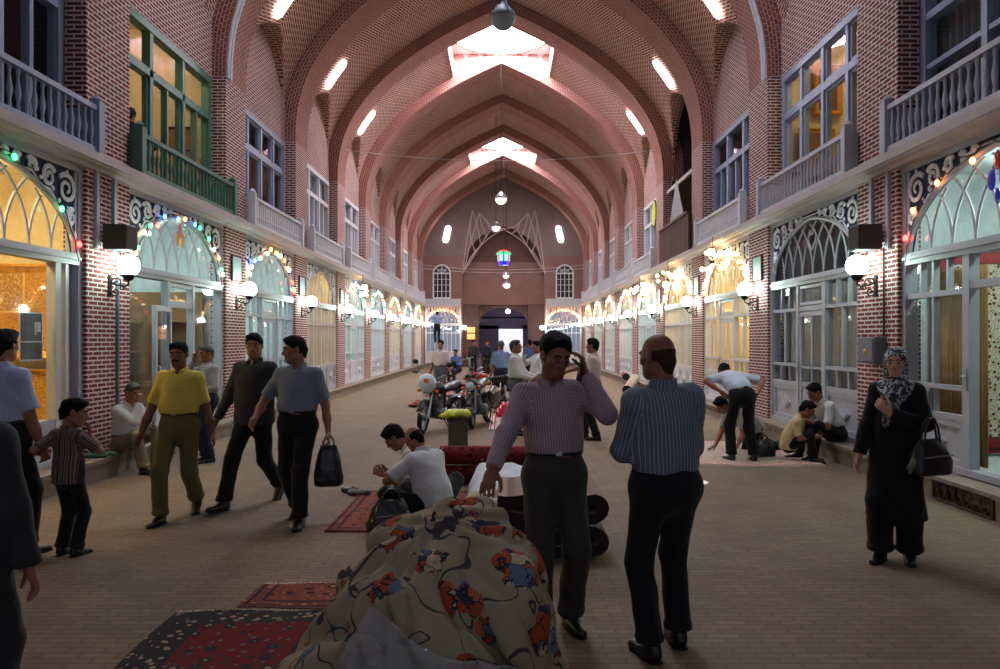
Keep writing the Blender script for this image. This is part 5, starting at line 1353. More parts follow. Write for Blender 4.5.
person('person', 'man in white shirt facing right beside the parked motorcycles', (.35, 13.3, 0), -PI / 2 - .25, 1.68, .014, 1.05, rw=(.10, .34, 1.02), lw=(-.06, .36, 1.04), shirt=CL['white'], trousers=CL['grey'], sleeve='long', hairmat='hairbrown', hair='thin', hpitch=-.12)
person('person', 'person with hand raised to the mouth, half hidden behind the man in mauve', (.78, 14.6, 0), PI / 2 + .3, 1.66, .016, 1.0, rw=(.06, .26, 1.46), rpole=(.6, .1, -1), lw=(-.2, .2, 1.0), shirt=CL['white'], trousers=CL['black'], sleeve='long', rhand=dict(d=(0, .1, 1), pn=(0, -1, 0), curl=.9))
person('person', 'person in light blue shirt with back turned beyond the motorcycles', (.05, 18.2, 0), .2, 1.66, .02, 1.05, shirt=CL['bluegrey'], trousers=CL['jeans'], hairmat='hairgrey')
person('person', 'distant person in blue shirt behind the raised hand, near the end wall', (.95, 24.5, 0), .1, 1.70, .02, 1.0, shirt=CL['blue'], trousers=CL['jeans'])
person('person', 'man in white short sleeved shirt and grey trousers standing before the silver ladder', (-1.52, 19.4, 0), PI - .35, 1.68, .018, 1.05, rw=(.30, .02, .82), lw=(-.31, .06, .82), shirt=CL['pinkish'], trousers=CL['grey'], hyaw=.3)
person('person', 'man in dark blue jacket sitting by the foot of the ladder', (-1.75, 29.5, 0), PI - .5, 1.70, .022, 1.1, (0, 0, .55), pitch=.3, rw=(.15, .4, .75), lw=(-.15, .4, .75), rf=(.12, .42, .085), lf=(-.12, .42, .085), rkp=(0, 1, .6), lkp=(0, 1, .6), shirt=CL['blue'], trousers=CL['jeans'], sleeve='long')
person('person', 'distant person in dark clothes, left of the two before the dark passage', (-1.38, 36, 0), PI, 1.66, .025, 1.0, shirt=CL['dark'], trousers=CL['black'], sleeve='long')
person('person', 'distant person in dark blue clothes leaning by the orange lit niche', (-.76, 36.5, 0), PI - .3, 1.66, .025, 1.0, shirt=CL['jeans'], trousers=CL['black'], sleeve='long')
person('person', 'person high on a stepladder by the left end shopfront', (-3.50, 40.0, 1.52), .2, 1.70, .025, 1.0, rw=(.2, .35, 1.45), lw=(-.2, .35, 1.4), shirt=CL['bluegrey'], trousers=CL['black'], sleeve='long')
person('person', 'dark figure sitting inside behind the green upper window', (-5.62, 11.55, 3.98), .5, 1.72, .016, 1.1, (0, 0, .50), rw=(.2, .35, .75), lw=(-.2, .35, .75), rf=(.12, .42, .085), lf=(-.12, .42, .085), rkp=(0, 1, .6), lkp=(0, 1, .6), shirt=CL['jeans'], trousers=CL['black'], sleeve='long', hpitch=.2)
# ------------------------------------------------------------------ carpets, bundles and everything on the floor
def rug(name, label, mat, x0, x1, y0, y1, z=.0, th=.012, rot=0.0, fringe=True, wav=.004, nu=26, nv=34, seed=0, cat='carpet', group=None, curl=0.0):
    cx, cy = (x0 + x1) / 2, (y0 + y1) / 2; t = thing(name, label, cat, (cx, cy, z), rot, group)
    w, l = x1 - x0, y1 - y0; rr = random.Random(seed)
    f1, f2 = rr.uniform(3, 6), rr.uniform(3, 6)
    def hgt(u, v): return wav * (1 + math.sin(u * f1 * 2 + v * 3 + seed) * math.sin(v * f2 * 2 + seed)) + curl * max(0, (v - .8) * 5) ** 2
    top = [[((u / nu - .5) * w, (v / nv - .5) * l, th + hgt(u / nu, v / nv)) for v in range(nv + 1)] for u in range(nu + 1)]
    bot = [[(x, y, zz - th + .001) for x, y, zz in row] for row in top]
    uv = [[(u / nu * w, v / nv * l) for v in range(nv + 1)] for u in range(nu + 1)]
    mb = MB(); mb.grid(top, uv=uv); mb.grid(bot, uv=uv)
    def rim(seq_t, seq_b):
        for a, b, c, d in zip(seq_t, seq_t[1:], seq_b[1:], seq_b): mb.quad(a, b, c, d, 0, [(.01, .01)] * 4)
    rim(top[0], bot[0]); rim(top[-1], bot[-1]); rim([r[0] for r in top], [r[0] for r in bot]); rim([r[-1] for r in top], [r[-1] for r in bot])
    mb.build('pile', mat, t, smooth=1.0)
    if fringe:
        for e in (0, -1):
            fb = MB(); n = int(w / .012); sg = -1 if e == 0 else 1
            for i in range(n):
                x = (-.5 + (i + .5) / n) * w; L = rr.uniform(.045, .075); y = sg * l / 2; k = min(nu, int((x / w + .5) * nu)); zz = top[k][e][2] - th * .5
                fb.tube([(x, y - sg * .003, zz), (x + rr.uniform(-.008, .008), y + sg * L * .5, max(.004 - z * 0, zz * .55)), (x + rr.uniform(-.015, .015), y + sg * L, .004)], .0026, 3)
            o = fb.build('fringe', M['fringe'], t, smooth=0, weld=False); o['kind'] = 'stuff'
    return t
M['fringe'] = paint('undyed wool fringe', (196, 184, 164), .95)
C_RED = carpet('red persian carpet', (106, 30, 31), (44, 44, 50), (150, 122, 102), (50, 46, 46), 3.2, sx=1.35, sy=2.2, bw=.22, third=(90, 96, 92))
C_BROWN = carpet('rust and brown carpet', (130, 70, 56), (60, 40, 44), (168, 110, 80), (106, 62, 56), 3.4, sx=.85, sy=1.2, bw=.12)
C_KILIM = carpet('orange kilim', (146, 82, 62), (56, 50, 54), (150, 112, 92), (128, 62, 50), 4.0, sx=1.3, sy=1.75, bw=.10, third=(160, 90, 66))
C_PALE = carpet('pale cream carpet', (196, 180, 162), (176, 134, 116), (226, 214, 198), (206, 160, 140), 2.8, sx=1.7, sy=2.3, bw=.14, third=(190, 172, 150))
C_DARKRED = carpet('dark red carpet', (120, 30, 32), (60, 24, 30), (190, 150, 120), (90, 24, 28), 3.5, sx=1.6, sy=1.2, bw=.12)
C_PINK = carpet('pink and brown carpet', (150, 90, 80), (110, 66, 66), (196, 160, 146), (120, 72, 70), 3.0, sx=1.8, sy=1.4, bw=.12)
C_WHITE = carpet('white ground carpet', (226, 220, 214), (196, 60, 66), (150, 40, 46), (230, 226, 222), 2.2, sx=1.2, sy=3.0, bw=.1)
C_RWB = carpet('red white carpet', (180, 36, 48), (226, 216, 206), (30, 30, 36), (200, 50, 60), 2.4, sx=1.0, sy=1.3, bw=.14)
rug('carpet', 'red fringed oriental carpet lying at the lower left corner of the floor', C_RED, -1.80, -.42, 2.45, 4.62, rot=.05, seed=2, wav=.008)
rug('carpet', 'small rust coloured fringed rug just behind the red carpet', C_BROWN, -1.50, -.66, 4.66, 5.12, rot=-.02, seed=4, z=.0, wav=.006)
rug('carpet', 'folded greyish rug edge between the rust rug and the big bundle', C_PINK, -.62, -.42, 4.3, 5.0, rot=.5, seed=6, fringe=False, th=.03)
rug('kilim', 'orange kilim spread on the floor under the two sitting men', C_KILIM, -1.42, -.08, 6.55, 8.3, rot=.0, seed=5, fringe=False, wav=.004)
rug('carpet', 'pale cream rug under the bending and crouching men', C_PALE, 2.62, 4.42, 10.0, 12.3, rot=.0, seed=7, wav=.006)
rug('carpet', 'dark red carpet on the floor left of the motorcycles', C_DARKRED, -2.25, -.9, 18.6, 20.6, seed=8, fringe=False, wav=.02, th=.03)
rug('carpet', 'dull pink carpet farther back on the floor behind the motorcycles', C_PINK, -2.2, -.5, 22.0, 24.0, seed=9, fringe=False, wav=.02, th=.03)
rug('carpet', 'brown carpet lying near the middle far down the hall', C_BROWN, -1.9, -.6, 27.5, 29.0, seed=11, fringe=False, wav=.03, th=.03)
rug('carpet', 'bright white ground carpet running back from the motorcycles', C_WHITE, -.15, .75, 13.9, 17.0, seed=10, fringe=False, wav=.01)
for k in range(3):
    rug('folded_carpet', ('lowest folded red and white carpet of the pile by the motorcycles', 'middle folded red and white carpet of the pile', 'topmost folded red and white carpet of the pile')[k], C_RWB, -.05 + k * .06, .85 - k * .05, 16.2, 17.3, z=.03 + k * .09, th=.07, seed=20 + k, fringe=False, wav=.01, group='folded carpets piled by the motorcycles')
# shoes left at the kilim
def shoe_pair(x, y, rz, label, mat):
    t = thing('shoe', label, 'shoe', (x, y, .0), rz); P = [Cone((0, -.09, .045), (0, -.01, .04), .040, .040, .03), Cone((0, 0, .036), (0, .13, .030), .044, .036, .03, (0, 0, 1), .8), Ell((0, -.05, .09), (.028, .045, .05), None, .02, True)]
    V, Q = sdf_mesh(P, .008, [((0, 0, .004), (0, 0, -1))]); mesh_obj('upper', V, Q, mat, t)
    mb = MB(); mb.prism([(-.036, -.125), (-.044, 0), (-.042, .12), (0, .17), (.042, .12), (.044, 0), (.036, -.125)], lambda a, b, d: (a, b, d), 0, .008); mb.build('sole', M['rubber'], t, smooth=0)
shoe_pair(-1.52, 8.22, .9, 'black shoe on the floor, left one of the pair by the kilim', M['leather'])
shoe_pair(-1.40, 8.08, 1.1, 'greyish shoe on the floor, right one of the pair by the kilim', M['greybox'])
shoe_pair(-1.10, 8.05, -.9, 'dark shoe lying on the far edge of the orange kilim', M['leather'])
# the big bundle
def bundle_mat():
    m, nt, b = newmat('cream carpet with big blossoms'); tc = N(nt, 'ShaderNodeTexCoord')
    mp = N(nt, 'ShaderNodeMapping'); nt.links.new(tc.outputs['Object'], mp.inputs[0])
    dn = N(nt, 'ShaderNodeTexNoise', i_Scale=8.0, i_Detail=3.0); nt.links.new(mp.outputs[0], dn.inputs['Vector'])
    vm = nt.nodes.new('ShaderNodeVectorMath'); vm.operation = 'MULTIPLY_ADD'; nt.links.new(dn.outputs['Color'], vm.inputs[0]); vm.inputs[1].default_value = (.20, .20, .20); nt.links.new(mp.outputs[0], vm.inputs[2])
    v = N(nt, 'ShaderNodeTexVoronoi', i_Scale=4.4, i_Randomness=.75); nt.links.new(vm.outputs[0], v.inputs['Vector'])
    vl = N(nt, 'ShaderNodeTexVoronoi', i_Scale=14.0, i_Randomness=.9); nt.links.new(vm.outputs[0], vl.inputs['Vector'])
    cell = N(nt, 'ShaderNodeSeparateColor'); nt.links.new(v.outputs['Color'], cell.inputs[0])
    lc = N(nt, 'ShaderNodeSeparateColor'); nt.links.new(vl.outputs['Color'], lc.inputs[0])
    col = srgb(146, 132, 106)
    petal = ramp(nt, lc.outputs[0], [(0, srgb(150, 70, 44)), (.30, srgb(168, 92, 58)), (.45, srgb(84, 96, 112)), (.64, srgb(58, 62, 76)), (.78, srgb(168, 150, 122))], 'CONSTANT')
    inside = math_(nt, 'LESS_THAN', v.outputs['Distance'], math_(nt, 'ADD', .20, math_(nt, 'MULTIPLY', cell.outputs[1], .30)))
    wn = N(nt, 'ShaderNodeTexNoise', i_Scale=3.4, i_Detail=1.0, i_Distortion=.8); nt.links.new(mp.outputs[0], wn.inputs['Vector'])
    vine = math_(nt, 'LESS_THAN', math_(nt, 'ABSOLUTE', math_(nt, 'SUBTRACT', wn.outputs[0], .5)), .011)
    c = mixc(nt, vine, col, srgb(66, 62, 66))
    edge = N(nt, 'ShaderNodeTexVoronoi', i_Scale=14.0, i_Randomness=.9); edge.feature = 'DISTANCE_TO_EDGE'; nt.links.new(vm.outputs[0], edge.inputs['Vector'])
    pc = mixc(nt, math_(nt, 'LESS_THAN', edge.outputs['Distance'], .045), petal, srgb(50, 44, 46))
    c = mixc(nt, inside, c, pc)
    nt.links.new(c, b.inputs['Base Color']); b.inputs['Roughness'].default_value = .95; b.inputs['Specular IOR Level'].default_value = .1
    fz = N(nt, 'ShaderNodeTexNoise', i_Scale=180.0); nt.links.new(tc.outputs['Object'], fz.inputs['Vector']); bump(nt, b, fz.outputs[0], .004, .6)
    return m
t = thing('carpet_bundle', 'large tied bundle of cream carpet with orange and blue blossoms in the foreground', 'carpet bundle', (-.15, 3.30, 0))
P = [Ell((-.42, -.02, .14), (.30, .42, .22), None, .12), Ell((0, .0, .34), (.52, .50, .36), None, .12), Ell((.05, .12, .58), (.36, .38, .30), None, .12), Cone((-.30, -.10, .10), (.34, -.05, .10), .28, .28, .1), Ell((.30, .05, .45), (.22, .40, .36), None, .08),
     Cone((-.12, .42, .72), (.16, .46, .80), .10, .11, .08), Cone((-.22, .20, .72), (.10, .10, .80), .11, .09, .05), Cone((.02, .05, .82), (.26, .34, .76), .08, .09, .05), Cone((-.36, .10, .55), (-.12, -.26, .62), .10, .10, .06)]
P += [Cone((.00, -.30, .76), (.42, -.30, .26), .022, .03, .07, sub=True), Cone((-.16, -.18, .88), (.10, .30, .92), .020, .02, .06, sub=True), Cone((-.52, -.12, .42), (-.20, -.40, .58), .02, .02, .06, sub=True), Cone((-.08, -.46, .60), (.02, -.56, .05), .022, .03, .07, sub=True),
      Cone((.46, -.10, .60), (.42, .30, .70), .02, .02, .05, sub=True), Cone((.28, -.36, .70), (.40, .0, .86), .02, .02, .05, sub=True)]
def folds(F, X, Y, Z):
    a = np.arctan2(Y, X); r = np.clip(Z / .9, 0, 1)
    return F + .018 * np.sin(a * 7 + 3 * np.sin(Z * 5 + a)) * (1 - .3 * r) + .009 * np.sin(a * 17 + 5 * np.sin(Z * 6 + 2 * a)) - .016 * np.exp(-np.abs(np.sin(a * 3.5 + 2.5 * np.sin(Z * 4 + 1.5 * a))) * 9) * -1 + .010 * np.sin(X * 16 + 4 * np.sin(Y * 7) + Z * 12)
V, Q = sdf_mesh(P, .014, [((0, 0, .0), (0, 0, -1))], post=folds); mesh_obj('cloth', V, Q, bundle_mat(), t)
# plastic wrapped over its near side
def plastic_over(F, X, Y, Z): return F
BV = V.copy()
def skin_y(x, z):
    r = .03
    while True:
        m = (np.abs(BV[:, 0] - x) < r) & (np.abs(BV[:, 2] - z) < r)
        if m.any(): return float(BV[m, 1].min())
        r *= 1.5
rows = []
def bundle_front(x, z):
    """distance in front of the bundle's middle where its skin lies"""
    e = 1 - (x / .55) ** 2 - ((z - .34) / .42) ** 2
    return -.54 * math.sqrt(max(e, .02)) - .05
for i in range(61):
    row = []
    for k in range(37):
        u = i / 60; v = k / 36; x = -.52 + .92 * u; ztop = float(np.interp(x, (-.52, -.35, -.21, -.1, .1, .4), (.10, .40, .63, .58, .49, .40))) ; z = .01 + ztop * v
        y = skin_y(x, z) - .03 - .020 * abs(math.sin(x * 15 + z * 9 + math.sin(z * 11))) - .016 * abs(math.sin(z * 21 - x * 8 + 2 * math.sin(x * 9))) - .006 * math.sin(x * 60 + z * 41)
        row.append((x, y, z))
    rows.append(row)
mb = MB(); mb.grid(rows); o = mb.build('plastic_bag', film('grey plastic wrapping', (156, 152, 148), .40, .22), smooth=3); o.location = (-.15, 3.30, 0); o.modifiers.new('t', 'SOLIDIFY').thickness = .003
tag(o, 'crumpled clear plastic sheet wrapped over the near left side of the bundle', 'plastic sheet')
# folded brown carpet behind the man in mauve
def brown_stripe():
    m, nt, b = newmat('brown carpet back with stripes'); uv = N(nt, 'ShaderNodeUVMap', uv_map='UVMap'); sp = N(nt, 'ShaderNodeSeparateXYZ'); nt.links.new(uv.outputs[0], sp.inputs[0])
    f = math_(nt, 'FRACT', math_(nt, 'MULTIPLY', sp.outputs[0], 3.2))
    c = ramp(nt, f, [(0, srgb(150, 122, 108)), (.38, srgb(112, 88, 82)), (.52, srgb(166, 140, 122)), (.7, srgb(140, 108, 100)), (.85, srgb(104, 84, 80))])
    nt.links.new(c, b.inputs['Base Color']); b.inputs['Roughness'].default_value = .95; return m
def ribbon(path, th):
    """closed outline of a thick strip that follows path (in x,z)"""
    n = len(path); L, R = [], []
    for i in range(n):
        a = path[max(i - 1, 0)]; b = path[min(i + 1, n - 1)]; d = Vector((b[0] - a[0], b[1] - a[1])).normalized(); nn = Vector((-d.y, d.x)); p = Vector(path[i])
        L.append(p + nn * th / 2); R.append(p - nn * th / 2)
    return L, R
def folded_stack(name, label, x0, x1, y0, y1, z0, th, layers, gap, mats, sag=.015):
    t = thing(name, label, 'carpet', ((x0 + x1) / 2, (y0 + y1) / 2, z0)); w = (x1 - x0) / 2; pitch = th + gap; path = []
    for k in range(layers):
        z = th / 2 + k * pitch; d = 1 if k % 2 == 0 else -1; xs = [(-w + pitch / 2) + (2 * w - pitch) * i / 10 for i in range(11)]
        if d < 0: xs = xs[::-1]
        for i, x in enumerate(xs): path.append((x, z + sag * math.sin(i * .9 + k)))
        if k < layers - 1:
            cx = xs[-1]
            for q in range(1, 6):
                a = -PI / 2 + PI * q / 6; path.append((cx + d * pitch / 2 * math.cos(a), z + pitch / 2 + pitch / 2 * math.sin(a)))
    L, R = ribbon(path, th); ny = 8; hy = (y1 - y0) / 2; mb = MB(); s = [0]
    for a, b in zip(path, path[1:]): s.append(s[-1] + math.hypot(a[0] - b[0], a[1] - b[1]))
    for S_, m in ((L, 0), (R, 1)):
        P = [[(p.x, -hy + 2 * hy * k / ny, p.y) for k in range(ny + 1)] for p in S_]; U = [[(s[i], 2 * hy * k / ny) for k in range(ny + 1)] for i in range(len(S_))]; mb.grid(P, m, U)
    for y, e in ((-hy, 0), (hy, 0)):
        for i in range(len(path) - 1): mb.quad((L[i].x, y, L[i].y), (L[i + 1].x, y, L[i + 1].y), (R[i + 1].x, y, R[i + 1].y), (R[i].x, y, R[i].y), 2)
    for i in (0, -1): mb.quad((L[i].x, -hy, L[i].y), (L[i].x, hy, L[i].y), (R[i].x, hy, R[i].y), (R[i].x, -hy, R[i].y), 2)
    mb.build('pile', mats, t, smooth=.8); return t
BS = brown_stripe(); dk = paint('dark carpet edge', (44, 36, 36), .95)
folded_stack('folded_carpet', 'thick brown striped carpet folded over itself behind the man in mauve', .04, .92, 5.75, 6.55, .02, .085, 4, .045, [BS, BS, dk])
# rolled red carpets
def roll(name, label, c, L, r, rz, mat, endmat, tilt=0.0, turns=3, cat='rolled carpet', group=None):
    t = thing(name, label, cat, c, rz, group); mb = MB(); n = 28
    P = [[(-L / 2 + L * k / 6, r * (1 + .03 * math.sin(3 * 2 * PI * i / n + k)) * math.cos(2 * PI * i / n), r + r * .94 * (1 + .03 * math.sin(2 * 2 * PI * i / n)) * math.sin(2 * PI * i / n)) for k in range(7)] for i in range(n + 1)]
    U = [[(L * k / 6, 2 * PI * r * i / n) for k in range(7)] for i in range(n + 1)]; mb.grid(P, 0, U)
    for k in (0, 6): mb.add([P[i][k] for i in range(n)], [tuple(range(n))], 1)
    mb.build('outer_layer', [mat, endmat], t, smooth=.8)
    for sx in (-1, 1):
        sp_ = MB(); pts = []
        for i in range(60): a = turns * 2 * PI * i / 59; rr = r * (.12 + .82 * i / 59); pts.append((sx * (L / 2 + .003), rr * math.cos(a), r + rr * .94 * math.sin(a)))
        sp_.tube(pts, .007, 4); sp_.build('end_spiral', dk, t, smooth=1)
    if tilt: t.rotation_euler = (0, tilt, rz)
    return t
RR = carpet('rolled red flowered carpet', (118, 40, 44), (70, 24, 30), (176, 120, 110), (120, 30, 36), 3.4, sx=9, sy=9, bw=.01, third=(60, 60, 70))
RD = carpet('rolled dark red carpet', (84, 20, 26), (40, 14, 20), (120, 70, 66), (70, 18, 24), 3.4, sx=9, sy=9, bw=.01)
roll('rolled_carpet', 'lower dark red rolled carpet lying behind the sitting men', (.0, 8.75, 0), 1.15, .115, .04, RD, dk)
roll('rolled_carpet', 'upper red flowered rolled carpet lying on the dark red roll', (-.05, 8.78, .216), 1.10, .115, -.03, RR, dk)
RB = carpet('rolled beige carpet', (176, 164, 146), (130, 100, 90), (196, 186, 170), (160, 140, 120), 3.0, sx=9, sy=9, bw=.01)
roll('rolled_carpet', 'beige rolled carpet lying across the right plinth by the pink shirted man', (4.35, 25.0, .06), 1.7, .16, 1.25, RB, dk, tilt=-.18)
roll('rolled_carpet', 'grey rolled carpet behind the beige roll on the right plinth', (4.5, 27.2, .25), 1.5, .13, 1.45, C_PINK, dk)
# white sheet and the pale cloth heap beside the bundle
rows = []
for i in range(25):
    rows.append([(-.22 + .90 * i / 24, 6.55 + 1.5 * k / 24, .24 + .10 * (k / 24) + .02 * math.sin(i * .9 + k * .7) + .015 * math.sin(k * 1.7) - (.22 * max(0, (.16 - k / 24) / .16) ** 1.2) - .2 * max(0, (.10 - i / 24) / .10)) for k in range(25)])
mb = MB(); mb.grid(rows); o = mb.build('white_sheet', cloth('white cotton sheet', (206, 208, 212)), smooth=3); o.modifiers.new('t', 'SOLIDIFY').thickness = .006
tag(o, 'crumpled white sheet spread over a low carpet pile behind the bundle', 'sheet')
for k in range(3):
    rug('folded_carpet', ('bottom folded carpet under the white sheet', 'middle folded carpet under the white sheet', 'top folded carpet just under the white sheet')[k], (C_PINK, C_BROWN, C_PINK)[k], -.16, .62, 6.75, 7.95, z=.002 + .072 * k, th=.05, seed=30 + k, fringe=False, wav=.005, group='folded carpets under the white sheet')
P = [Cone((-.30, 6.35, .10), (.02, 6.62, .30), .10, .09, .05), Cone((-.34, 6.5, .14), (-.10, 6.80, .34), .09, .07, .05), Cone((-.20, 6.3, .06), (.10, 6.5, .14), .09, .08, .05)]
V, Q = sdf_mesh([Cone(p.a - v3(-.15, 6.5, 0), p.b - v3(-.15, 6.5, 0), p.ra, p.rb, .05) for p in P], .014, [((0, 0, .002), (0, 0, -1))], noise=.012, nf=1.2)
o = mesh_obj('cloth_heap', V, Q, cloth('pale yellow cloth', (190, 180, 140)), None); o.location = (-.13, 6.02, 0); tag(o, 'crumpled pale yellowish cloth heap beside the balding man and the white sheet', 'cloth')
# bags
def soft_bag(name, label, loc, rz, sx, sy, sz, mat, handle=True, hh=.14, cat='bag', slump=.0, pockets=False):
    t = thing(name, label, cat, loc, rz); mb = MB(); P = []; n = 40
    for f, w, d in ((0, .0, .0), (.0, .5, .5), (.004, .86, .8), (.05, .98, 1.0), (.2, 1.0, 1.0), (.4, .93, .92), (.6, .84, .76), (.78, .73, .55), (.92, .62, .32), (1.0, .56, .16), (1.0, .0, .0)):
        row = []
        for i in range(n):
            a = 2 * PI * i / n; c, s_ = math.cos(a), math.sin(a); q = (abs(c) ** 3.2 + abs(s_) ** 3.2) ** (-1 / 3.2); r = 1 + (.05 * math.sin(a * 5 + f * 9) + .04 * math.sin(a * 9 - f * 14)) * (1 if 0 < f < 1 else 0)
            row.append((sx * .5 * w * q * c * r, sy * .9 * d * q * s_ * r, sz * f + (.012 * math.sin(a * 3) if f > .9 else 0)))
        P.append(row + row[:1])
    mb.grid(P); mb.build('body', mat, t, smooth=1.0)
    if handle:
        for s in (-1, 1):
            h = MB(); h.tube([(-sx * .22, s * .012, sz * .93), (-sx * .16, s * .014, sz + hh * .6), (-.02, s * .012, sz + hh), (.02, s * .012, sz + hh), (sx * .16, s * .014, sz + hh * .6), (sx * .22, s * .012, sz * .93)], .008, 6); h.build('handle', mat, t)
    if pockets:
        z_ = MB(); z_.bar((-sx * .38, -sy * .8, sz * .55), (sx * .38, -sy * .8, sz * .58), .012, .01); z_.build('zip', M['steel'], t)
    return t
M['bagplastic'] = paint('black plastic bag', (20, 20, 22), .3, vary=.1, scale=14, bmp=.03, spec=.6)
soft_bag('plastic_bag', 'black plastic carrier bag hanging from the hand of the grey blue shirted man', (-1.47, 6.93, .335), .2, .26, .10, .36, M['bagplastic'], hh=.10)
soft_bag('shoulder_bag', 'black bag on the kilim before the balding man', (-.84, 6.55, .02), .4, .40, .13, .26, M['bagplastic'], hh=.10, pockets=True)
soft_bag('handbag', 'black leather handbag hanging from the forearm of the woman in black', (3.26, 5.46, .70), .35, .36, .09, .25, M['leather'], hh=.16, pockets=True)
soft_bag('holdall', 'black holdall on the pale rug between the bending man and the plinth', (3.86, 10.75, .01), .3, .36, .12, .24, M['bagplastic'], hh=.06)
# telephones
for (x, y, z, rz, lab) in ((mauve_at.x + .135, mauve_at.y - .15, 1.50, .3, 'dark mobile telephone held to the ear of the man in mauve'),):
    mb = MB(); mb.obox(Matrix.Translation((0, 0, 0)), .016, .045, .105); o = mb.build('mobile_phone', M['black'], smooth=0); o.location = (x, y, z); o.rotation_euler = (.2, .12, rz); bevel(o, .004); tag(o, lab, 'telephone')
# waste bin with a yellow bag
t = thing('waste_bin', 'dark square waste bin standing before the motorcycles', 'bin', (-.585, 11.75, 0), .1)
mb = MB(); m_ = Matrix.Translation((0, 0, .225)); mb.obox(m_, .30, .30, .45); o = mb.build('body', paint('weathered bin metal', (74, 70, 60), .7, vary=.2), t, smooth=0); bevel(o, .01)
mb = MB(); mb.box(-.165, .165, -.165, .165, .44, .465); mb.build('rim', M['black'], t, smooth=0)
V, Q = sdf_mesh([Cone((-.14, 0, .06), (.13, .02, .07), .07, .06, .05), Cone((-.26, -.05, .03), (-.05, -.05, .05), .03, .05, .05), Cone((.05, .06, .05), (.17, 0, .05), .05, .04, .04)], .012, [((0, 0, 0), (0, 0, -1))], noise=.008, nf=2)
o = mesh_obj('plastic_bag', V, Q, paint('yellow plastic bag', (206, 206, 70), .4, spec=.5), None); o.location = (-.585, 11.74, .468); tag(o, 'crumpled yellow plastic bag lying on top of the waste bin', 'bag')
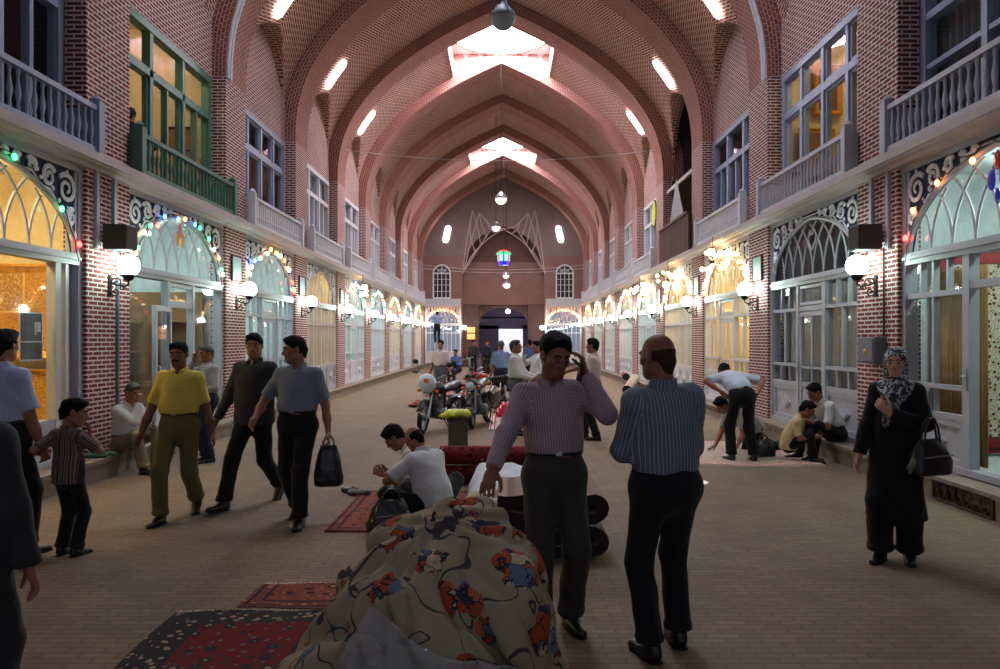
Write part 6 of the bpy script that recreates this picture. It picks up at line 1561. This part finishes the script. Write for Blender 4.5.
# ------------------------------------------------------------------ motorcycles
def circle(c, r, n, ax='x'):
    return [(c[0], c[1] + r * math.cos(2 * PI * i / n), c[2] + r * math.sin(2 * PI * i / n)) for i in range(n)]
def motorcycle(label, loc, rz, tank='red', steer=.0, cowl=True, lean=.10, saddlebag=False):
    """nose along +y; stands on its side stand"""
    t = thing('motorcycle', label, 'motorcycle', loc, rz, None); t.rotation_euler = (0, lean, rz)
    R = .30; fw, rw = .62, -.62
    S_ = Matrix.Translation((0, fw - .12, 0)) @ Matrix.Rotation(steer, 4, 'Z') @ Matrix.Translation((0, -(fw - .12), 0))
    def T(p): return S_ @ Vector(p)
    for nm, y, st in (('front_wheel', fw, True), ('rear_wheel', rw, False)):
        f = (lambda p: T(p)) if st else (lambda p: Vector(p))
        mb = MB(); mb.tube([f(p) for p in circle((0, y, R), R - .04, 32)], .042, 8, closed=True); wo = mb.build(nm, M['rubber'], t)
        mb = MB(); mb.tube([f(p) for p in circle((0, y, R), R - .075, 32)], .016, 6, closed=True)
        for i in range(18):
            a = 2 * PI * i / 18; mb.tube([f((.03 if i % 2 else -.03, y + .03 * math.cos(a), R + .03 * math.sin(a))), f((0, y + (R - .08) * math.cos(a + .25), R + (R - .08) * math.sin(a + .25)))], .0035, 4)
        mb.build('rim', M['steel'], wo)
        mb = MB(); q0, q1 = f((-.06, y, R)), f((.06, y, R)); mb.tube([q0, q1], .05, 12); mb.build('hub', M['greybox'], wo)
        g = MB(); pts = [((y + (R + .035) * math.cos(a)), R + (R + .035) * math.sin(a)) for a in [(.15 + .75 * i / 14) * PI for i in range(15)]]
        if not st: pts = [((y + (R + .045) * math.cos(a)), R + (R + .045) * math.sin(a)) for a in [(.12 + .92 * i / 14) * PI for i in range(15)]]
        g.grid([[f((x, p[0], p[1] - abs(x) * .25)) for x in (-.065, -.04, 0, .04, .065)] for p in pts]); o = g.build('mudguard', M['orange' if tank == 'orange' and st else 'black' if st else 'red' if tank == 'red' else 'black'], t, smooth=1); o.modifiers.new('t', 'SOLIDIFY').thickness = .006
    for s in (-1, 1):
        mb = MB(); mb.tube([T((s * .075, fw, R)), T((s * .08, fw - .10, R + .30))], .024, 8); mb.tube([T((s * .08, fw - .10, R + .30)), T((s * .08, fw - .24, R + .62))], .017, 8); mb.build('fork', M['steel'], t)
        mb = MB(); mb.tube([(s * .10, rw, R), (s * .11, rw + .10, R + .36)], .012, 6); mb.tube([(s * .105, rw + .02, R + .06), (s * .11, rw + .09, R + .32)], .032, 10); mb.build('shock_absorber', M['steel'], t)
        mb = MB(); mb.tube([T((0, fw - .24, R + .66)), T((s * .12, fw - .24, R + .68)), T((s * .22, fw - .30, R + .76)), T((s * .36, fw - .38, R + .76))], .013, 7); ho = mb.build('handlebar', M['steel'], t)
        mb = MB(); mb.tube([T((s * .27, fw - .335, R + .76)), T((s * .38, fw - .39, R + .76))], .020, 8); mb.build('grip', M['rubber'], ho)
        mb = MB(); mb.tube([T((s * .24, fw - .31, R + .77)), T((s * .30, fw - .27, R + .93))], .007, 5); mb.ball(T((s * .32, fw - .27, R + .96)), (.065, .018, .045), 10, 8); mb.build('mirror', M['black'], ho)
        mb = MB(); p = T((s * .16, fw - .12, R + .47)); mb.ball(p, (.035, .045, .035), 10, 8); mb.tube([p, T((s * .06, fw - .17, R + .48))], .008, 5); mb.build('indicator', M['orange'], t)
        mb = MB(); mb.tube([(s * .13, fw - .26, .46), (s * .22, fw - .30, .40), (s * .24, fw - .34, .22), (s * .12, fw - .42, .20)], .012, 6); mb.build('crash_bar', M['steel'], t)
        mb = MB(); mb.tube([(0, -.08, .28), (s * .24, -.08, .28)], .014, 6); mb.build('foot_peg', M['rubber'], t)
    tm = M[tank]
    P = [Cone((0, .10, .78), (0, .34, .80), .105, .125, .05, (1, 0, 0), .95), Ell((0, .22, .82), (.12, .24, .10), None, .05)]
    V, Q = sdf_mesh(P, .014); mesh_obj('fuel_tank', V, Q, tm, t)
    V, Q = sdf_mesh([Cone((0, .02, .77), (0, -.55, .82), .12, .12, .04, (0, 0, 1), .45), Cone((0, -.3, .80), (0, -.56, .86), .10, .10, .05, (0, 0, 1), .5)], .014); mesh_obj('seat', V, Q, M['leather'], t)
    mb = MB(); mb.tube([(0, .42, .86), (0, .36, .60), (0, .22, .30), (0, -.18, .26)], .026, 8); mb.tube([(0, .40, .80), (0, .0, .72), (0, -.60, .74)], .024, 8); mb.tube([(.06, -.18, .30), (.07, rw, R)], .02, 8); mb.tube([(-.06, -.18, .30), (-.07, rw, R)], .02, 8); mb.tube([(0, -.18, .28), (0, -.14, .72)], .024, 8); mb.build('frame', M['black'], t)
    V, Q = sdf_mesh([Cone((-.10, .06, .33), (.10, .06, .33), .11, .11, .03), Cone((0, .12, .38), (0, .24, .60), .085, .08, .03), Ell((.13, -.02, .30), (.05, .12, .09), None, .03), Ell((-.13, -.02, .30), (.05, .12, .09), None, .03)], .013); eo = mesh_obj('engine', V, Q, M['greybox'], t)
    mb = MB()
    for i in range(6): c = Vector((0, .13 + .018 * i, .42 + .033 * i)); mb.obox(Matrix.Translation(c) @ Matrix.Rotation(-.5, 4, 'X'), .20, .20, .008)
    mb.build('cooling_fins', M['steel'], eo, smooth=0)
    mb = MB(); mb.tube([(.10, .26, .50), (.13, .32, .38), (.13, .20, .22), (.15, -.10, .24), (.16, -.40, .28)], .020, 8); mb.tube([(.16, -.30, .27), (.17, -.85, .36)], [.030, .045], 12); mb.build('exhaust', M['steel'], t)
    # headlamp, clocks, cowl
    mb = MB(); c = T((0, fw - .09, R + .50)); d = (T((0, 1, 0)) - T((0, 0, 0))).normalized(); rot = d.to_track_quat('Z', 'Y').to_matrix()
    mb.lathe([(.02, -.13), (.07, -.10), (.09, -.02), (.093, .0)], c, 18, R=rot); mb.build('headlamp', M['black'], t)
    mb = MB(); mb.lathe([(.088, .0), (.06, .018), (.0, .026)], c, 18, R=rot); mb.build('lens', paint('headlamp lens', (196, 204, 212), .08, spec=.8), t)
    mb = MB()
    for s in (-1, 1): mb.lathe([(.045, -.03), (.05, .02), (.0, .022)], T((s * .06, fw - .24, R + .69)), 12)
    mb.tube([T((-.06, fw - .24, R + .68)), T((.06, fw - .24, R + .68))], .02, 6); mb.build('clocks', M['black'], t)
    if cowl:
        P = [Ell((0, 0, 0), (.17, .09, .17), None, .03), Ell((0, -.10, .02), (.15, .10, .14), None, .02, True)]
        V, Q = sdf_mesh(P, .012); A = np.array(rot @ Matrix.Rotation(0, 3, 'Z')); c2 = np.array(T((0, fw - .02, R + .62)))
        sx = np.array((T((1, 0, 0)) - T((0, 0, 0))).normalized()); sy = np.array(d); V = V[:, :1] * sx + V[:, 1:2] * sy + V[:, 2:] * v3(0, 0, 1) + c2
        mesh_obj('helmet_cowl', V, Q, M['white'], t)
        mb = MB(); mb.obox(Matrix.Translation(Vector(c2) + d * .085 + Vector((0, 0, .05))), .09, .02, .07); mb.build('badge', M['orange'], t, smooth=0)
    mb = MB(); mb.obox(Matrix.Translation((0, -.93, .78)), .13, .05, .08); mb.build('tail_lamp', M['red'], t, smooth=0)
    mb = MB(); mb.tube([(-.06, -.05, .26), (-.26, -.02, .012)], .012, 6); mb.build('side_stand', M['black'], t)
    mb = MB(); mb.obox(Matrix.Translation(T((0, fw + .27, R + .13))) , .12, .01, .08); mb.build('number_plate', M['white'], t, smooth=0)
    if saddlebag:
        for s in (-1, 1):
            V, Q = sdf_mesh([Cone((s * .20, -.75, .55), (s * .20, -.35, .55), .15, .15, .05, (1, 0, 0), .55), Ell((s * .20, -.55, .52), (.10, .26, .22), None, .05)], .014, noise=.006); mesh_obj('saddlebag', V, Q, M['bagplastic'], t)
    return t
motorcycle('motorcycle with white headlamp cowl nearest the waste bin', (-1.10, 13.95, 0), PI - .42, 'black', .25, True, -.10)
motorcycle('dark motorcycle with black saddlebags right of the one with the white cowl', (-.34, 14.75, 0), PI - .22, 'black', .1, False, .08, True)
motorcycle('red motorcycle parked farther back among the carpets', (-.30, 17.3, 0), PI / 2 - .5, 'red', -.2, False, .10)
# ------------------------------------------------------------------ stepladder, far ladder
def stepladder(label, loc, rz, H, mat):
    t = thing('stepladder', label, 'ladder', loc, rz); w0, w1 = .26, .17
    for s in (-1, 1):
        mb = MB(); mb.bar((s * w0, 0, 0), (s * w1, H * .16, H), .05, .025); mb.build('rail', mat, t, smooth=0)
        mb = MB(); mb.bar((s * w0, H * .55, 0), (s * w1, H * .2, H), .04, .02); mb.build('back_leg', mat, t, smooth=0)
    n = max(3, int(H / .28))
    for i in range(n): f = (i + 1) / (n + .2); w = w0 + (w1 - w0) * f; mb = MB(); mb.box(-w, w, H * .16 * f - .05, H * .16 * f + .05, H * f - .015, H * f + .01); mb.build('tread', mat, t, smooth=0)
    return t
t = thing('trestle', 'silver metal trestle standing before the end wall, behind the man in pale shirt', 'trestle', (-1.06, 20.2, 0), .0)
mb = MB(); mb.bar((-.75, -.1, .95), (.35, .05, 1.22), .08, .04); mb.build('top_rail', M['steel'], t, smooth=0)
for x, z in ((-.6, .97), (.25, 1.18)):
    for s in (-1, 1): mb = MB(); mb.bar((x, 0, z), (x + .08 * s, s * .32, 0), .05, .03); mb.build('leg', M['steel'], t, smooth=0)
    mb = MB(); mb.bar((x, -.18, z * .45), (x, .18, z * .45), .04, .02); mb.build('stretcher', M['steel'], t, smooth=0)
stepladder('tall stepladder at the left end shopfront with a person on it', (-3.50, 39.9, 0), 0, 1.55, M['steel'])
# ------------------------------------------------------------------ fittings on the piers
def speaker(s, label):
    t = thing('loudspeaker', label, 'loudspeaker', (s * 4.74, Y0(0) + SP + .42, 2.98), side_of(s)[1])
    mb = MB(); mb.prism([(-.17, -.15), (.17, -.15), (.13, .13), (-.13, .13)], lambda a, b, d: (a, b, d), -.16, .16); o = mb.build('cabinet', M['black'], t, smooth=0); bevel(o, .012)
    mb = MB(); mb.box(-.14, .14, .128, .138, -.14, .14); mb.build('grille', M['blackmetal'], t, smooth=0)
    mb = MB(); mb.bar((0, -.15, 0), (0, -.24, 0), .06, .1); mb.build('bracket', M['blackmetal'], t, smooth=0)
    return t
speaker(-1, 'black loudspeaker on the first left brick pier above the globe lamp'); speaker(1, 'black loudspeaker on the first right brick pier above the globe lamp')
t = thing('meter_box', 'grey metal electric box on the first right brick pier beside the woman', 'electric box', (4.95, Y0(0) + SP + .48, 1.55), PI / 2)
mb = MB(); mb.box(-.22, .22, 0, .16, -.17, .17); o = mb.build('box', M['greybox'], t, smooth=0); bevel(o, .012)
mb = MB(); mb.box(-.19, .19, .16, .17, -.14, .14); do = mb.build('lid', M['greybox'], t, smooth=0)
mb = MB(); mb.ball((.0, .175, -.02), (.03, .012, .04), 10, 6); mb.build('lock', M['gold'], do)
for s, lab in ((-1, 'vertical grey conduit down the first left brick pier'), (1, 'vertical dark cable down the first right brick pier behind the electric box')):
    mb = MB(); y = Y0(0) + SP + (.70 if s < 0 else .30); mb.tube([(s * 4.93, y, z) for z in ((.25, 1.0, 2.0, 2.85) if s < 0 else (1.72, 2.2, 2.85))], .022 if s < 0 else .012, 7); tag(mb.build('cable_pipe', M['greybox'] if s < 0 else M['black']), lab, 'pipe')
# white strips up the piers beside the arches
k = 0
for s in (-1, 1):
    for dy in (.20, .62):
        mb = MB(); y = Y0(0) + SP + dy; a, b = sorted((s * 4.95, s * 4.91)); mb.box(a, b, y - .035, y + .035, 2.82 if dy < .5 else 2.75, 3.78)
        k += 1; tag(mb.build('pier_strip', M['wood'], smooth=0), 'pale wooden strip on the first %s brick pier, %s of two' % (side_of(s)[0], 'nearer' if dy < .5 else 'farther'), 'strip')
# small plaques on the piers
M['plaque'] = paint('pale green enamel', (150, 170, 168), .3)
for s in (-1, 1):
    for k in (1, 2, 3):
        t = thing('plaque', 'pale framed plaque on the %s %s brick pier above the lamp' % (ORD[k], side_of(s)[0]), 'plaque', (s * 4.94, Y0(k) + SP + .50, 3.03), side_of(s)[1], 'framed plaques on the piers')
        mb = MB(); mb.box(-.25, .25, 0, .02, -.23, .23); mb.build('sheet', M['plaque'], t, smooth=0)
        mb = MB()
        for a in (-.25, .25): mb.box(a - .014, a + .014, 0, .03, -.24, .24)
        for a in (-.23, .23): mb.box(-.26, .26, 0, .03, a - .014, a + .014)
        mb.build('frame', M['brownwood'], t, smooth=0)
# cellar grating in the right plinth
t = thing('iron_grating', 'rusty scrolled iron grating in the plinth at the lower right', 'grating', (4.69, 7.45, .02), PI / 2)
mb = MB()
for x in (-.49, .49): mb.bar((x, 0, 0), (x, 0, .2), .02, .02)
for z in (.0, .19): mb.bar((-.5, 0, z), (.5, 0, z), .02, .02)
rm = paint('rusty iron', (84, 66, 54), .7, metal=.4, vary=.25)
mb.build('border', rm, t, smooth=0)
mb = MB()
for i in range(7):
    x = -.42 + .14 * i; mb.tube(spiral(x, .125, .05, 1.5, 0, 1, 0, 18), .007, 5); mb.tube([(x - .06, 0, .0), (x + .06, 0, .19)], .006, 5); mb.tube([(x + .06, 0, .0), (x - .02, 0, .09)], .006, 5)
mb.build('scrolls', rm, t)
# ------------------------------------------------------------------ inside the near shops
def picture(label, loc, rz, w, h, mat, fw=.11, gold='gold'):
    t = thing('framed_picture', label, 'picture', loc, rz); mb = MB(); mb.box(-w / 2, w / 2, 0, .02, -h / 2, h / 2); mb.build('picture', mat, t, smooth=0)
    f = MB(); prof = [(0, 0), (0, .05), (fw * .3, .075), (fw * .6, .045), (fw, .02), (fw, 0)]
    co = [(-w / 2, -h / 2), (w / 2, -h / 2), (w / 2, h / 2), (-w / 2, h / 2)]; P = []
    for cx, cz in co + co[:1]:
        sx, sz = (1 if cx > 0 else -1), (1 if cz > 0 else -1); P.append([(cx + sx * (fw - a), b, cz + sz * (fw - a)) for a, b in prof])
    f.grid(P); f.build('frame', M[gold], t, smooth=.4); return t
TAP = carpet('golden brown tapestry', (150, 104, 54), (210, 176, 110), (96, 56, 40), (190, 140, 60), 8.5, sx=50, sy=50, bw=.001, third=(226, 206, 160))
picture('gilt framed tapestry picture inside the nearest left shop', (-5.68, 9.12, 2.02), PI, .62, .95, TAP)
picture('smaller gilt framed tapestry at the far end of the left show window', (-5.68, 9.13, .88), PI, .62, .78, TAP, .06)
mb = MB(); mb.box(-5.30, -5.24, 9.08, 9.12, .3, 2.7); tag(mb.build('curtain', cloth('yellow curtain', (226, 196, 92)), smooth=0), 'narrow yellow curtain at the end of the left show window', 'curtain')
t = thing('notice', 'grey notice sheet with white border stuck inside the nearest left window', 'notice', (-5.10, 8.32, 1.72), -PI / 2)
mb = MB(); mb.box(-.20, .20, 0, .004, -.27, .27); mb.build('sheet', M['white'], t, smooth=0)
mb = MB(); mb.box(-.185, .185, .004, .007, -.255, .255); so_ = mb.build('print', paint('dark grey print', (88, 90, 92), .6, vary=.3, scale=30), t, smooth=0)
mb = MB()
for z in (-.06,): mb.box(-.185, .185, .007, .009, z - .006, z + .006)
mb.box(-.16, -.10, .007, .009, .05, .16); mb.box(-.085, -.055, .007, .009, .02, .16); mb.build('lettering', M['white'], so_, smooth=0)
CH = carpet('cream hanging carpet', (206, 198, 178), (96, 60, 50), (150, 50, 50), (150, 52, 58), 6.0, sx=1.6, sy=2.5, bw=.19, third=(96, 76, 66))
def hanging(label, loc, rz, w, h, mat):
    mb = MB(); nu, nv = 10, 10
    P = [[((u / nu - .5) * w, .012 * math.sin(u * 1.3), v / nv * h) for v in range(nv + 1)] for u in range(nu + 1)]; U = [[(u / nu * w, v / nv * h) for v in range(nv + 1)] for u in range(nu + 1)]
    mb.grid(P, uv=U); o = mb.build('hanging_carpet', mat, smooth=2); o.location = loc; o.rotation_euler = (0, 0, rz); o.modifiers.new('t', 'SOLIDIFY').thickness = .015
    tag(o, label, 'carpet', 'carpets hung inside the nearest right shop'); return o
hanging('cream flowered carpet with red border hung inside the nearest right doorway', (6.2, 9.14, .30), 0, 1.6, 2.5, CH)
hanging('red bordered carpet hung on the back wall of the nearest right shop', (7.35, 7.4, .30), PI / 2, 1.6, 2.5, CH)
hanging('carpet hung at the near end inside the right shop', (6.4, 5.75, .30), PI, 1.6, 2.5, C_RED)
mb = MB(); P = [[(5.34 + .02 * math.sin(u * 1.9), 8.05 + 1.0 * u / 40, .3 + 2.2 * v) for v in (0, 1)] for u in range(41)]; mb.grid(P)
o = mb.build('curtain', cloth('ochre curtain', (170, 130, 74)), smooth=2); o.modifiers.new('t', 'SOLIDIFY').thickness = .004; tag(o, 'ochre curtain behind the sash of the nearest right shop', 'curtain')
mb = MB(); P = [[(5.36 + .025 * math.sin(u * 1.7), Y0(1) + .05 + 3.4 * u / 120, .3 + 2.28 * v) for v in (0, 1)] for u in range(121)]; mb.grid(P)
o = mb.build('curtain', cloth('beige net curtain', (176, 170, 152)), smooth=2); o.modifiers.new('t', 'SOLIDIFY').thickness = .004; tag(o, 'beige curtain drawn behind the panes of the second right shopfront', 'curtain')
mb = MB(); P = [[(5.40 + .03 * math.sin(u * 1.5), Y0(0) + .05 + 3.4 * u / 100, 4.0 + 2.4 * v) for v in (0, 1)] for u in range(101)]; mb.grid(P)
o = mb.build('curtain', cloth('dark green grey curtain', (70, 74, 76)), smooth=2); o.modifiers.new('t', 'SOLIDIFY').thickness = .004; tag(o, 'dark grey curtain behind the upper right corner window', 'curtain')
picture('tall gilt framed painting seen through the right upper window', (6.05, 13.72, 6.25), PI, .34, .75, M['brownwood'], .09)
picture('gilt framed portrait below it in the right upper room', (5.85, 13.72, 5.25), PI, .5, .42, M['roombrown'], .09)
mb = MB(); mb.box(5.3, 6.9, 13.55, 13.78, 4.6, 4.72); tag(mb.build('shelf', M['brownwood'], smooth=0), 'brown shelf under the portrait in the right upper room', 'shelf')
picture('small dark framed picture inside the green window', (-5.8, 13.72, 5.35), PI, .42, .36, M['roombrown'], .04, 'brownwood')
mb = MB(); mb.box(-6.9, -5.35, 13.35, 13.66, 3.92, 4.95); tag(mb.build('cabinet', paint('yellow pine', (206, 160, 86), .5), smooth=0), 'yellow wooden cabinet inside behind the green window', 'cabinet')
# folding chair in the right doorway
t = thing('folding_chair', 'black folding chair standing inside the nearest right doorway', 'chair', (5.55, 7.35, .27), .6)
for s in (-1, 1):
    mb = MB(); mb.tube([(s * .2, -.2, 0), (s * .2, .18, .45), (s * .2, .26, .85)], .012, 6); mb.build('front_leg', M['blackmetal'], t)
    mb = MB(); mb.tube([(s * .18, .2, 0), (s * .18, -.18, .46)], .012, 6); mb.build('rear_leg', M['blackmetal'], t)
mb = MB(); mb.box(-.19, .19, -.2, .18, .44, .47); mb.build('seat', M['black'], t, smooth=0)
mb = MB(); mb.box(-.2, .2, .235, .265, .62, .84); mb.build('backrest', M['black'], t, smooth=0)
# green cloth under the sitting man, small yellow parrot-green panel of a far right window
V, Q = sdf_mesh([Cone((-.22, 0, .02), (.2, .05, .02), .035, .03, .03), Cone((-.1, -.1, .02), (.15, -.08, .02), .03, .03, .03)], .012, [((0, 0, 0), (0, 0, -1))], noise=.01, nf=2)
o = mesh_obj('folded_cloth', V, Q, paint('green cloth', (74, 108, 82), .8), None); o.location = (-4.86, 9.20, .255); tag(o, 'green cloth lying on the left plinth beside the sitting man', 'cloth')
t = thing('stained_glass', 'yellow green coloured glass panel hung in the fifth right upper window', 'glass panel', (5.14, Y0(4) + 1.2, 5.9), PI / 2)
for nm, mt, sc_ in (('rim', M['brownwood'], 1.12), ('glass', lit('yellow green glass', (190, 196, 60), .5), 1.0)):
    mb = MB(); mb.prism([(.28 * sc_ * math.cos(2 * PI * i / 20), .42 * sc_ * math.sin(2 * PI * i / 20)) for i in range(20)], lambda a, b, d: (a, d, b), 0 if nm == 'rim' else .0, .03 if nm == 'rim' else .04); mb.build(nm, mt, t, smooth=0)
# blue glass leaves of the near right fanlight
for s, lab in ((-1, 'red glass hearts'), ):
    t = thing('glass_motif', 'red and blue glass petals at the crown of the nearest right arch', 'glass motif', (5.02, Y0(0) + SP / 2, 3.26), PI / 2)
    for (x, z, rx, rz_, c) in ((-.09, .02, .065, .11, (30, 40, 200)), (.09, .02, .065, .11, (30, 40, 200)), (0, .20, .055, .10, (190, 30, 30)), (0, -.16, .04, .08, (30, 40, 200))):
        mb = MB(); mb.ball((x, 0, z), (rx, .012, rz_), 14, 10); mb.build('petal', paint('coloured glass %d' % c[0], c, .1, spec=.8), t, smooth=2)
t = thing('glass_motif', 'amber and pink glass petals at the crown of the second left arch', 'glass motif', (-5.02, Y0(1) + SP / 2, 3.30), -PI / 2)
for (x, z, c) in ((-.09, -.02, (226, 160, 50)), (.09, -.02, (226, 160, 50)), (0, .12, (226, 120, 110))):
    mb = MB(); mb.ball((x, 0, z), (.06, .012, .12), 14, 10); mb.build('petal', paint('coloured glass %d' % c[1], c, .2, spec=.8), t, smooth=2)
# distant furniture by the passage
t = thing('counter', 'grey metal cabinet standing before the dark passage', 'cabinet', (-1.05, 37.2, 0)); mb = MB(); mb.box(-.35, .35, -.2, .2, 0, .95); o = mb.build('body', M['greybox'], t, smooth=0); bevel(o, .02); mb = MB(); mb.box(-.32, -.01, -.22, -.2, .06, .9); mb.box(.01, .32, -.22, -.2, .06, .9); mb.build('door', M['greybox'], t, smooth=0)
t = thing('lit_niche', 'two orange lit panels on the left inner pier of the passage', 'lit panel', (-2.0, YEND + .55, 1.9))
for z in (.0, .42): mb = MB(); mb.box(-.28, .22, -.02, .02, z - .17, z + .17); mb.build('panel', lit('orange lit panel %d' % int(z * 100), (255, 160, 90), 1.1), t, smooth=0)
mb = MB(); mb.box(-.34, .28, .0, .03, -.22, .64); mb.build('backing', M['brownwood'], t, smooth=0)
# ------------------------------------------------------------------ camera, world, output
cd = bpy.data.cameras.new('camera'); cam = bpy.data.objects.new('camera', cd); COL.objects.link(cam)
cam.location = (CAMX, 0, EYE); cam.rotation_euler = (PI / 2, 0, 0)
cd.sensor_fit = 'HORIZONTAL'; cd.sensor_width = 36.0; cd.lens = 36.0 * FPX / 1000.0
cd.shift_x = (500 - CX) / 1000.0; cd.shift_y = (CY - 334.5) / 1000.0
cd.clip_start = 0.05; cd.clip_end = 200
S.camera = cam
w = bpy.data.worlds.new('daylight'); S.world = w; w.use_nodes = True
bg = w.node_tree.nodes['Background']; bg.inputs[0].default_value = srgb(212, 221, 248); bg.inputs[1].default_value = WORLD
S.view_settings.view_transform = 'Standard'; S.view_settings.look = 'None'; S.view_settings.gamma = 1.0; S.view_settings.use_curve_mapping = False
S.view_settings.exposure = EXPO
S.cycles.max_bounces = 8; S.cycles.diffuse_bounces = 5; S.cycles.glossy_bounces = 3; S.cycles.transparent_max_bounces = 16
S.cycles.sample_clamp_indirect = 6.0; S.cycles.caustics_reflective = False; S.cycles.caustics_refractive = False
S.cycles.use_denoising = True
S.cycles.use_light_tree = True
